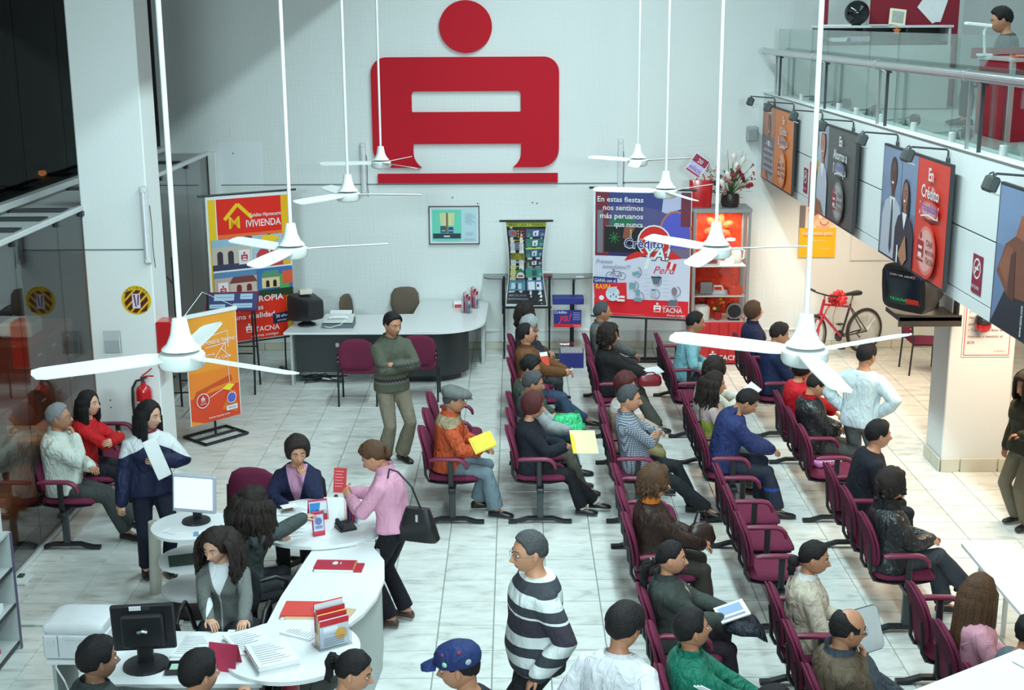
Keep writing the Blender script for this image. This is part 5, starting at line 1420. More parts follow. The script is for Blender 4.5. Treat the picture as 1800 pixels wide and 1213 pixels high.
def dB(p, w_, h_):
    g = srgb(78, 78, 76); p.rect(.02, .02, w_-.02, h_-.02, g); p.rect(.02, .02, w_*.40, h_-.02, srgb(150, 150, 166)); p.rect(w_*.16, .3, w_*.24, h_-.02, srgb(180, 190, 206))
    bust(p, w_*.12, .10, .90, srgb(170, 108, 80), srgb(40, 30, 30), srgb(206, 150, 50), wide=.30); bust(p, w_*.30, .02, .98, srgb(186, 120, 96), srgb(60, 40, 36), srgb(190, 194, 206), wide=.26)
    p.poly([(.02, .02), (w_*.18, .02), (w_*.17, .50), (.02, .56)], srgb(180, 44, 36)); p.poly([(.10, .02), (w_*.38, .02), (w_*.30, .16), (.2, .2)], srgb(150, 100, 70)); word(p, w_*.71, .86, ('En', 'Ahorros a', 'Plazo Fijo'), .145); foot(p, w_*.71, srgb(206, 210, 206), g)
def dC(p, w_, h_):
    rd = srgb(214, 58, 42); p.rect(.02, .02, w_-.02, h_-.02, rd); p.rect(.02, .02, w_*.56, h_-.02, srgb(104, 116, 140)); p.rect(.02, .5, w_*.56, h_-.02, srgb(122, 138, 166)); p.line([(w_*.32, .3), (w_*.32, h_-.02)], .02, srgb(84, 94, 116))
    bust(p, w_*.20, .02, .96, srgb(92, 54, 42), srgb(18, 14, 14), srgb(180, 184, 194), tie=srgb(64, 58, 66), wide=.34); bust(p, w_*.42, .02, .80, srgb(150, 98, 78), srgb(34, 22, 22), srgb(40, 38, 52), long=True, wide=.36)
    p.poly([(w_*.36, .10), (w_*.44, .02), (w_*.50, .10), (w_*.46, .30)], srgb(170, 116, 84)); p.rect(w_*.34, .02, w_*.36, .18, WHT); word(p, w_*.78, .86, ('En', 'Crédito', 'Personal'), .15); foot(p, w_*.78, srgb(244, 216, 206), rd)
def dD(p, w_, h_):
    p.rect(.02, .02, w_-.02, h_-.02, srgb(104, 124, 158)); p.rect(.02, .60, w_-.02, h_-.02, srgb(120, 142, 176)); p.poly([(.02, .02), (1.2, .02), (1.0, .42), (.35, .42)], srgb(34, 38, 50)); p.poly([(.06, .40), (.20, .62), (.46, .74), (.95, .70), (1.1, .45), (.8, .30), (.3, .26)], srgb(120, 70, 52)); p.poly([(.10, .44), (.24, .62), (.36, .60), (.28, .34)], srgb(142, 84, 62)); p.poly([(.38, .70), (.46, .86), (.60, .84), (.62, .68)], srgb(156, 92, 68)); p.poly([(.30, .26), (.44, .24), (.40, .60), (.32, .56)], srgb(84, 46, 38))
    p.text('www.tacna.com', .62, .03, .07, WHT, 'l', .004, rot=PI/2, width=.22)
fposter(18.85, 16.72, 'orange poster of a man in a striped shirt on the mezzanine face', dA); fposter(15.66, 13.62, 'dark green poster of two people on the mezzanine face', dB); fposter(12.60, 10.62, 'red and grey blue poster of a man in a tie and a woman', dC); fposter(9.52, 7.5, 'blue poster of clasped brown hands, cut by the picture edge', dD)
NOS = srgb(150, 20, 50)
for y, lb in ((16.32, 'small dark red no smoking sign between the orange and dark green posters'), (10.10, 'small dark red no smoking sign between the red poster and the hands poster')):
    t = thing('no_smoking_sign', lb, 'sign', (3.585, y+.10, 2.72)); fx = lambda u, v, d: V(-d, -u, v)
    B().prism([(0, 0), (.21, 0), (.21, .30), (0, .30)], fx, -.002, .004).obj('plate', mat('sign_red', (.28, .012, .04), .4), t)
    p = Print(lambda u, v, d: V(-d-.004, -u, v)); p.circ(.105, .195, .082, WHT); p.circ(.105, .195, .066, NOS); p.rect(.06, .185, .15, .205, WHT); p.rect(.05, .19, .16, .20, NOS, rot=.8); p.line([(.055, .145), (.155, .245)], .018, WHT); p.text('NO FUMAR', .105, .035, .042, WHT, 'c', .004, width=.17); p.obj('print', t)

# ---- the red gift showcase
t = thing('gift_showcase', 'tall red showcase of wrapped prizes with a lit glass front', 'showcase', (2.49, 18.30, 0))
W_, D_ = .80, .55
REDB = mat('showcase_red', (.46, .012, .018), .4); FRM = mat('showcase_frame', (.30, .31, .32), .4, metal=.4); CLOTHR = cloth('red_drape', (.72, .045, .012), .7, bump=.9, fold=18)
B().box((W_/2, D_/2, .32), (W_, D_, .60), bev=.006).obj('plinth', REDB, t)
for k in range(6): B().box((.07+k*.132, -.004, .33), (.120, .012, .56), bev=.004).obj('panel', REDB, t)
for x in (.02, W_-.02):
    for y in (.02, D_-.02): B().box((x, y, 1.43), (.045, .045, 1.62), bev=.004).obj('frame_post', FRM, t)
B().box((W_/2, D_/2, 2.215), (W_+.02, D_+.02, .06), bev=.006).obj('top', FRM, t)
B().box((W_/2, D_-.02, 1.42), (W_-.06, .02, 1.56)).obj('back_panel', CLOTHR, t); B().box((.035, D_/2, 1.42), (.012, D_-.06, 1.56)).obj('side_panel', CLOTHR, t)
B().box((W_-.01, D_/2, 1.42), (.008, D_-.06, 1.56)).obj('pane', ACR, t); B().box((W_/2, .012, 1.42), (W_-.08, .006, 1.56)).obj('pane', ACR, t)
for z in (.62, .99, 1.42): B().box((W_/2, D_/2, z), (W_-.08, D_-.08, .014)).obj('shelf', mat('clear_shelf', (.70, .66, .62), .15), t)
p = Print(lambda u, v, d: V(u, -.012-d, v)); logo_cut(p, .32, .07, .14, srgb(180, 20, 30), WHT); p.text('TACNA', .40, .075, .10, WHT, 'l', .012, width=.36); p.obj('print', t)
l = area('showcase_lamp', (2.89, 18.45, 2.15), .6, .25, 130, WARM, 170)
def on_shelf(name, label, cat, x, y, z): return thing(name, label, cat, (2.49+x, 18.30+y, z))
WHTP = mat('glossy_white', (.80, .78, .74), .25)
t = on_shelf('red_bow', 'big red satin bow in the top of the showcase', 'bow', .40, .36, 1.92); b = B()
b.ball((0, 0, 0), (.05, .05, .05), 10, 8); b.obj('knot', CLOTHR, t)
for a in (.4, 1.4, 2.4, 3.5, 4.6, 5.6): B().ball((.13*math.cos(a), -.02, .12*math.sin(a)), (.10, .04, .06), 10, 8, rot=Matrix.Rotation(-a, 3, 'Y')).obj('loop', CLOTHR, t)
for i, (x, z, n, lb) in enumerate(((.56, 1.43, 'blender', 'white blender standing on the upper showcase shelf'),)):
    t = on_shelf(n, lb, 'blender', x, .22, z); B().lathe([(.02, 0), (.075, .0), (.065, .10), (.05, .12), (.02, .12)], seg=16).obj('base', WHTP, t, 40); B().lathe([(.045, .12), (.06, .20), (.068, .33), (.05, .335)], seg=16).obj('jug', ACR, t, 40); B().lathe([(.02, .335), (.068, .335), (.065, .36), (.02, .37)], seg=16).obj('lid', WHTP, t, 40)
t = on_shelf('kettle', 'white electric kettle beside the blender in the showcase', 'kettle', .66, .34, 1.43); B().lathe([(.03, 0), (.075, 0), (.085, .06), (.07, .16), (.045, .20), (.02, .215)], seg=18).obj('body', WHTP, t, 50); B().tube([(.06, 0, .19), (.12, 0, .17), (.115, 0, .06), (.08, 0, .04)], .012, 8).obj('handle', WHTP, t)
t = on_shelf('iron_box', 'boxed white clothes iron on the upper showcase shelf', 'box', .28, .16, 1.43); B().box((0, 0, .06), (.24, .14, .12), bev=.004).obj('carton', SHEET, t); B().box((0, -.072, .06), (.16, .004, .07)).obj('label_plate', mat('box_label', (.30, .05, .06), .4), t)
t = on_shelf('toaster', 'silver toaster on the middle showcase shelf', 'toaster', .22, .2, 1.0); B().box((0, 0, .09), (.22, .15, .17), bev=.03).obj('body', STEEL, t); B().box((0, 0, .178), (.15, .03, .006)).obj('slot', BLKP, t); B().box((-.115, 0, .12), (.02, .03, .02)).obj('lever', BLKP, t)
t = on_shelf('iron', 'pale grey clothes iron on the middle showcase shelf', 'iron', .42, .2, 1.0); B().loft([[V(x, y*w, z) for y in (-1, 1)]+[V(x, w*.5, z+.05), V(x, -w*.5, z+.05)] for x, w, z in ((-.11, .05, 0), (.0, .05, 0), (.08, .03, 0), (.13, .004, 0))]).obj('body', mat('iron_grey', (.45, .46, .5), .3), t); B().tube([(-.09, 0, .05), (-.08, 0, .11), (.03, 0, .11), (.05, 0, .05)], .014, 8).obj('handle', WHTP, t)
t = on_shelf('red_cloth', 'folded red cloth on the middle showcase shelf', 'cloth', .64, .2, 1.0); B().loft([superell((0, 0, z), (1, 0, 0), (0, 1, 0), .11-.01*abs(z-.05)*8, .10, 14, .6) for z in (.0, .03, .06, .09, .10)]).obj('cloth', CLOTHR, t); B().ball((-.04, -.08, .1), (.04, .03, .035), 8, 6).obj('rose', CLOTHR, t)
t = on_shelf('rice_cooker', 'round white rice cooker at the bottom of the showcase', 'cooker', .17, .2, .63); B().lathe([(.05, 0), (.115, 0), (.125, .12), (.12, .17), (.10, .20), (.03, .22)], seg=20).obj('body', WHTP, t, 50); B().ball((0, 0, .235), (.03, .03, .02), 10, 6).obj('knob', BLKP, t); B().lathe([(.06, .20), (.10, .205), (.02, .215)], seg=16).obj('lid', WHTP, t)
t = on_shelf('fan_heater', 'round silver fan heater at the bottom of the showcase', 'heater', .63, .16, .63); B().tube([(0, -.05, .13), (0, .05, .13)], .12, 20).obj('case', STEEL, t); B().tube([(0, -.056, .13), (0, -.05, .13)], .095, 18).obj('grille', BLKP, t); B().box((0, 0, .01), (.16, .12, .02)).obj('foot', BLKP, t)
t = on_shelf('gold_flowers', 'small bunch of gold and red flowers at the bottom of the showcase', 'flowers', .40, .18, .63); rnd = random.Random(3)
B().lathe([(.02, 0), (.05, 0), (.06, .10), (.05, .11)], seg=12).obj('pot', REDB, t)
for k in range(9):
    a, q = rnd.uniform(0, 6.3), rnd.uniform(.02, .10); c = V(q*math.cos(a), q*math.sin(a)-.02, .16+rnd.uniform(0, .14))
    B().tube([(0, 0, .1), c], .004, 4).obj('stem', mat('stem_green', (.05, .12, .03), .6), t); B().ball(c, (.03, .03, .024), 8, 6).obj('blossom', mat('gold_petal', (.70, .42, .05), .5) if k % 2 else CLOTHR, t)
t = on_shelf('red_drum', 'round red tin at the bottom of the showcase', 'tin', .36, .40, .63); B().lathe([(.02, 0), (.10, 0), (.10, .26), (.02, .26)], seg=20).obj('body', CLOTHR, t, 40); B().lathe([(.02, .26), (.105, .26), (.105, .285), (.02, .285)], seg=20).obj('lid', RED, t, 40)

# flower arrangement and red gift bag on the showcase
t = thing('flower_arrangement', 'tall arrangement of red roses and white lilies in a dark pot on the showcase', 'flowers', (3.02, 18.52, 2.245)); rnd = random.Random(11)
STEMG, LEAFG, ROSE, PETW, BERRY = mat('stem_green', (.05, .12, .03), .6), mat('leaf_green', (.045, .10, .035), .5, var=.3), mat('rose_red', (.30, .012, .03), .55, var=.35, vscale=50), mat('lily_white', (.80, .78, .74), .4), mat('berry_pink', (.42, .10, .10), .5, var=.4)
B().lathe([(.03, 0), (.11, 0), (.135, .06), (.13, .15), (.115, .19), (.10, .19)], seg=20).obj('pot', mat('dark_pot', (.03, .018, .018), .35, var=.3), t, 50)
def rose(c, r):
    b = B(); b.ball(c, (r*.6, r*.6, r*.6), 8, 6)
    for k in range(7):
        a = k*2.4; q = r*(.45+.05*k); b.ball(Vector(c)+V(q*.6*math.cos(a), q*.6*math.sin(a), -r*.05*k), (r*.5, r*.42, r*.5), 7, 5)
    return b
for k in range(17):
    a, q = rnd.uniform(0, 2*PI), rnd.uniform(.05, .24); z = .24+.36*(1-q/.30)*rnd.uniform(.5, 1.15)
    c = V(q*math.cos(a)*1.15, q*math.sin(a)*.8-.02, z)
    s_ = B().tube([(0, 0, .17), c*.55+V(0, 0, .1), c], .005, 4).obj('stem', STEMG, t); rose(c, rnd.uniform(.036, .055)).obj('rose', ROSE, s_, 80)
for (x, z, tl) in ((.03, .50, .2), (-.05, .38, -.25), (.10, .58, .35), (-.11, .27, -.4), (.0, .62, .05)):
    s_ = B().tube([(0, 0, .17), (x*.6, -.10, z*.7+.05), (x, -.15, z)], .006, 5).obj('stem', STEMG, t)
    R = Matrix.Rotation(tl, 3, 'Y'); b = B()
    b.loft([[Vector((x, -.15, z))+R @ V(w*math.cos(a_), w*.7*math.sin(a_)-.02*h/.1, h) for a_ in [2*PI*m/10 for m in range(10)]] for h, w in ((-.01, .008), (.03, .020), (.07, .034), (.105, .040), (.125, .03), (.15, .004))]); b.obj('lily', PETW, s_, 70)
for k in range(34):
    a = rnd.uniform(0, 2*PI); q = rnd.uniform(.12, .37); z = .10+rnd.uniform(.0, .55)*(1-q*.9); d = V(math.cos(a), math.sin(a)*.75, 0)
    c = d*q+V(0, 0, z); lt = V(-d.y, d.x, 0)*.022
    B().add([d*q*.55+V(0, 0, z*.8+.04), c*.8+lt+V(0, 0, z*.2), c, c*.8-lt+V(0, 0, z*.2)], [[0, 1, 2, 3]]).obj('leaf', LEAFG, t)
for k in range(22):
    a = rnd.uniform(0, 2*PI); q = rnd.uniform(.22, .38); z = .12+rnd.uniform(0, .5); c = V(q*math.cos(a), q*math.sin(a)*.7-.02, z)
    s_ = B().tube([(0, 0, .16), c*.6+V(0, 0, .08), c], .0035, 4).obj('twig', STEMG, t); b = B()
    for m in range(4): b.ball(c+V(rnd.uniform(-.03, .03), rnd.uniform(-.02, .02), rnd.uniform(-.03, .03)), .014, 6, 4)
    o = b.obj('berries', BERRY, s_); o['kind'] = 'stuff'
for x, z in ((-.06, .80), (.16, .78), (.20, .74)): B().tube([(0, 0, .17), (x*.5, 0, z*.6), (x, -.02, z)], [.006, .005, .002], 5).obj('reed', STEMG, t)
t = thing('gift_bag', 'red gift bag on the showcase with a tilted printed card on top', 'bag', (2.60, 18.50, 2.245))
B().loft([superell((0, 0, z), (1, 0, 0), (0, 1, 0), w, d, 16, .45) for z, w, d in ((0, .15, .08), (.20, .16, .085), (.38, .165, .06))]).obj('bag', RED, t, 50)
for s_ in (-1, 1): B().tube([(-.06, s_*.03, .38), (-.03, s_*.03, .46), (.03, s_*.03, .46), (.06, s_*.03, .38)], .005, 5).obj('handle', CLOTHR, t)
fnq = plane((-.20, -.05, .44), 0); q = Matrix.Rotation(.6, 3, 'Y')
fr_ = lambda u, v, d: q @ (fnq(u, v, d)-V(-.06, 0, .55))+V(-.06, 0, .55)
B().prism([(0, 0), (.24, 0), (.24, .28), (0, .28)], fr_, -.006, 0).obj('card', SHEET, t)
p = Print(fr_); p.rect(.01, .01, .23, .27, srgb(196, 190, 226)); p.rect(.01, .16, .23, .27, srgb(150, 30, 70)); p.text('20', .12, .18, .08, WHT, 'c', .01); p.text('AÑOS', .12, .05, .075, srgb(110, 60, 160), 'c', .01, width=.19); p.rect(.01, .01, .23, .035, srgb(180, 40, 60)); p.obj('print', t)

# ---- bicycle with the big red bow, leaning by the wall
TYRE, RIM, FRB, REDF = mat('tyre_rubber', (.035, .032, .03), .75, bump=.2, bscale=150), mat('rim_alloy', (.55, .53, .5), .3, metal=.8), mat('frame_black', (.03, .03, .035), .35), mat('frame_red', (.42, .015, .05), .3, coat=.4)
Pr, Pf = Vector((5.03, 18.95, .335)), Vector((4.36, 18.62, .335))
t = thing('bicycle', 'mountain bicycle with a big red bow and ribbons, parked against the back wall', 'bicycle', ((Pr.x+Pf.x)/2, (Pr.y+Pf.y)/2, 0), math.atan2(Pf.y-Pr.y, Pf.x-Pr.x))
L_ = 1.04/2; Lx = (Pf-Pr).length/2
bk = lambda x, z, y=0: V(x*1.0, y, z)
def wheel(cx, steer, nm):
    R = Matrix.Rotation(steer, 3, 'Z'); c = V(cx, 0, .335); b = B(); n = 36
    rings = [[c+R @ V((.310+.026*math.cos(b_))*math.cos(a), .024*math.sin(b_), (.310+.026*math.cos(b_))*math.sin(a)) for b_ in [2*PI*m/8 for m in range(8)]] for a in [2*PI*k/n for k in range(n+1)]]
    b.loft(rings, cap=False); w = b.obj(nm, TYRE, t, 70)
    rings = [[c+R @ V(r*math.cos(a), y, r*math.sin(a)) for r, y in ((.290, -.012), (.290, .012), (.272, .009), (.272, -.009))] for a in [2*PI*k/n for k in range(n+1)]]
    B().loft(rings, cap=False).obj('rim', RIM, w); b = B()
    for k in range(18): a = 2*PI*k/18; e = .02 if k % 2 else -.02; b.tube([c+R @ V(.02*math.cos(a+1.2), e, .02*math.sin(a+1.2)), c+R @ V(.275*math.cos(a), 0, .275*math.sin(a))], .0012, 3)
    o = b.obj('spokes', RIM, w); o['kind'] = 'stuff'; B().cyl(c+R @ V(0, -.05, 0), c+R @ V(0, .05, 0), .018, seg=10).obj('hub', RIM, w)
xr, xf = -.50, .46
wheel(xr, 0, 'wheel'); wheel(xf, .25, 'wheel')
BBk, ST, HT, HB = bk(-.07, .29), bk(-.22, .76), bk(.28, .83), bk(.32, .68)
for nm, pts, r, m in (('seat_tube', [BBk, ST], .016, FRB), ('top_tube', [ST+V(.02, 0, -.04), HT+V(0, 0, -.03)], .017, REDF), ('down_tube', [BBk, HB], .020, REDF), ('head_tube', [HB+V(.01, 0, -.04), HT+V(-.01, 0, .04)], .022, REDF)): B().tube(pts, r, 8).obj(nm, m, t, 40)
for s_ in (-1, 1): B().tube([bk(xr, .335, s_*.06), BBk+V(0, s_*.03, 0)], .010, 6).obj('chain_stay', FRB, t); B().tube([bk(xr, .335, s_*.06), ST+V(0, s_*.015, -.05)], .009, 6).obj('seat_stay', FRB, t); B().tube([HB+V(0, s_*.05, -.02), bk(xf, .335, s_*.06)], .014, 6).obj('fork_blade', REDF, t)
B().cyl(ST, ST+V(-.035, 0, .12), .013, seg=8).obj('seat_post', STEEL, t)
B().loft([superell(ST+V(x, 0, .15+z), (0, 1, 0), (0, 0, 1), w, h, 12, .8) for x, w, h, z in ((-.17, .05, .02, .01), (-.14, .075, .035, .005), (-.06, .07, .032, 0), (.03, .035, .025, 0), (.11, .022, .02, -.002), (.13, .012, .012, -.004))]).obj('saddle', BLKP, t, 60)
B().tube([HT, HT+V(-.02, 0, .10), HT+V(.03, 0, .12)], .014, 8).obj('stem', STEEL, t)
hb = B().tube([HT+V(-.0, -.30, .14), HT+V(.03, -.12, .125), HT+V(.03, .12, .125), HT+V(0, .30, .14)], .012, 8).obj('handlebar', BLKM, t, 60)
for s_ in (-1, 1): B().cyl(HT+V(.0, s_*.30, .14), HT+V(.015, s_*.19, .132), .018, seg=8).obj('grip', BLKP, hb)
cr = B().tube([BBk+V(0, -.035, 0), BBk+V(0, -.03, 0)], .085, 20).obj('chainring', GREYM, t)
for s_, dz in ((-1, -1), (1, 1)): B().tube([BBk+V(0, s_*.05, 0), BBk+V(.06*dz, s_*.06, -.155*dz)], .010, 6).obj('crank', STEEL, cr); B().box(BBk+V(.06*dz, s_*.10, -.155*dz), (.09, .07, .02)).obj('pedal', BLKP, cr)
B().tube([bk(xr, .335, -.05), bk(xr+.1, .29, -.05), bk(xr+.03, .22, -.05)], .012, 6).obj('derailleur', GREYM, t)
bw_ = thing('gift_bow', 'big shiny red bow with long ribbons tied on the bicycle frame', 'bow', (t.location.x-.04, t.location.y-.06, .86)); RIB = mat('ribbon_red', (.58, .02, .03), .35, coat=.3)
for k in range(12): a = 2*PI*k/12; B().ball((.085*math.cos(a), .05*math.sin(a*2)-.02, .07*math.sin(a)+.02), (.062, .03, .035), 8, 6, rot=Matrix.Rotation(-a, 3, 'Y')).obj('loop', RIB, bw_, 80)
B().ball((0, -.03, .02), .045, 8, 6).obj('knot', RIB, bw_)
for pts in ([(-.05, -.03, 0), (-.16, -.06, -.14), (-.26, -.08, -.40), (-.28, -.1, -.56)], [(.0, -.04, 0), (-.06, -.05, -.25), (-.03, -.05, -.52)], [(.04, -.03, 0), (.15, -.03, -.08), (.22, -.03, -.16)]): B().tube(pts, .02, 4, flat=.15).obj('ribbon', RIB, bw_)

# ---- television on its bracket
t = thing('television', 'bulky dark television hanging on a bracket at the pillar, under the red poster', 'television', (4.25, 13.70, 1.80), (0, .10, 3.72))
B().loft([superell((x, 0, .27+dz), (0, 1, 0), (0, 0, 1), w, h, 16, .35) for x, w, h, dz in ((.20, .29, .235, 0), (.17, .305, .25, 0), (.05, .30, .245, 0), (-.08, .24, .20, 0), (-.24, .17, .15, -.01), (-.26, .14, .12, -.01))]).obj('case', mat('tv_plastic', (.035, .032, .034), .4), t, 40)
scr = B().loft([superell((x, 0, .28), (0, 1, 0), (0, 0, 1), w, h, 16, .35) for x, w, h in ((.19, .245, .19), (.207, .235, .18), (.214, .15, .11))]).obj('screen', mat('tv_glass', (.015, .03, .05), .12), t, 40)
p = Print(lambda u, v, d: V(.2155+d-.03*(u*u*4+(v-.28)**2*6), -u, v)); 
p.rect(-.21, .12, .21, .44, srgb(20, 60, 110)); p.poly([(-.21, .12), (-.05, .12), (-.12, .44), (-.21, .44)], srgb(150, 40, 40)); p.rect(-.21, .40, .21, .44, srgb(40, 40, 150)); p.text('CANAL EN VIVO', 0, .407, .03, WHT, 'c', .003, width=.34); p.rect(-.21, .13, -.05, .18, srgb(200, 50, 40)); p.text('INFOSORT', .06, .14, .045, srgb(40, 230, 120), 'c', .006, width=.22)
p.obj('picture', scr, print_mat('screen_picture', .3, emit=.9))
br = thing('tv_bracket', 'dark steel shelf bracket carrying the television on the pillar', 'bracket', (4.32, 13.75, 1.745))
B().box((.02, 0, 0), (.66, .52, .05), bev=.006).obj('shelf_plate', mat('bracket_brown', (.06, .05, .045), .5, metal=.3), br); B().box((.02, -.25, -.02), (.66, .02, .12)).obj('lip', mat('bracket_brown', (.06, .05, .045), .5, metal=.3), br)
B().box((.33, 0, .28), (.03, .35, .6)).obj('wall_plate', BLKM, br); B().box((.22, .2, .2), (.05, .03, .4)).obj('strut', BLKM, br)

# ---- mezzanine office
ZM = 3.72
t = thing('office_shelf', 'low dark shelf unit on the mezzanine with a pale top', 'cabinet', (3.72, 16.45, ZM)); SHW = mat('shelf_white', (.55, .57, .57), .5)
B().box((.78, .20, .99), (1.64, .42, .03), bev=.004).obj('top', SHW, t)
B().box((.78, .39, .50), (1.60, .03, .96)).obj('back', BLKP, t)
B().box((.78, .0, .39), (1.60, .02, .76)).obj('front_panel', GREYP, t)
for x in (0, .52, 1.04, 1.56): B().box((x, .20, .49), (.03, .38, .97)).obj('divider', SHW if x in (0, 1.56) else BLKP, t)
for z in (.03, .5, .80): B().box((.78, .2, z), (1.56, .36, .025)).obj('shelf', BLKP, t)
t = thing('glass_globe', 'dark shiny ball standing on the office shelf', 'ball', (4.18, 16.62, ZM+1.005)); B().ball((0, 0, .15), .15, 24, 16).obj('ball', mat('dark_chrome', (.05, .055, .06), .06, metal=.85), t, 180); B().lathe([(.02, 0), (.06, 0), (.05, .02), (.03, .03)], seg=14).obj('stand', BLKP, t)
t = thing('framed_photo', 'small cream framed photograph leaning on the office shelf', 'picture', (4.63, 16.46, ZM+1.005), (-.25, .12, 0)); B().box((0, 0, .10), (.20, .015, .20), bev=.004).obj('frame', mat('cream_frame', (.75, .72, .55), .5), t); B().box((0, -.009, .10), (.14, .004, .14)).obj('photo', mat('grey_photo', (.35, .36, .33), .5, var=.5, vscale=40), t)
for i, (x, y, w_, c, lb) in enumerate(((3.92, 16.55, .30, .02, 'stack of pale papers at the end of the office shelf top'), (4.42, 16.5, .22, .006, 'thin pad of paper beside the dark ball'), (3.95, 16.5, .24, .05, 'white paper pile inside the office shelf, first bay'), (4.16, 16.5, .28, .06, 'lilac file pile inside the office shelf'))):
    z = ZM+1.005 if i < 2 else ZM+.815
    t = thing('paper_stack', lb, 'papers', (x, y, z)); m = mat('lilac_paper', (.40, .32, .42), .6) if i == 3 else SHEET
    for k in range(max(1, int(c/.012))): B().box((random.Random(k+i).uniform(-.01, .01), 0, .006+k*.012), (w_, .21, .011)).obj('sheaf', m, t)
t = thing('orange_star', 'small orange star ornament hung on the office shelf front', 'ornament', (4.62, 16.42, ZM+.94)); B().prism([((.055 if k % 2 == 0 else .028)*math.sin(PI*k/5), (.055 if k % 2 == 0 else .028)*math.cos(PI*k/5)) for k in range(10)], lambda u, v, d: V(u, -d, v), 0, .02).obj('star', mat('orange_plastic', (.60, .14, .03), .4), t)
t = thing('red_partition', 'dark red office partition with a grey frame on the mezzanine', 'partition', (4.42, 16.95, ZM)); PRED = mat('partition_red', (.22, .008, .022), .8, bump=.1, bscale=200)
B().box((.55, 0, .90), (1.12, .05, 1.80)).obj('panel', PRED, t); B().box((1.13, 0, .9), (.05, .07, 1.84)).obj('frame_post', GREYP, t); B().box((-.02, 0, .9), (.03, .06, 1.84)).obj('frame_post', GREYP, t)
B().box((-.55, .0, .9), (.06, .06, 1.84)).obj('frame_post', PRED, t)
t = tag(B().prism([(0, .06), (.20, -.14), (.24, -.12), (.30, -.12), (.42, .30), (.16, .30)], lambda u, v, d: V(5.0+u, 16.92-d, 4.88+v), 0, .004).obj('pinned_sheet', SHEET), 'crooked white sheet pinned on the red office partition', 'paper')
t = thing('red_desk', 'dark red fronted office desk behind the balustrade', 'desk', (4.95, 12.4, ZM)); 
B().box((0, 0, .36), (1.05, .9, .70)).obj('front', PRED, t); B().box((0, -.02, .72), (1.1, 1.0, .03), bev=.004).obj('desk_top', SHW, t); B().box((-.54, -.46, .36), (.04, .04, .72)).obj('leg', GREYP, t)
B().box((-.30, .47, .76), (.60, .04, .10)).obj('screen', PRED, t)
t = thing('orange_folder', 'orange folder lying at the edge of the red desk', 'folder', (4.62, 12.1, ZM+.74)); B().box((0, 0, .008), (.30, .22, .016)).obj('cover', mat('orange_card', (.6, .16, .04), .6), t); B().box((.02, -.02, .018), (.26, .2, .006)).obj('sheet', SHEET, t)
t = thing('desk_lamp', 'white desk lamp with a flat head beside the red desk', 'lamp', (4.42, 12.72, ZM+.74))
B().box((0, 0, .01), (.10, .16, .02)).obj('base', FANW, t); B().tube([(0, 0, .02), (-.02, 0, .22), (0, 0, .28)], .012, 6).obj('arm', FANW, t); B().box((-.08, 0, .285), (.24, .09, .03), rot=Matrix.Rotation(.1, 3, 'Y'), bev=.006).obj('shade', FANW, t)
# ================================================================== DESKS, COUNTERS AND WHAT STANDS ON THEM
TOPW = mat('desk_white', (.80, .82, .83), .25, var=.02); BLKD = mat('desk_black', (.022, .026, .03), .4); GRYP = mat('desk_grey_panel', (.42, .46, .45), .5)
PAPER = mat('paper_white', (.80, .81, .82), .6, var=.03); INK = srgb(120, 126, 140)
flat = lambda u, v, d: V(u, v, d)
def top(poly, z, name, parent, m=TOPW, th=.028): return B().prism(poly, flat, z-th, z).obj(name, m, parent)
def curve_panel(pts, z0, z1, name, parent, m, th=.025):
    n = len(pts); L_ = []
    for i, p in enumerate(pts):
        a, c = pts[max(0, i-1)], pts[min(n-1, i+1)]; dx, dy = c[0]-a[0], c[1]-a[1]; l = math.hypot(dx, dy); L_.append((p[0]-dy/l*th, p[1]+dx/l*th))
    return B().prism(list(pts)+L_[::-1], flat, z0, z1).obj(name, m, parent, 30)
def arcp(cx, cy, r, a0, a1, n=10, ry=None): return [(cx+r*math.cos((a0+(a1-a0)*k/n)*D2R), cy+(ry or r)*math.sin((a0+(a1-a0)*k/n)*D2R)) for k in range(n+1)]
# back service desk
t = thing('service_desk', 'white topped L shaped service desk with black front at the back wall', 'desk')
top([(-3.12, 17.22), (-1.15, 17.20)]+arcp(-1.12, 17.90, .70, -88, -4, 12)+[(-.40, 19.22), (-1.42, 19.22), (-1.46, 18.36), (-3.04, 18.26)], .755, 'desk_top', t)
curve_panel([(-2.98, 17.36), (-1.9, 17.36)], .17, .725, 'front_panel', t, BLKD); curve_panel([(-1.9, 17.36), (-1.2, 17.36)]+arcp(-1.18, 17.92, .56, -85, -20, 8), .10, .725, 'front_panel', t, BLKD); curve_panel([(-1.8, 17.5), (-1.2, 17.5)]+arcp(-1.18, 17.95, .48, -85, -30, 6), 0, .10, 'kick_plate', t, BLKD)
B().box((-3.03, 17.75, .365), (.03, .95, .725)).obj('end_panel', GRYP, t); B().box((-.47, 18.78, .365), (.05, .80, .725)).obj('end_panel', GRYP, t)
def lock_plate(x): B().box((x, 17.352, .55), (.05, .01, .06), bev=.003).obj('lock_plate', STEEL, t)
lock_plate(-2.42); 
t = thing('crt_monitor', 'black tube computer monitor at the end of the back service desk', 'monitor', (-2.86, 17.68, .755), .75)
B().loft([superell((0, y, .24), (1, 0, 0), (0, 0, 1), w, h, 16, .3) for y, w, h in ((-.22, .12, .12), (-.19, .14, .14), (.02, .185, .175), (.12, .20, .19), (.19, .20, .19), (.20, .19, .18))]).obj('case', BLKP, t, 30)
B().lathe([(.05, 0), (.13, 0), (.12, .02), (.05, .05), (.05, .08)], (0, .02, 0), 18).obj('stand', BLKP, t)
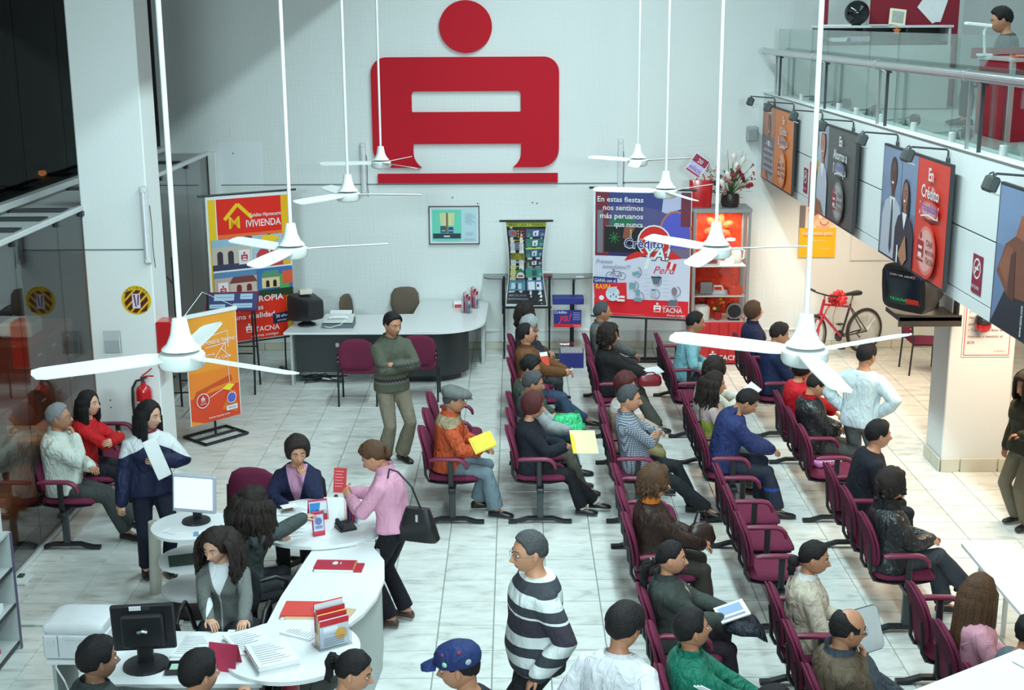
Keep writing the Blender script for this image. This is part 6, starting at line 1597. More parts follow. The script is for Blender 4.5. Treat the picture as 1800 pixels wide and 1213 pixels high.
t = thing('cream_box', 'small cream box standing on top of the black tube monitor', 'box', (-2.88, 17.70, 1.19), .4); B().box((0, 0, .03), (.17, .12, .06), bev=.004).obj('case', mat('cream_card', (.72, .68, .55), .6), t); B().box((.04, -.02, .062), (.07, .07, .006)).obj('card', PAPER, t)
t = thing('fax_machine', 'grey and white fax machine on the back service desk', 'fax', (-2.42, 17.62, .755))
B().loft([[V(x, -.16, .0), V(x, -.17, .055), V(x, .10, .10), V(x, .16, .10), V(x, .16, 0)] for x in (-.21, .21)]).obj('body', mat('fax_grey', (.13, .16, .18), .5), t)
B().prism([(-.20, -.14), (.20, -.14), (.20, .15), (-.20, .15)], lambda u, v, d: V(u, v, .072+.13*(v+.14)/.29*.4+d), 0, .012).obj('cover', FANP, t); B().tube([(-.13, -.04, .12), (-.06, -.05, .135), (.06, -.05, .135), (.13, -.04, .12)], .022, 8).obj('handset', PAPER, t)
B().box((.0, .20, .12), (.30, .16, .012), rot=Matrix.Rotation(.5, 3, 'X')).obj('paper_tray', PAPER, t); B().tube([(-.2, -.15, .03), (-.1, -.19, .02), (.05, -.18, .06), (.1, -.1, .11)], .007, 5).obj('cord', FANP, t)
def leaflets(name, label, loc, rot, cols, w_=.11, h_=.24, dep=.10):
    t = thing(name, label, 'leaflet holder', loc, rot); nl = len(cols)
    B().box((0, 0, .004), (w_+.02, dep+.05, .006)).obj('base', ACR, t); B().box((0, dep/2+.01, h_*.5), (w_+.012, .004, h_)).obj('back_plate', ACR, t); B().box((0, -dep/2-.01, h_*.25), (w_+.012, .004, h_*.5)).obj('front_plate', ACR, t)
    for sx in (-1, 1): B().box((sx*(w_/2+.006), 0, h_*.22), (.004, dep+.02, h_*.44)).obj('side_plate', ACR, t)
    for k, c in enumerate(cols):
        y = dep/2-(k+.6)*dep/nl; z = h_*(1.12-.12*k)
        o = B().box((0, y, z*.5+.008), (w_*.94, .012, z)).obj('leaflet', mat('leaflet_%d_%d_%d' % tuple(int(q*255) for q in c), c, .4, var=.15, vscale=30), t)
        p = Print(lambda u, v, d, y=y: V(u, y-.0065-d, v)); p.rect(-w_*.47, z*.82, w_*.47, z+.006, srgb(200, 40, 50) if k else srgb(236, 230, 230)); p.rect(-w_*.36, z*.55, w_*.10, z*.78, srgb(236, 236, 240)); p.circ(w_*.2, z*.45, w_*.2, srgb(230, 170, 70) if k % 2 else srgb(90, 110, 170))
        for q in range(4): p.rect(-w_*.36, z*(.12+.08*q), w_*.3, z*(.145+.08*q), INK)
        p.obj('print', o)
    return t
leaflets('leaflet_holder', 'clear leaflet holder with grey and red leaflets on the far end of the back desk', (-.70, 18.42, .755), 1.2, [srgb(190, 40, 60), srgb(150, 150, 170), srgb(120, 130, 160)], .10, .26, .09)
leaflets('leaflet_holder', 'second clear leaflet holder behind it with red and white leaflets', (-.60, 18.75, .755), 1.2, [srgb(200, 44, 70), srgb(210, 90, 110), srgb(180, 180, 196)], .10, .27, .09)
t = thing('card_box', 'small white and red card box on the back desk', 'box', (-.85, 18.78, .755), .2); B().box((0, 0, .05), (.12, .10, .10), bev=.003).obj('case', PAPER, t); B().box((0, -.052, .03), (.10, .003, .05)).obj('label_plate', mat('label_red', (.5, .04, .06), .5), t)
t = thing('cable_heap', 'tangled dark cables and a white power strip on the floor under the desk', 'cables', (-2.72, 17.55, 0)); rnd = random.Random(5)
for k in range(6): B().tube([(rnd.uniform(-.2, .3)+.12*math.cos(a*1.3+k), rnd.uniform(-.08, .08)+.10*math.sin(a*1.1+k), .012+.02*(k % 3)) for a in range(7)], .008, 5).obj('cable', BLKP, t, 80)
B().box((.16, -.02, .03), (.22, .06, .045), bev=.008).obj('power_strip', PAPER, t)
# chairs
def visitor_chair(label, loc, rot, group='burgundy visitor chairs'):
    t = thing('visitor_chair', label, 'chair', loc, rot, group)
    B().loft([superell((x, 0, z), (0, 1, 0), (0, 0, 1), w, h, 14, .6) for x, w, h, z in ((-.22, .19, .015, .445), (-.19, .225, .03, .445), (0, .24, .034, .445), (.19, .23, .032, .44), (.225, .20, .018, .435))]).obj('seat', BURG, t, 60)
    B().loft([superell((-.24-.06*(z-.5), 0, z), (1, 0, -.1), (0, 1, 0), th, w, 16, .7) for z, w, th in ((.50, .14, .012), (.53, .215, .024), (.62, .24, .028), (.75, .235, .028), (.84, .20, .025), (.885, .12, .016), (.895, .05, .008))]).obj('backrest', BURG, t, 60)
    for sy in (-.245, .245):
        B().cyl((.20, sy, 0), (.20, sy, .44), .013, seg=8).obj('leg', BLKM, t); B().tube([(-.26, sy, 0), (-.235, sy, .44), (-.265, sy, .72)], .013, 8).obj('leg', BLKM, t); B().cyl((-.24, sy, .43), (.20, sy, .43), .011, seg=8).obj('side_rail', BLKM, t)
    for z in (.60, .66):
        for sy in (-.235, .235): B().cyl((-.285, sy, z), (-.265, sy, z), .008, seg=6).obj('bolt', STEEL, t)
    return t
visitor_chair('burgundy visitor chair with black legs at the back desk, beside the cables', (-2.03, 16.52, 0), PI/2); visitor_chair('burgundy visitor chair at the back desk behind the man with crossed arms', (-1.26, 16.72, 0), PI/2)
visitor_chair('burgundy visitor chair facing the white computer screen at the reception desk', (-2.44, 11.05, 0), -PI/2-.2); visitor_chair('burgundy visitor chair standing alone in the warm light below the television', (5.70, 17.9, 0), .0)
def office_chair(label, loc, rot, m, arms=True, zb=.97, wb=.22):
    t = thing('office_chair', label, 'chair', loc, rot)
    B().loft([superell((x, 0, z), (0, 1, 0), (0, 0, 1), w, h, 14, .6) for x, w, h, z in ((-.23, .18, .02, .47), (-.18, .23, .035, .47), (.15, .24, .036, .465), (.235, .20, .022, .455))]).obj('seat', m, t, 60)
    B().loft([superell((-.27-.08*(z-.6), 0, z), (1, 0, -.1), (0, 1, 0), th, w, 16, .75) for z, w, th in ((zb-.42, .10, .015), (zb-.38, wb*.8, .03), (zb-.25, wb, .032), (zb-.10, wb*.95, .03), (zb-.02, wb*.7, .022), (zb, wb*.35, .012))]).obj('backrest', m, t, 60)
    B().tube([(-.05, 0, .42), (-.25, 0, .42), (-.31, 0, .60), (-.31, 0, zb-.2)], .022, 8).obj('back_stem', BLKP, t); B().cyl((0, 0, .10), (0, 0, .45), .028, seg=12).obj('column', BLKP, t)
    b = B()
    for k in range(5): a = 2*PI*k/5+.3; B().tube([(0, 0, .11), (.28*math.cos(a), .28*math.sin(a), .075)], [.028, .018], 6).obj('base_spoke', BLKP, t); B().ball((.29*math.cos(a), .29*math.sin(a), .032), (.03, .03, .032), 8, 6).obj('caster', BLKP, t)
    if arms:
        for sy in (-1, 1): B().tube([(-.12, sy*.25, .44), (-.16, sy*.30, .58), (-.10, sy*.31, .665), (.08, sy*.31, .67), (.17, sy*.31, .62), (.15, sy*.29, .50), (.06, sy*.25, .44)], .019, 8, flat=.9).obj('armrest', BLKP, t, 60)
    return t
BRN = fabric('brown_upholstery', (.13, .10, .075), (.17, .13, .10)); CHBL = fabric('charcoal_upholstery', (.02, .022, .026), (.03, .032, .036))
office_chair('brown office chair with high rounded back behind the service desk', (-1.60, 18.85, 0), -PI/2+.15, BRN, False, .99, .215); office_chair('brown office chair turned sideways behind the service desk', (-2.22, 18.80, 0), -.35, BRN, False, .93, .20)
# tiered round side table and its screen
t = thing('tier_table', 'round white three tier side table carrying the white computer screen', 'table', (-2.70, 10.28, 0))
for z, r, nm in ((.75, .33, 'table_top'), (.46, .29, 'lower_shelf'), (.20, .28, 'lower_shelf')): B().lathe([(.02, z-.025), (r, z-.025), (r, z), (.02, z)], seg=40).obj(nm, TOPW, t, 40)
B().cyl((.16, -.12, 0), (.16, -.12, .73), .025, seg=12).obj('post', GREYM, t); B().cyl((.1, .12, 0), (.1, .12, .73), .025, seg=12).obj('post', GREYM, t); B().lathe([(.02, 0), (.24, 0), (.24, .02), (.02, .03)], seg=24).obj('foot', BLKP, t)
tag(B().box((-2.74, 10.22, .468), (.30, .22, .012), rot=.3).obj('folder', mat('dark_green_card', (.01, .05, .035), .5)), 'dark green folder on the middle shelf of the tier table', 'folder')
t = thing('white_monitor', 'white flat computer screen glowing blank on the round tier table', 'monitor', (-2.68, 10.36, .75), -.22)
B().box((0, 0, .245), (.385, .035, .315), rot=Matrix.Rotation(-.12, 3, 'X'), bev=.008).obj('case', mat('silver_plastic', (.46, .48, .55), .35), t); B().box((0, -.022, .252), (.345, .004, .262), rot=Matrix.Rotation(-.12, 3, 'X')).obj('screen', mat('lit_screen', (.93, .95, 1.0), .4, emit=1.3, var=0), t); B().box((0, .03, .09), (.07, .03, .16)).obj('neck', BLKP, t); B().lathe([(.02, 0), (.12, 0), (.115, .015), (.02, .022)], (0, .0, 0), 22).obj('stand', BLKP, t)
t = thing('photo_cards', 'two blue photo cards lying at the edge of the round tier table', 'cards', (-2.58, 10.08, .75), .2); B().box((0, 0, .003), (.11, .09, .005)).obj('card', mat('photo_blue', (.15, .3, .5), .4, var=.6, vscale=60), t); B().box((.03, .01, .008), (.09, .08, .004)).obj('card', PAPER, t)
tag(B().tube([(-2.86, 10.2, .754), (-2.90, 10.12, .754), (-2.78, 10.06, .754), (-2.70, 10.12, .754)], .004, 5).obj('screen_cable', PAPER), 'thin white cable looped on the round tier table', 'cable')
# reception counter: far round leaf, long counter, near round leaf, working desk
t = thing('reception_counter', 'long wavy white reception counter with round ends and grey curved panels', 'counter')
top(arcp(-1.62, 10.30, .58, 0, 360, 40, .56)[:-1], .775, 'round_top', t)
ctr = [(-1.62, 9.78), (-1.16, 9.86)]+[(-1.03, 9.55), (-.995, 9.2), (-1.02, 8.88), (-1.09, 8.60), (-1.20, 8.36), (-1.28, 8.22)]+[(-1.75, 8.30), (-1.72, 8.9)]
top(ctr, .738, 'counter_top', t)
top(arcp(-1.50, 8.03, .455, 0, 360, 40)[:-1], .756, 'round_top', t)
top([(-2.72, 7.60), (-1.62, 7.60), (-1.62, 8.32), (-3.10, 8.38), (-3.10, 7.92), (-2.72, 7.92)], .732, 'desk_top', t)
curve_panel([(-1.13, 10.05), (-1.06, 9.6), (-1.03, 9.2), (-1.055, 8.88), (-1.12, 8.62), (-1.23, 8.38)][::-1], 0, .71, 'curved_panel', t, GRYP)
curve_panel([(-1.66, 9.75), (-1.70, 8.9), (-1.72, 8.45)], .02, .705, 'inner_panel', t, BLKD)
curve_panel([(-2.70, 7.68), (-1.66, 7.68)], .05, .70, 'modesty_panel', t, GRYP); B().box((-2.72, 7.98, .35), (.025, .62, .70)).obj('end_panel', GRYP, t); B().box((-3.06, 8.15, .35), (.025, .4, .70)).obj('end_panel', GRYP, t)
B().cyl((-1.50, 7.93, 0), (-1.50, 7.93, .73), .06, seg=18).obj('post', mat('post_red', (.20, .012, .03), .35), t, 40); B().cyl((-1.62, 10.3, 0), (-1.62, 10.3, .75), .05, seg=18).obj('post', GREYM, t, 40)
t = thing('black_monitor', 'black flat computer monitor seen from behind on the reception desk', 'monitor', (-2.42, 7.86, .732), .12)
R = Matrix.Rotation(.12, 3, 'X'); B().box((0, 0, .27), (.40, .035, .335), rot=R, bev=.010).obj('case', mat('monitor_black', (.014, .014, .018), .4), t); B().box((0, -.035, .26), (.27, .05, .24), rot=R, bev=.014).obj('back_cover', mat('monitor_black', (.014, .014, .018), .4), t); B().box((-.04, -.034, .415), (.075, .006, .028), rot=R).obj('sticker', PAPER, t); B().box((.03, -.034, .415), (.05, .006, .026), rot=R).obj('vent_label', GREYM, t)
B().tube([(-.03, -.066, .26), (0, -.07, .27), (.03, -.066, .26)], .012, 6).obj('badge', STEEL, t); B().box((0, -.0, .08), (.10, .06, .16), bev=.01).obj('neck', BLKP, t); B().lathe([(.02, 0), (.15, 0), (.145, .018), (.02, .03)], (0, -.01, 0), 24).obj('stand', BLKP, t)
t = thing('printer', 'white boxy printer at the end of the reception desk', 'printer', (-2.90, 8.10, .732), -.06); PRW = mat('printer_white', (.72, .73, .76), .4)
B().box((0, 0, .09), (.41, .36, .17), bev=.012).obj('body', PRW, t); B().loft([superell((0, y, .21), (1, 0, 0), (0, 0, 1), w, h, 16, .4) for y, w, h in ((-.17, .19, .02), (-.155, .205, .04), (.10, .205, .05), (.17, .19, .03))]).obj('lid', PRW, t, 40); B().box((-.10, -.182, .10), (.002, .004, .15)).obj('door_gap', GREYM, t); B().box((-.15, -.182, .12), (.05, .004, .04)).obj('badge', ALU, t); B().box((.05, -.185, .165), (.22, .012, .03), bev=.004).obj('tray_lip', PRW, t)
B().tube([(-.12, -.17, .0), (-.11, -.22, -.03), (-.05, -.24, -.12), (-.02, -.2, -.3)], .006, 6).obj('cable', PRW, t)
def papers(label, x, y, z, rot, n=1, w_=.21, h_=.297, name='paper_sheet', lines=True, cols=None):
    t = thing(name, label, 'paper', (x, y, z), rot); rnd = random.Random(int(abs(x*100)))
    for k in range(n): B().box((rnd.uniform(-.006, .006)*(n > 1), rnd.uniform(-.006, .006)*(n > 1), .003+.006*k), (w_, h_, .0055)).obj('sheet', PAPER if not cols else cols[k % len(cols)], t)
    if lines:
        p = Print(lambda u, v, d: V(u, v, .006*n+d))
        for q in range(9): p.rect(-w_*.4, -h_*.38+q*h_*.085, w_*(.1+.3*((q*7) % 4)/4), -h_*.38+q*h_*.085+.004, INK)
        p.rect(-w_*.42, h_*.38, w_*.42, h_*.385, INK); p.obj('print', t)
    return t
papers('open printed form on the desk between the black monitor and the calendar', -2.16, 8.12, .732, -.05, 2, .26, .34); papers('blank white form on the desk in front of the woman in the grey cardigan', -1.86, 8.20, .732, .05, 2, .24, .30)
papers('thick stack of printed forms on the near round leaf of the counter', -1.60, 7.88, .756, .45, 9, .27, .36, 'form_stack'); papers('open white file beside the stack of forms, under her hand', -1.80, 8.14, .756, .55, 2, .26, .34)
papers('loose printed leaflets fanned beside the clear holder on the near leaf', -1.48, 8.24, .756, 1.1, 3, .12, .24, 'leaflet_fan'); papers('white form under the outstretched grey sleeve on the far round leaf', -1.82, 10.05, .775, .25, 2, .30, .21); papers('white form near the woman in a navy cardigan', -1.86, 10.50, .775, -.1, 2, .30, .21); papers('white sheet at the pink woman on the far round leaf', -1.24, 10.32, .775, .3, 1, .20, .26, lines=False)
t = thing('pen_tray', 'black open pen tray with small compartments on the reception desk', 'tray', (-2.16, 7.78, .732), .06); b = B().box((0, 0, .005), (.21, .13, .01)).obj('base', BLKP, t)
for x, sx, y, sy in ((-.10, .008, 0, .13), (.10, .008, 0, .13), (0, .008, 0, .13), (0, .2, -.062, .008), (0, .2, .062, .008)): B().box((x, y, .022), (sx, sy, .035)).obj('divider', BLKP, t)
B().box((-.05, 0, .02), (.06, .08, .02)).obj('note_pad', mat('green_note', (.4, .6, .5), .6), t); B().cyl((.02, -.04, .03), (.09, .04, .035), .005, seg=6).obj('pen', PAPER, t)
def tent(name, label, loc, rot, w_, h_, c, draw):
    t = thing(name, label, 'calendar', loc, rot); a = .32
    for s_ in (-1, 1): B().prism([(-w_/2, 0), (w_/2, 0), (w_/2, h_), (-w_/2, h_)], lambda u, v, d, s_=s_: V(u, s_*(.32*(h_-v)+d), v), 0, .003).obj('panel', c, t)
    p = Print(lambda u, v, d: V(u, -.32*(h_-v)-.003-d, v)); draw(p); p.obj('print', t); return t
def dc1(p):
    p.rect(-.10, .0, .10, .16, srgb(196, 26, 60)); p.rect(.0, .06, .09, .14, srgb(206, 210, 226)); p.circ(-.06, .12, .025, YEc); p.text('TACNA', -.05, .04, .03, WHT, 'c', .003)
    for q in range(6): p.rect(.01+.013*q, .07, .016+.013*q, .13, INK)
cr_ = mat('card_red', (.45, .03, .08), .5)
tent('desk_calendar', 'red folded desk calendar facing away beside the dark haired visitor', (-1.90, 7.82, .732), 2.9, .20, .17, cr_, dc1)
def dc2(p): p.rect(-.075, 0, .075, .15, srgb(206, 206, 216)); p.rect(-.07, .0, .07, .05, srgb(196, 30, 44)); p.poly([(-.07, .05), (0, .05), (.02, .14), (-.07, .14)], srgb(40, 120, 190)); p.rect(.02, .08, .065, .135, srgb(206, 222, 224)); p.poly([(-.05, .02), (.05, .03), (.04, .08), (-.03, .07)], srgb(150, 90, 80)); p.circ(-.01, .07, .014, BLK)
tent('photo_calendar', 'folded photo calendar in blue and red on the far round leaf', (-1.66, 10.36, .775), .35, .16, .165, cr_, dc2)
leaflets('leaflet_holder', 'tall clear holder full of red and violet leaflets on the far round leaf', (-1.36, 10.30, .775), 1.35, [srgb(196, 40, 60), srgb(120, 100, 170), srgb(200, 60, 80), srgb(150, 140, 190)], .10, .27, .09)
leaflets('leaflet_holder', 'clear holder with a tall red folder and yellow and grey leaflets on the near leaf', (-1.24, 8.10, .756), .55, [srgb(206, 24, 34), srgb(150, 150, 160), srgb(226, 190, 110), srgb(196, 206, 220)], .22, .26, .11)
t = thing('desk_phone', 'small black telephone among the leaflets on the far round leaf', 'phone', (-1.40, 10.12, .775), .5); B().loft([[V(x, -.07, 0), V(x, -.075, .02), V(x, .06, .05), V(x, .075, 0)] for x in (-.07, .07)]).obj('body', BLKP, t); B().tube([(-.05, -.06, .045), (-.05, .06, .065)], .018, 8).obj('handset', BLKP, t)
t = thing('booklet_box', 'flat red booklet box with white emblem on the middle of the counter', 'box', (-1.36, 9.40, .738), -.06); BXR = mat('booklet_red', (.42, .02, .045), .35)
B().box((-.03, 0, .02), (.31, .15, .036), bev=.003).obj('box', BXR, t); B().box((.15, .0, .008), (.07, .15, .014)).obj('booklet', BXR, t); B().box((.125, 0, .0285), (.006, .15, .02)).obj('edge_strip', mat('edge_gold', (.6, .3, .1), .5), t); B().box((-.03, -.072, .010), (.30, .012, .018)).obj('pages', PAPER, t)
p = Print(lambda u, v, d: V(u, v, .0385+d)); p.circ(-.03, .01, .022, WHT); p.circ(-.03, .03, .010, WHT); p.rect(-.05, -.025, -.01, -.018, WHT); p.rect(.01, -.02, .016, .025, WHT); p.obj('print', t)
t = thing('red_folder', 'bright red folder of papers on the counter beside the near leaflet holder', 'folder', (-1.50, 8.62, .738), -.04); B().box((0, 0, .006), (.30, .26, .012)).obj('pages', PAPER, t); B().box((0, .01, .025), (.32, .23, .012)).obj('cover', mat('folder_red', (.65, .06, .05), .5), t); B().box((.02, -.05, .016), (.28, .2, .008)).obj('envelope', mat('manila', (.6, .42, .26), .6), t)
tag(B().box((-1.22, 8.54, .744), (.09, .26, .012), rot=-.25).obj('envelope', mat('manila', (.6, .42, .26), .6)), 'narrow manila envelope lying by the red folder', 'envelope')
office_chair('black office chair with arms under the woman in the grey cardigan', (-2.13, 8.86, 0), -PI/2, CHBL, True, .88); office_chair('black office chair with arms under the woman reaching for a leaflet', (-2.08, 9.62, 0), .55, CHBL, True, .86); office_chair('grey armed office chair under the woman in the navy cardigan', (-1.92, 11.05, 0), -PI/2+.1, CHBL, True, .86)
tag(B().box((-3.42, 9.98, .012), (1.35, .07, .024), bev=.006).obj('cable_duct', FANP), 'long white cable duct lying across the floor tiles', 'duct')
t = thing('wall_socket', 'small white floor socket box at the foot of the glass partition', 'socket', (-4.38, 10.85, 0)); B().box((0, 0, .012), (.12, .2, .024), bev=.006).obj('plate', FANP, t); B().box((-.03, .05, .03), (.05, .06, .02)).obj('plug', GREYM, t)
# open shelf cabinet at the near corner of the partition
t = thing('open_cabinet', 'open grey shelf cabinet with red files at the picture edge below the partition', 'cabinet', (-4.18, 8.6, 0)); CAB = mat('cabinet_grey', (.52, .56, .56), .45)
B().box((0, .96, .49), (.52, .03, .98)).obj('side_panel', CAB, t); B().box((0, -1.2, .49), (.52, .03, .98)).obj('side_panel', CAB, t); B().box((-.25, -.12, .49), (.02, 2.15, .98)).obj('back_panel', CAB, t); B().box((.262, .96, .49), (.006, .034, .98)).obj('edge_strip', mat('edge_violet', (.10, .08, .16), .5), t)
for z in (.06, .38, .68, .98): B().box((0, -.12, z), (.50, 2.14, .025)).obj('shelf', CAB, t); 
for z in (.06, .38, .68): B().box((.252, -.12, z), (.006, 2.14, .03)).obj('edge_strip', BLKP, t)
t = thing('copier', 'white office copier cut by the picture edge on top of the open cabinet', 'printer', (-4.15, 9.18, .995)); B().box((0, 0, .12), (.42, .62, .24), bev=.02).obj('body', PRW, t); B().box((.1, .18, .26), (.2, .2, .04), bev=.008).obj('panel', GREYM, t); B().loft([superell((.0, y, .30), (1, 0, 0), (0, 0, 1), .19, .035, 14, .5) for y in (-.3, .1)]).obj('lid', PRW, t, 40)
for i, (y, z, m, lb) in enumerate(((9.15, .075, cr_, 'red file lying on the lowest shelf of the open cabinet'), (9.28, .395, PAPER, 'white paper pile on the middle shelf of the open cabinet'), (8.85, .395, cr_, 'red file beside the white pile in the open cabinet'))):
    t = thing('file_folder', lb, 'folder', (-4.10, y, z), .15); 
    for k in range(3): B().box((0, 0, .012+.02*k), (.30, .22, .018), bev=.003).obj('file', m if k != 0 else PAPER, t)
# white tables on the east side
t = thing('low_white_table', 'long white rounded side table in front of the girl in pink', 'table'); top([(3.56, 7.6), (3.98, 7.6), (3.98, 9.85)]+arcp(3.88, 9.85, .10, 0, 90, 6)+[(3.60, 9.93)]+arcp(3.60, 9.89, .04, 90, 180, 4)+[(3.555, 8.8)], .72, 'table_top', t)
for x, y in ((3.66, 9.7), (3.88, 9.7), (3.66, 7.8), (3.88, 7.8)): B().cyl((x, y, 0), (x, y, .70), .02, seg=10).obj('leg', ALU, t)
t = thing('teller_counter', 'slanting white counter top in the near corner, cut by the picture edge', 'counter'); top([(1.72, 6.11), (2.83, 6.82), (2.87, 6.78), (3.5, 5.78), (2.38, 5.08)], 1.35, 'counter_top', t, TOPW, .04)
curve_panel([(1.85, 6.10), (2.75, 6.67)], 0, 1.31, 'front_panel', t, GRYP); curve_panel([(2.75, 6.67), (3.36, 5.78)], 0, 1.31, 'side_panel', t, GRYP)
t = thing('card_reader', 'small white plastic device on the slanting counter', 'device', (2.80, 6.65, 1.35), .5); B().box((0, 0, .012), (.13, .10, .024), bev=.010).obj('case', FANW, t); B().box((-.03, -.03, .026), (.02, .02, .004)).obj('button', GREYM, t)
# ================================================================== THE PEOPLE IN THE HALL
_kc = [0]
def K(c, rough=.82, kind='plain', c2=None, c3=None, **kw):
    _kc[0] += 1; return cloth('cloth_%03d' % _kc[0], c, rough, kind, c2, c3, **kw)
def long_locks(length=.30, wave=.0, n=52, r=.017, a0=42, front=False, spread=.0):
    def f(b, tf, rnd, R):
        for k in range(n):
            a = (a0+(360-2*a0)*((k+rnd.random()*.8)/n))*D2R; a = a if a <= PI else a-2*PI
            for z in (.055, .0):
                if abs(a)/D2R < 62 and z < .03: continue
                th = math.asin(z/.116); p = head_surf(np.array(a), np.array(th)); d = V(math.cos(a), math.sin(a), 0)
                p = Vector(p)+d*.012
                back = smoothstep(80, 150, abs(a)/D2R)
                lock(b, tf, p, V(math.cos(a), math.sin(a)*1.1, .25)*(1+spread), length*(.85+.3*rnd.random())*(1 if back > .2 else .92), r*(.8+.4*rnd.random()), rnd.random(), wave, drop=(-.10*back*R.cf[0]+.0, -.10*back*R.cf[1], -1), seg=7)
    return f
def curls(n=110, length=.11, r=.020, wave=.020, a0=40, zlo=-.05):
    def f(b, tf, rnd, R):
        for k in range(n):
            a = rnd.uniform(a0, 360-a0)*D2R; a = a if a <= PI else a-2*PI; z = rnd.uniform(zlo if abs(a) > 1.5 else .02, .10)
            p = Vector(head_surf(np.array(a), np.array(math.asin(min(.99, z/.116))))); d = p.normalized()
            lock(b, tf, p+d*.008, d+V(rnd.uniform(-.5, .5), rnd.uniform(-.5, .5), rnd.uniform(-.2, .5)), length*(.5+rnd.random()*.8), r*(.7+.5*rnd.random()), rnd.random(), wave, seg=5)
    return f
def tail(length=.24, z=.0, r=.022, n=9, up=0, bun=0):
    def f(b, tf, rnd, R):
        p = V(-.110, 0, z)
        if bun: b.ball(tf(p+V(-.02, 0, 0)), bun, 10, 8)
        else: b.ball(tf(p), .026, 8, 6)
        for k in range(n): lock(b, tf, p+V(-.012, rnd.uniform(-.02, .02), rnd.uniform(-.015, .015)), V(-1, rnd.uniform(-.35, .35), up+rnd.uniform(-.2, .2)), length*(.75+.4*rnd.random()), r*(.7+.5*rnd.random()), rnd.random(), .012, seg=6)
    return f
_person = person
def person(label, loc, rot=0, **k):
    global Fig
    yaw = k.get('twist', 0)*D2R+k.get('head', (0, 0))[0]*D2R
    class F2: cf = (math.cos(yaw), math.sin(yaw))
    Fig = F2
    return _person(label, loc, rot, **k)
def seat(r, y): return (ROWX[r]+.0, y, 0)
def chin(side=-1, x=.10, z=.98, y=None): return ((x, side*.05 if y is None else y, z), (.25, side*.9, -.7))
LAP = lambda s, x=.20, y=.06, z=.665: ((x, s*y, z), (-.4, s*.8, -.5))
LP = dict(d=(1, 0, -.15), curl=.5)
def hand_at(R, side, off=(.06, 0, -.02)):
    sh, el, wr = R.arms[side]; return R.root.matrix_basis @ (wr+unit(wr-el)*.07) if False else Matrix.Translation(R.root.location) @ Matrix.Rotation(R.root.rotation_euler.z, 4, 'Z') @ (wr+unit(wr-el)*off[0]+V(0, 0, off[2]))
navy, black, dgrey, jeans, khaki = (.018, .022, .06), (.012, .012, .015), (.045, .05, .055), (.045, .075, .13), (.20, .17, .125)
CROSS = dict(hl=((.16, -.10, .87), (.35, .9, -.6)), hr=((.17, .12, .83), (.35, -.9, -.6)), handl=dict(d=(-.3, -1, .05), n=(-1, 0, -.2), curl=.5), handr=dict(d=(-.3, 1, .1), n=(-1, 0, -.3), curl=.4))
OUTW = mat('spare_white', (.8, .8, .8), .6)
# --- row A
R = person('seated man in a grey flat cap and orange padded jacket', seat('A', 12.46), s=.96, top=K((.52, .085, .030), .55, 'yoke', (.36, .28, .17), z=.985, k=.10, bump=1.0, fold=22), tth=.034, belly=.03, bottom=K((.15, .20, .235)), hemr=.088, lean=(1, 8), pelvis=(-.06, 0, .55), head=(-4, 6), hair='short', hc='pepper', hth=.010, skin=1, collar=(K((.52, .085, .03), .6), .06, .012), hl=LAP(1, .30, .04, .70), hr=((.26, -.08, .70), (-.3, -.9, -.5)), fr=((.42, -.10, .085), -14), fl=((.24, .10, .10), 6))
b = B(); tfm = R.tf
rg = []
for z, rx, ry, ox in ((.045, .112, .094, -.006), (.060, .132, .108, .004), (.085, .136, .112, .006), (.110, .118, .100, .0), (.128, .075, .07, -.004), (.132, .02, .02, -.004)): rg.append([tfm((ox+rx*math.cos(a)*(1.14 if math.cos(a) > 0 else 1), ry*math.sin(a), z-.010*math.cos(a)*(z > .05))) for a in [2*PI*k/24 for k in range(24)]])
b.loft(rg); capm = K((.115, .125, .12), .85, 'marl', (.16, .17, .165), s=120); cp = b.obj('flat_cap', capm, R.root, 60)
B().loft([[tfm((x, y*w, z+t_)) for y, t_ in ((-1, 0), (-.5, .008), (0, .011), (.5, .008), (1, 0), (.5, -.004), (0, -.003), (-.5, -.004))] for x, w, z in ((.085, .085, .050), (.125, .078, .043), (.155, .05, .036), (.168, .015, .032))]).obj('cap_peak', capm, R.root, 50)
t = thing('yellow_folder', 'bright yellow folder held by the man in the flat cap', 'folder', (-.33, 12.30, .80), (.95, -.25, .45)); B().box((0, 0, .004), (.24, .17, .008), bev=.002).obj('cover', mat('yellow_card', (.72, .58, .04), .55), t); B().box((.01, .0, .011), (.22, .15, .004)).obj('flap', mat('yellow_card', (.72, .58, .04), .55), t)
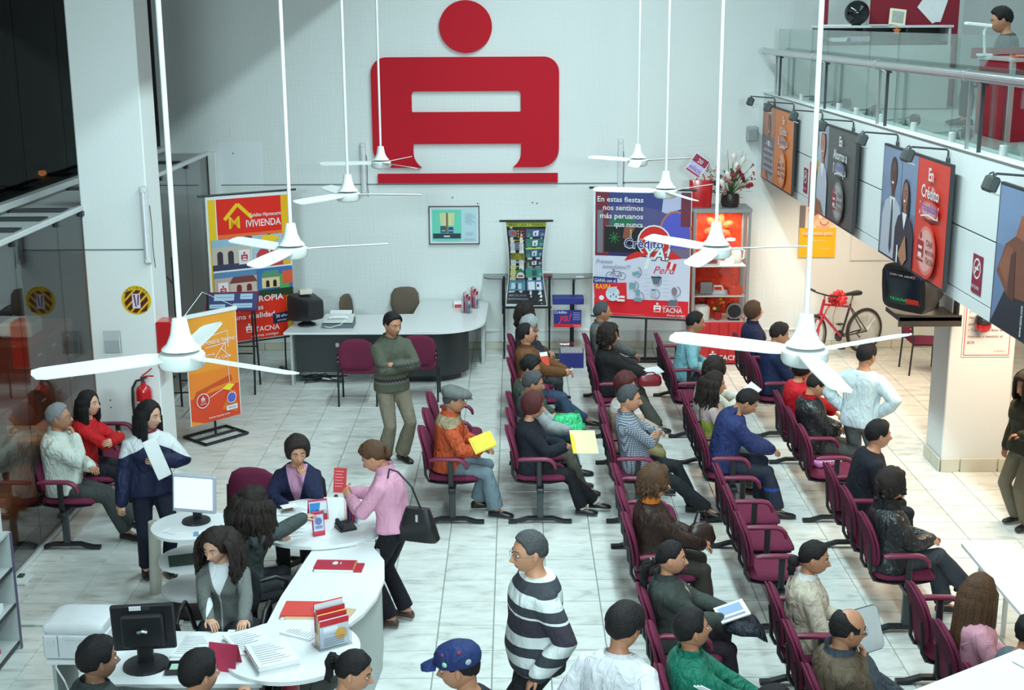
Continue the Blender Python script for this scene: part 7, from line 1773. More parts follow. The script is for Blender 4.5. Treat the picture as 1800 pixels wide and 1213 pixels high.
# --- row B
R = person('seated woman in a black coat holding a yellow envelope on her lap', seat('B', 12.46), s=.93, sex='f', top=K((.013, .014, .022)), tth=.034, bottom=K((.012, .012, .016)), hemr=.075, hair='bob', hc='auburn', hth=.034, pelvis=(-.09, 0, .51), lean=(-6, 3), head=(0, 8), hl=LAP(1, .22, .02, .72), hr=LAP(-1, .24, .03, .70), fr=((.42, -.06, .085), -10), fl=((.56, .06, .10), -8), skin=0, sock=K((.70, .72, .74)))
t = thing('manila_envelope', 'large pale yellow envelope resting on the black coat woman', 'envelope', (.66, 12.30, .80), (.85, .12, .35)); B().box((0, 0, 0), (.27, .25, .006)).obj('envelope', mat('pale_manila', (.74, .66, .38), .6), t); B().box((-.12, -.02, .006), (.04, .2, .005)).obj('flap', mat('yellow_card', (.72, .58, .04), .55), t)
R = person('grey haired man in a black and white track jacket with a green bag', seat('B', 13.08), s=.96, top=K((.30, .33, .34), .7, 'yoke', (.05, .05, .055), z=.86, x=-.10), tth=.026, bottom=K((.10, .09, .075)), shoe=BROWNL, hair='short', hc='pepper', lean=(-4, 2), head=(2, 8), hl=LAP(1, .28, .05, .70), hr=LAP(-1, .30, .05, .69), fr=((.46, -.10, .085), -12), fl=((.40, .10, .085), 5), skin=1, collar=(K((.30, .33, .34)), .05))
t = thing('green_bag', 'crumpled bright green cloth bag on a lap in the second row', 'bag', (.53, 13.17, .655), .2); rnd = random.Random(8); rg = []
for i in range(8):
    z = i/7; rg.append([V((.20-.07*z)*math.cos(a)*(1+.16*noise.noise(V(math.cos(a)*2, math.sin(a)*2, z*4))), (.13-.05*z)*math.sin(a), .0+.16*z+.05*noise.noise(V(math.cos(a)*3, math.sin(a)*3, z*3+5))) for a in [2*PI*k/22 for k in range(22)]])
B().loft(rg).obj('bag', K((.07, .62, .26), .55, bump=1.0, fold=20), t, 80)
R = person('young man in a dark green jacket with his hand at his chin', seat('B', 13.69), s=.98, top=K((.045, .06, .045)), tth=.030, bottom=K(jeans), hair='short', hc='black', hth=.034, curl=.012, pelvis=(-.12, 0, .54), lean=(-6, 4), head=(-18, 14), hr='chin', fr=((.42, -.1, .085), -4), skin=1)
R = person('moustached man in a brown jacket with a phone in his hand', seat('B', 15.2), s=.98, top=K((.145, .062, .024), .75), tth=.030, bottom=K(jeans), hair='short', hc='black', glasses=True, lean=(-6, 2), head=(8, -14), collar=(K((.145, .062, .024)), .055), hl=LAP(1, .36, .14, .72), hr=((.32, -.06, .74), (-.3, -.9, -.5)), handr=dict(d=(1, .2, .1), n=(0, 1, 0), curl=.8), fr=((.46, -.12, .085), -10), fl=((.66, .06, .10), -8), skin=0)
b = B()
for sd in (1, -1): b.tube([R.tf((.106, sd*.002, -.047)), R.tf((.100, sd*.018, -.049)), R.tf((.090, sd*.030, -.058))], [.006, .0055, .002], 6)
b.obj('moustache', HAIR['black'], R.root, 80)
t = thing('mobile_phone', 'small silver mobile phone in the hand of the moustached man', 'phone', tuple(hand_at(R, -1, (.09, 0, .045))), (.2, -.3, .3)); B().box((0, 0, 0), (.10, .05, .02), bev=.006).obj('case', ALU, t); B().box((.02, 0, .011), (.04, .036, .003)).obj('screen', BLKP, t)
t = thing('red_booklet', 'red and white booklet in the jacket front of the moustached man', 'booklet', (.335, 15.05, .93), (.0, -.5, -1.1)); B().box((0, 0, 0), (.012, .10, .17)).obj('cover', mat('booklet_bright', (.65, .06, .03), .5), t); B().box((.007, 0, .06), (.004, .10, .05)).obj('band', PAPER, t)
R = person('silver haired woman behind the moustached man', seat('B', 15.8), s=.92, sex='f', top=K((.02, .022, .032)), tth=.03, bottom=K(dgrey), hair='bob', hc='silver', hth=.032, curl=.01, lean=(-5, 2), head=(-6, 8), skin=1, hr='chin')
R = person('woman with dark curly hair in a patterned brown top by the wall', seat('B', 16.42), s=.95, sex='f', top=K((.11, .065, .04), .8, 'marl', (.03, .025, .02), s=30), tth=.024, bottom=K(black), hair='bob', hc='dark', hth=.045, curl=.014, locks=curls(120, .15, .022, .02), lean=(-6, 0), head=(4, -4), skin=0)
# --- row C
R = person('grey haired man in a grey jacket at the far end of his row', seat('C', 16.42), s=.98, top=K((.12, .125, .12), .8, 'vneck', (.66, .68, .68), z0=.80, k=.25, x=-.02), tth=.028, bottom=K((.11, .14, .17)), hair='recede', hc='pepper', hth=.018, lean=(-5, 0), head=(6, 0), collar=(K((.12, .125, .12)), .05), skin=1, hl=LAP(1, .28), hr=LAP(-1, .30))
R = person('woman with thick dark curly hair in a black coat and glasses', seat('C', 15.2), s=.95, sex='f', top=K((.012, .012, .014)), tth=.038, bottom=K((.075, .078, .068)), hemr=.085, hair='bob', hc='dark', hth=.045, curl=.016, locks=curls(130, .12, .022, .016), glasses=True, lean=(-5, 0), head=(-14, 0), hl=LAP(1, .34, .06, .70), hr=LAP(-1, .33, .06, .70), fr=((.50, -.10, .085), -12), fl=((.42, .12, .085), 0), skin=0)
t = thing('white_papers', 'folded white papers on the lap of the woman with dark curly hair', 'papers', (1.60, 15.20, .735), (.1, -.1, .3)); B().box((0, 0, 0), (.28, .18, .014), bev=.003).obj('sheet', PAPER, t); B().box((.02, .01, .012), (.22, .15, .008)).obj('sheet', PAPER, t)
t = thing('red_handbag', 'dark red handbag under the folded white papers', 'handbag', (1.58, 15.10, .62), .1); B().loft([superell((0, 0, z), (1, 0, 0), (0, 1, 0), w, d, 14, .6) for z, w, d in ((-.03, .13, .05), (.0, .15, .06), (.07, .14, .05), (.10, .11, .03))]).obj('bag', mat('bag_red', (.20, .01, .02), .35), t, 60); B().tube([(-.09, 0, .09), (-.05, 0, .13), (.05, 0, .13), (.09, 0, .09)], .008, 6).obj('handle', mat('bag_red', (.20, .01, .02), .35), t)
R = person('woman with short reddish hair resting her chin on her hand', seat('C', 13.08), s=.92, sex='f', top=K((.42, .30, .22), .8, 'yoke', (.55, .50, .45), z=.9), tth=.024, bottom=K((.23, .19, .085)), hair='bob', hc='auburn', hth=.040, curl=.012, lean=(-6, 4), head=(-26, 6), hr='chin', hl=LAP(1, .26), fl=((.42, .1, .085), 0), skin=3)
R = person('grey haired man in a small checked shirt with folded arms', seat('C', 12.46), s=1.02, top=K((.36, .40, .45), .75, 'check', (.05, .06, .10), s=.020), tth=.020, belly=.04, bottom=K((.016, .019, .024)), hemr=.072, hair='short', hc='pepper', lean=(-14, -6), pelvis=(-.02, 0, .53), head=(-10, 4), collar=(K((.36, .40, .45), .75, 'check', (.05, .06, .10), s=.02), .045), fr=((.70, -.20, .10), -16), fl=((.58, .02, .09), 0), kr=(1, -.2, .8), skin=0, **dict(CROSS, hl=((.21, -.06, .87), (.35, .9, -.6)), hr=((.20, .07, .82), (.35, -.9, -.6))))
R = person('woman with brown curly hair in a dark brown jacket and orange polo neck', seat('C', 10.05), s=.97, sex='f', top=K((.030, .016, .013), .45, bump=.7), tth=.036, bottom=K((.040, .032, .028)), hemr=.09, hair='bob', hc='brown', hth=.040, curl=.016, locks=curls(120, .085, .022, .016), lean=(-6, 2), head=(-4, 2), collar=(K((.62, .16, .02)), .06), hl=LAP(1, .28, .04, .70), hr=LAP(-1, .30, .04, .67), skin=0)
t = thing('brown_handbag', 'dark brown handbag upright on the lap of the woman in dark brown', 'handbag', (1.50, 10.10, .66), .2); bgm = mat('bag_brown', (.035, .018, .014), .35); B().loft([superell((0, 0, z), (1, 0, 0), (0, 1, 0), w, d, 14, .6) for z, w, d in ((-.02, .11, .05), (.03, .13, .06), (.13, .10, .045), (.16, .06, .03))]).obj('bag', bgm, t, 60); B().tube([(-.06, 0, .15), (-.03, 0, .26), (.03, 0, .26), (.06, 0, .15)], .009, 6).obj('handle', bgm, t)
R = person('woman with a long black ponytail in a dark green grey jacket', seat('C', 8.68), s=.94, sex='f', top=K((.045, .055, .050), .7, 'vneck', (.50, .36, .30), z0=.78, k=.28, x=0), tth=.032, bottom=K((.020, .014, .020)), hemr=.085, hair='tied', hc='black', locks=tail(.34, -.035, .020, 10), lean=(-8, -2), pelvis=(-.09, 0, .50), head=(-6, 2), collar=(K((.045, .055, .05)), .05, .008), hl=LAP(1, .30, .04, .70), hr=LAP(-1, .28), skin=0)
t = tag(B().box((0, 0, 0), (.012, .03, .05), bev=.004).obj('clasp', mat('clasp_gold', (.5, .38, .15), .35, metal=.6)), '', ''); t.location = R.root.location+R.tf((-.118, 0, -.02)); t.parent = R.root; t.location = R.tf((-.135, 0, -.035)); del t['label'], t['category']; t.name = 'hair_clasp'
t = thing('newspaper', 'folded newspaper with blue print on the lap of the ponytailed woman', 'newspaper', (1.52, 8.62, .735), (.3, -.25, .2)); B().box((0, 0, 0), (.22, .16, .012)).obj('sheet', PAPER, t); p = Print(lambda u, v, d: V(u, v, .0065+d)); p.rect(-.09, -.02, .08, .06, srgb(120, 150, 190)); p.rect(-.09, -.06, .08, -.04, INK); p.obj('print', t)
t = thing('dark_jacket', 'dark jacket folded over the knees of the ponytailed woman', 'jacket', (1.60, 8.62, .61), .1); B().loft([superell((x, 0, z), (0, 1, 0), (0, 0, 1), w, h, 14, .7) for x, z, w, h in ((-.14, .03, .10, .03), (-.06, .045, .19, .045), (.05, .04, .20, .045), (.12, -.01, .17, .05), (.15, -.06, .12, .02))]).obj('cloth', K((.02, .024, .034), .5, bump=.9, fold=18), t, 80)
GRN = K((.012, .16, .105), .5, bump=.8, fold=16)
R = person('young man in a green tracksuit jacket with white sleeve stripes', seat('C', 7.4), s=.98, top=GRN, tth=.030, bottom=K((.02, .022, .03)), hair='short', hc='black', lean=(-5, 2), pelvis=(-.12, 0, .54), head=(16, -8), collar=(GRN, .05), hl=LAP(1, .32, .08, .68), hr=LAP(-1, .34, .02, .66), skin=1)
sh, el, wr = R.arms[-1]; b = B(); d = unit(el-sh); sid = unit(d.cross(V(1, 0, 0)))
for k in (-1, 0, 1): b = B(); o_ = V(.020*k, 0, 0); b.tube([sh+d*.02+o_+V(0, -.083, .0), sh+(el-sh)*.5+o_*1.1+V(0, -.074, 0), el+o_*1.1+V(0, -.062, 0)], .0065, 6); b.obj('sleeve_stripe', PAPER, R.root, 80)
R = person('only the dark top of a bowed head showing at the picture foot', seat('C', 6.6), s=.90, top=K((.10, .10, .12)), bottom=K(dgrey), hair='short', hc='black', hth=.026, lean=(14, 24), head=(0, 18), pelvis=(.0, 0, .545), skin=1)
# --- row D
R = person('black haired man in a light blue shirt behind a fan blade', seat('D', 15.8), s=1.0, top=K((.20, .44, .50), .7, fold=16), tth=.026, bottom=K((.03, .035, .05)), hair='short', hc='black', lean=(6, 14), pelvis=(-.04, 0, .545), head=(0, 6), hl=LAP(1, .26), hr=LAP(-1, .2, .12, .66), skin=1, collar=(K((.20, .44, .5)), .04))
R = person('person with short dark curls in a cream pullover reading a sheet', seat('D', 13.69), s=.95, sex='f', top=K((.60, .60, .52), .8), tth=.026, bottom=K((.13, .18, .21)), hair='bob', hc='dark', hth=.03, curl=.014, locks=curls(120, .075, .021, .016), lean=(2, 10), head=(6, 14), hl=((.30, .06, .84), (-.2, .9, -.5)), hr=((.30, -.02, .82), (-.2, -.9, -.5)), fr=((.46, -.10, .085), -8), skin=0)
t = thing('reading_sheet', 'white sheet held up by the person with short dark curls', 'paper', (2.52, 13.72, .90), (.1, -.7, .2)); B().box((0, 0, 0), (.20, .26, .004)).obj('sheet', PAPER, t)
R = person('woman with long dark wavy hair in a lime green top', seat('D', 13.08), s=.94, sex='f', top=K((.36, .42, .07), .8, 'yoke', (.52, .42, .40), z=.80), tth=.020, bottom=K((.11, .14, .15)), hair='long', hc='dark', locks=long_locks(.25, .014, 40, .016, 78), lean=(-5, 2), head=(-8, 4), skin=0, fl=((.42, .10, .085), 0))
NVH = K((.022, .035, .125), .75, fold=15, bump=.8)
R = person('man in a navy hooded jacket bowing his head', seat('D', 12.46), s=1.0, top=NVH, tth=.036, bottom=K((.020, .026, .045), .7, 'bands', bands=[(.30, .33, (.02, .05, .28))]), hemr=.085, hair='short', hc='black', lean=(2, 22), pelvis=(-.06, 0, .545), head=(-4, 34), hl=LAP(1, .38, .03, .68), hr=LAP(-1, .40, .02, .67), fr=((.46, -.16, .085), -6), fl=((.36, .16, .085), 10), skin=1)
b = B(); p_, fw_, lt_, up_ = R.frame(.48); b.loft([superell(p_+fw_*(-.05-.03*q)+up_*(.03-.03*q), lt_, up_, .11+.02*q, .05, 16, .8) for q in (-1, -.3, .4, 1)]); b.obj('hood', NVH, R.root, 80)
BEI = K((.52, .45, .36), .8, 'bands', bands=[(.70, .703, (.2, .17, .13)), (.85, .853, (.25, .2, .16))], bump=.9)
R = person('woman in a beige jacket with a low black bun', seat('D', 8.68), s=.92, sex='f', top=BEI, tth=.032, bottom=K((.03, .03, .035)), hair='tied', hc='black', hth=.014, locks=tail(.10, -.055, .026, 8, 0, .045), lean=(-1, 4), pelvis=(-.07, 0, .51), head=(-14, 8), collar=(K((.72, .72, .72)), .045), skin=1)
sh = R.arms[-1][0]; B().tube([sh+V(-.10, .09, -.22), sh+V(-.075, .075, .02), sh+V(-.01, .05, .075), sh+V(.08, .05, .02), sh+V(.12, .04, -.25)], .017, 6, flat=.5).obj('bag_strap', mat('strap_brown', (.07, .055, .06), .5), R.root, 80)
t = thing('clear_case', 'pale grey flat case with a dark rim beside the woman in beige', 'case', (2.42, 8.40, .70), (1.2, 0, .5)); B().prism(rrect(-.12, -.15, .12, .15, (.04,)*4, 5), lambda u, v, d: V(u, v, d), -.006, .006).obj('face', mat('case_grey', (.55, .60, .62), .35), t); B().tube([V(u, v, 0) for u, v in rrect(-.12, -.15, .12, .15, (.04,)*4, 5)]+[V(-.12, -.11, 0)], .006, 6).obj('rim', GREYM, t)
R = person('balding man with glasses in a brown and blue jacket, hand at mouth', seat('D', 7.4), s=1.0, top=K((.050, .062, .080), .6, 'yoke', (.105, .075, .05), z=.80, x=.02, bump=.8), tth=.040, belly=.05, bottom=K((.03, .035, .045)), hair='bald', hc='black', hth=.014, glasses=True, lean=(-6, 2), pelvis=(-.12, 0, .535), head=(8, 8), collar=(K((.055, .07, .09)), .06, .014), hr='chin', hl=LAP(1, .30), skin=1)
# --- row E
R = person('woman with short brown hair in a navy coat near the showcase', seat('E', 16.42), s=.98, sex='f', top=K((.014, .018, .055)), tth=.034, bottom=K(black), hair='bob', hc='brown', hth=.024, lean=(-4, 2), head=(8, -8), collar=(K((.014, .018, .055)), .05), skin=3)
R = person('dark haired person in a navy jacket under the fan motor', seat('E', 15.2), s=.97, top=K((.012, .022, .07), .7), tth=.036, bottom=K((.012, .014, .024)), hair='short', hc='dark', hth=.030, curl=.008, lean=(0, 8), head=(2, 12), skin=0, hl=LAP(1), hr=LAP(-1, .26))
R = person('person in a bright red coat half hidden behind the fan blade', seat('E', 13.69), s=.95, sex='f', top=K((.50, .010, .018), .7), tth=.036, bottom=K((.03, .03, .035)), hair='bob', hc='black', lean=(-4, 4), head=(0, 8), hl=LAP(1, .30), hr=LAP(-1, .34, .0, .74), skin=0)
LEA = K((.016, .018, .020), .33, spec=.55, bump=.75, fold=13)
R = person('man in a shiny black leather jacket over a red pullover', seat('E', 13.08), s=.97, top=LEA, tth=.036, bottom=K((.09, .088, .085)), hair='short', hc='dark', lean=(-10, 0), pelvis=(-.05, 0, .525), head=(-4, 20), collar=(K((.50, .01, .02)), .055), hl=((.20, .0, .70), (-.2, .9, -.5)), hr=((.22, .02, .66), (-.2, -.9, -.5)), skin=0)
R = person('young man in a plain black pullover seen from behind, leaning forward', seat('E', 11.28), s=.99, top=K((.013, .015, .022)), tth=.028, bottom=K((.015, .017, .024)), hair='short', hc='black', hth=.024, lean=(8, 18), pelvis=(-.03, 0, .545), head=(6, 2), hl=LAP(1, .28, .08), hr=LAP(-1, .28, .08), skin=0)
R = person('woman in a black leather jacket with crossed legs in grey trousers', seat('E', 10.05), s=.97, sex='f', top=LEA, tth=.036, bottom=K((.045, .052, .065)), hemr=.080, hair='bob', hc='dark', hth=.036, curl=.012, locks=curls(70, .09, .02, .014), pelvis=(-.09, 0, .51), lean=(-8, 0), head=(10, 0), collar=(K((.014, .014, .016), .7, bump=1), .075, .03), hl=LAP(1, .20, .02, .70), hr=LAP(-1, .24, .0, .69), fr=((.56, .03, .27), 4), fl=((.42, .08, .085), 0), kr=(.35, -.05, 1), skin=0)
R = person('girl with long straight brown hair in a pink top', seat('E', 8.05), s=.88, sex='f', top=K((.62, .30, .38), .75, bump=.45), tth=.026, bottom=K(jeans), hair='long', hc='brown', hth=.018, locks=long_locks(.34, .0, 56, .014, 50), lean=(-4, 0), head=(18, 6), skin=3)
HAIR_DARKBROWN = HAIR['brown']
R = person('dark haired person in grey blue beside the slanting counter', seat('E', 7.4), s=.92, top=K((.09, .12, .145), .7), tth=.03, bottom=K(dgrey), hair='short', hc='black', hth=.035, curl=.008, lean=(4, 12), head=(0, 16), skin=1)
# --- bench by the glass
R = person('grey haired man with glasses in a white jacket, hand at mouth', seat('G', 11.86), s=1.0, top=K((.62, .66, .60), .7, bump=.9, fold=16), tth=.036, belly=.03, bottom=K((.05, .056, .055)), hemr=.075, hair='short', hc='grey', glasses=True, lean=(-6, 4), head=(6, -2), collar=(K((.62, .66, .6)), .055, .012), hr='chin', hl=LAP(1, .18, .0, .72), fr=((.50, -.05, .085), -20), fl=((.62, -.12, .22), -15), kl=(.6, 0, .9), skin=1)
R = person('black haired woman in a bright red sweater with folded arms', seat('G', 12.47), s=.95, sex='f', top=K((.52, .012, .016), .8, bump=.8, fold=18), tth=.026, bottom=K((.015, .015, .02)), hair='long', hc='black', hth=.014, locks=long_locks(.22, .0, 40, .015, 66), lean=(2, 16), head=(-14, -2), skin=3, **dict(CROSS, hl=((.26, -.12, .82), (.35, .9, -.6)), hr=((.27, .10, .79), (.35, -.9, -.6))))
# --- standing
stand = dict(pelvis=(0, 0, .885), lean=(0, 2))
SWT = K((.090, .098, .072), .9, 'bands', None, None, bands=[(.97, 1.0, (.035, .035, .04)), (1.0, 1.03, (.13, .11, .085)), (.945, .965, (.16, .15, .13)), (1.16, 1.19, (.05, .05, .05))], zig=24, amp=.035, bump=.5)
R = person('standing young man in a patterned grey green sweater, arms crossed', (-1.38, 14.1, 0), -58*D2R, s=1.035, top=SWT, tth=.026, bottom=K(khaki, .8), hemr=.085, hair='short', hc='black', hth=.022, head=(8, 8), pelvis=(0, 0, .905), lean=(-1, 3), skin=1, collar=(K((.08, .085, .065)), .045), hl=((.235, -.05, 1.17), (.3, 1, -.6)), hr=((.195, .07, 1.13), (.3, -1, -.6)), handl=dict(d=(-.35, -1, -.05), n=(-1, .2, -.1), curl=.35), handr=dict(d=(-.3, 1, .1), n=(-1, -.2, -.1), curl=.4))
sh, el, wr = R.arms[1]; B().tube([wr-unit(wr-el)*.025, wr-unit(wr-el)*.002], .037, 12).obj('wrist_watch', ALU, R.root, 60)
PNK = K((.62, .30, .42), .85, bump=.5, fold=11)
R = person('woman in a pink polo neck sweater standing at the round counter', (-.98, 9.98, 0), 162*D2R, s=.93, sex='f', top=PNK, tth=.026, hem=0, bottom=K((.011, .010, .016)), hemr=.075, hair='tied', hc='brown', hth=.028, curl=.006, locks=tail(.07, .02, .03, 10), head=(10, 30), pelvis=(0, 0, .84), lean=(6, 12), collar=(PNK, .065, .002), hl=((.36, .05, 1.06), (-.6, .7, -.4)), hr=((.38, -.06, 1.08), (-.6, -.7, -.4)), handl=dict(d=(.7, -.2, .7), n=(0, -1, 0), curl=.6), handr=dict(d=(.8, .2, .4), n=(0, 1, 0), curl=.6), skin=0, shoe=BROWNL)
loc = Vector(R.root.location); Rz = Matrix.Rotation(162*D2R, 3, 'Z'); 
t = thing('red_leaflet', 'red leaflet with white lines held by the woman in pink', 'leaflet', tuple(loc+Rz @ V(.475, .0, 1.19)), (0, .30, PI/2-.15)); B().box((0, 0, 0), (.006, .105, .20)).obj('cover', mat('leaflet_red', (.52, .02, .03), .45), t)
p = Print(lambda u, v, d: V(-.0035-d, -u, v))
for q in range(6): p.rect(-.04, .07-q*.024, .03-.01*(q % 2), .074-q*.024, srgb(236, 180, 180))
p.obj('print', t)
sh = R.arms[1][0]; 
t = thing('black_handbag', 'black shoulder bag hanging behind the woman in pink', 'handbag', tuple(loc+Rz @ V(-.22, .10, 0)), 162*D2R); bm_ = mat('bag_black', (.012, .012, .014), .35)
B().loft([superell((-.02, 0, z), (1, 0, 0), (0, 1, 0), w, d, 14, .5) for z, w, d in ((.80, .165, .05), (.82, .18, .06), (.95, .14, .055), (1.07, .10, .03))]).obj('bag', bm_, t, 50); B().tube([(-.05, 0, 1.06), (.02, .02, 1.25), (.13, .03, 1.365), (.20, .03, 1.38), (.22, .02, 1.30)], .011, 6, flat=.6).obj('strap', bm_, t); B().box((-.03, .045, 1.0), (.02, .012, .06)).obj('clasp', STEEL, t)
STR = K((.045, .05, .06), .85, 'stripes', (.66, .70, .70), (.040, .035, .050), z0=.86, per=.135, slant=.0, b0=1.13, b1=1.25, bump=.5)
R = person('grey haired man in a wide striped black and white sweater walking by', (.13, 7.62, 0), 196*D2R, s=1.06, top=STR, tth=.036, belly=.05, hem=-.07, bottom=K((.013, .013, .016)), hair='short', hc='pepper', hth=.012, glasses=True, head=(4, 4), lean=(0, 4), pelvis=(0, 0, .925), skin=0, hl=((.08, .26, .92), (-.8, .4, 0)), hr=((-.05, -.26, .90), (-.8, -.4, 0)), fl=((.22, .09, .10), 5), fr=((-.20, -.09, .12), -5))
JNW = K((.014, .018, .055), .6, 'yoke', (.68, .70, .72), z=1.29, k=.55, bump=.8)
R = person('long haired girl standing in a navy and white sports jacket', (-3.22, 10.98, 0), -62*D2R, s=.97, sex='f', top=JNW, tth=.036, hem=-.07, bottom=K((.012, .014, .03)), hair='long', hc='black', hth=.014, locks=long_locks(.28, .0, 44, .015, 72), head=(40, 6), pelvis=(0, 0, .86), lean=(0, 2), skin=3, collar=(K((.30, .03, .07)), .05), hl=((.24, .04, 1.14), (.2, .9, -.5)), handl=dict(d=(.3, -.9, .2), n=(-1, -.2, 0), curl=.7), hr=((.12, -.28, .78), (-.5, -.6, 0)))
loc = Vector(R.root.location); Rz = Matrix.Rotation(-62*D2R, 3, 'Z')
t = thing('folded_papers', 'long white folded papers held by the girl in navy and white', 'paper', tuple(loc+Rz @ V(.325, .0, 1.19)), (.3, -.12, -62*D2R)); B().box((0, 0, 0), (.008, .12, .36)).obj('sheet', PAPER, t); B().box((.006, .003, 0), (.004, .116, .35)).obj('sheet', PAPER, t)
t = thing('poster_tube', 'rolled cream poster tube held upright by the girl in navy and white', 'tube', (-3.13, 10.60, 0), (.03, .05, 0)); B().lathe([(.04, 0), (.052, 0), (.052, .66), (.046, .66), (.046, .62), (.01, .62)], (0, 0, 0), 24).obj('roll', mat('tube_cream', (.50, .49, .42), .6), t, 40)
R = person('man in a pale blue white shirt standing with his back turned, hands at hips', (3.49, 12.85, 0), 52*D2R, s=.98, top=K((.62, .72, .74), .7, bump=.7, fold=12), tth=.032, hem=-.07, bottom=K((.12, .14, .15)), hair='short', hc='black', hth=.018, head=(-14, 4), pelvis=(0, 0, .86), lean=(2, 4), hl=((.0, .20, .95), (-.2, .9, -.1)), hr=((.0, -.20, .95), (-.2, -.9, -.1)), skin=1)
R = person('person in a dark green jacket and khaki trousers, cut by the picture edge', (4.90, 12.05, 0), 205*D2R, s=.93, sex='f', top=K((.035, .035, .022), .8), tth=.036, hem=-.07, bottom=K((.17, .155, .115)), hemr=.08, hair='bob', hc='dark', hth=.034, locks=long_locks(.18, .0, 40, .02), head=(0, 12), pelvis=(0, 0, .83), lean=(2, 8), hl=((.24, .14, 1.0), (-.5, .8, -.3)), skin=1)
R = person('person in white with dark hair walking away at the picture foot', (.54, 6.72, 0), 62*D2R, s=.97, top=K((.66, .66, .70), .75, bump=.7), tth=.036, hem=-.07, bottom=K(dgrey), hair='short', hc='black', hth=.034, head=(-12, 14), pelvis=(0, 0, .86), lean=(2, 10), collar=(K((.66, .66, .7)), .03), hl=((.1, .28, .85), (-.8, .4, 0)), hr=((-.05, -.28, .85), (-.8, -.4, 0)), skin=1)
R = person('boy in a navy baseball cap with coloured patches at the picture foot', (-.225, 6.36, 0), 172*D2R, s=.99, top=K((.02, .022, .03)), bottom=K(jeans), hair='short', hc='black', hth=.010, head=(0, 10), pelvis=(0, 0, .835), lean=(2, 6), hl=((.1, .26, .85), (-.8, .4, 0)), hr=((-.05, -.26, .85), (-.8, -.4, 0)), skin=1)
b = B(); capn = K((.016, .03, .115), .7, 'plain'); rg = []
for z, r in ((.030, 1.0), (.055, 1.06), (.085, 1.02), (.112, .84), (.130, .5), (.138, .08)): rg.append([R.tf((-.004+.113*r*math.cos(a), .096*r*math.sin(a), z)) for a in [2*PI*k/24 for k in range(24)]])
b.loft(rg); b.obj('cap', capn, R.root, 60); B().loft([[R.tf((x, y*w, z+t_)) for y, t_ in ((-1, -.012), (-.5, .002), (0, .007), (.5, .002), (1, -.012), (.5, -.003), (0, .002), (-.5, -.003))] for x, w, z in ((.095, .085, .045), (.14, .078, .040), (.175, .05, .034), (.188, .015, .03))]).obj('cap_peak', capn, R.root, 50)
for a, z, c, r in ((1.15, .062, (.3, .6, .35), .016), (2.2, .060, (.35, .4, .45), .018), (1.9, .112, (.25, .03, .08), .013), (1.0, .105, (.25, .03, .1), .011)):
    q = 1.04 if z < .09 else .90; c0 = V(-.004+.113*q*math.cos(a), .096*q*math.sin(a), z); B().ball(R.tf(c0), (r, .006, r*.9), 10, 6, rot=Matrix.Rotation(-(PI/2-a), 3, 'Z')).obj('patch', mat('patch_%d' % int(c[0]*100+c[1]*10), c, .7), R.root, 80)
# --- at the reception counter
CARD = K((.150, .165, .155), .85, 'vneck', (.74, .76, .80), (.5, .5, .48), z0=.80, k=.42, x=.0, bump=.5)
R = person('woman with long dark wavy hair in a grey cardigan, writing at the desk', (-2.13, 8.90, 0), -92*D2R, s=.96, sex='f', top=CARD, tth=.022, bottom=K((.05, .052, .06)), hair='long', hc='dark', hth=.020, locks=long_locks(.34, .018, 56, .019, 80, spread=.4), lean=(2, 8), pelvis=(-.02, 0, .545), head=(-20, 16), collar=(K((.74, .76, .8)), .04), hl=((.52, .26, .775), (-.3, .9, -.4)), hr=((.50, .02, .775), (-.3, -.9, -.4)), handl=dict(d=(1, .1, -.1), curl=.35), handr=dict(d=(.8, .6, -.1), curl=.4), skin=3)
R = person('woman with big dark curly hair in a grey blazer reaching for a leaflet', (-2.12, 9.58, 0), 38*D2R, s=.97, sex='f', top=K((.055, .068, .068), .75), tth=.028, bottom=K((.03, .032, .036)), hair='long', hc='dark', hth=.030, curl=.014, locks=lambda b, tf, rnd, R: (long_locks(.34, .022, 60, .020, 44, spread=.9)(b, tf, rnd, R), curls(110, .10, .022, .02)(b, tf, rnd, R)), lean=(4, 10), pelvis=(-.02, 0, .545), twist=-16, head=(10, 10), hr=((.56, -.04, .98), (0, -.9, -.5)), handr=dict(d=(1, .1, .1), n=(0, 0, -1), curl=.5), hl=((.34, .14, .80), (-.3, .9, -.4)), skin=3)
R = person('woman with short dark hair in a navy cardigan over a pink top', (-1.93, 11.02, 0), -86*D2R, s=.95, sex='f', top=K((.013, .016, .05), .8, 'vneck', (.48, .24, .38), z0=.66, k=.26, x=.0), tth=.030, bottom=K(black), hair='bob', hc='dark', hth=.036, curl=.006, lean=(2, 8), pelvis=(-.02, 0, .545), head=(16, 12), hr=((.42, -.08, .80), (-.3, -.9, -.4)), hl='chin', skin=0)
tag(B().box(tuple(Matrix.Translation(R.root.location) @ Matrix.Rotation(-86*D2R, 4, 'Z') @ V(.52, -.03, .83)), (.13, .09, .004), rot=.5).obj('paper_slip', PAPER), 'small white slip in the hand of the woman in the navy cardigan', 'paper')
t = thing('leaflet_stand_card', 'small leaflet frame with a red border held up by the outstretched hand', 'leaflet', (-1.60, 9.98, .776), .45); R_ = Matrix.Rotation(-.16, 3, 'X')
B().box((0, .0, .10), (.10, .02, .20), rot=R_, bev=.004).obj('frame', cr_, t); p = Print(lambda u, v, d: R_ @ V(u, -.0105-d, v-.10)+V(0, 0, .10)); p.rect(-.042, .02, .042, .175, srgb(196, 206, 226)); p.rect(-.042, .02, .042, .04, srgb(200, 60, 80)); p.circ(0, .12, .03, srgb(110, 120, 170)); p.rect(-.03, .06, .03, .085, srgb(130, 140, 180)); p.obj('print', t)
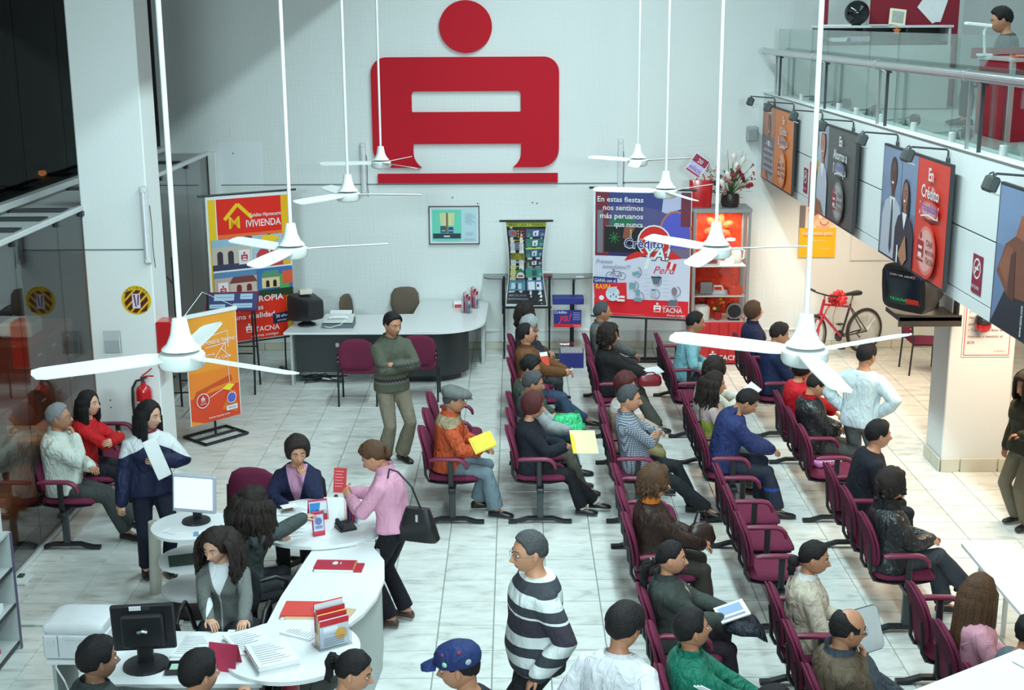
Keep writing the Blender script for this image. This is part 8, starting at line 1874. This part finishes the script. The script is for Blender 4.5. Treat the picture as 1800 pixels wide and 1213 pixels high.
R = person('visitor with short curly black hair in a charcoal jacket at the desk', (-2.46, 7.02, 0), 42*D2R, s=.98, top=K((.045, .055, .055), .85), tth=.032, bottom=K(dgrey), hair='short', hc='black', hth=.030, curl=.008, lean=(-2, 4), pelvis=(-.02, 0, .545), head=(-6, 2), collar=(K((.045, .055, .055)), .05, .006), skin=2, hl=((.36, .1, .78), (-.3, .9, -.4)))
R = person('visitor with smooth black hair seen from behind before the red calendar', (-1.83, 6.86, 0), 55*D2R, s=.97, top=K((.02, .02, .03)), bottom=K(black), hair='short', hc='black', hth=.030, lean=(-2, 4), pelvis=(-.02, 0, .545), head=(-12, 2), skin=0, hr=((.40, .06, .86), (-.2, -.9, -.5)))
R = person('girl with a messy black ponytail at the near end of the counter', (-1.02, 6.94, 0), 2*D2R, s=.95, sex='f', top=K((.62, .64, .62)), bottom=K(jeans), hair='tied', hc='black', hth=.016, locks=tail(.17, .045, .020, 16, .5), lean=(-2, 6), pelvis=(.0, 0, .545), head=(-6, 16), skin=0)
for x, y, r, lb in ((-2.48, 7.0, 42, 'burgundy visitor chair under the visitor in a charcoal jacket'), (-1.85, 6.84, 55, 'burgundy visitor chair under the visitor before the red calendar'), (-1.0, 6.94, 2, 'burgundy visitor chair under the girl with the messy ponytail')): visitor_chair(lb, (x, y, 0), r*D2R)
R = person('dark haired clerk sitting in the mezzanine office, only the head showing', (5.02, 13.75, ZM), 170*D2R, s=.92, top=K((.06, .07, .08)), bottom=K(black), hair='short', hc='black', hth=.026, lean=(4, 10), pelvis=(-.02, 0, .46), head=(0, 14), skin=1)
office_chair('black office chair under the clerk on the mezzanine', (5.02, 13.75, ZM-.06), 170*D2R, CHBL, False, .80)
t = thing('pink_purse', 'pink purse left on the empty seat behind the leather jacket man', 'purse', (3.06, 12.50, .475), .4); B().box((0, 0, .03), (.20, .13, .05), bev=.012).obj('purse', mat('purse_pink', (.50, .16, .45), .45), t); B().box((0, -.06, .06), (.18, .012, .008)).obj('zip', ALU, t)
finish_people()
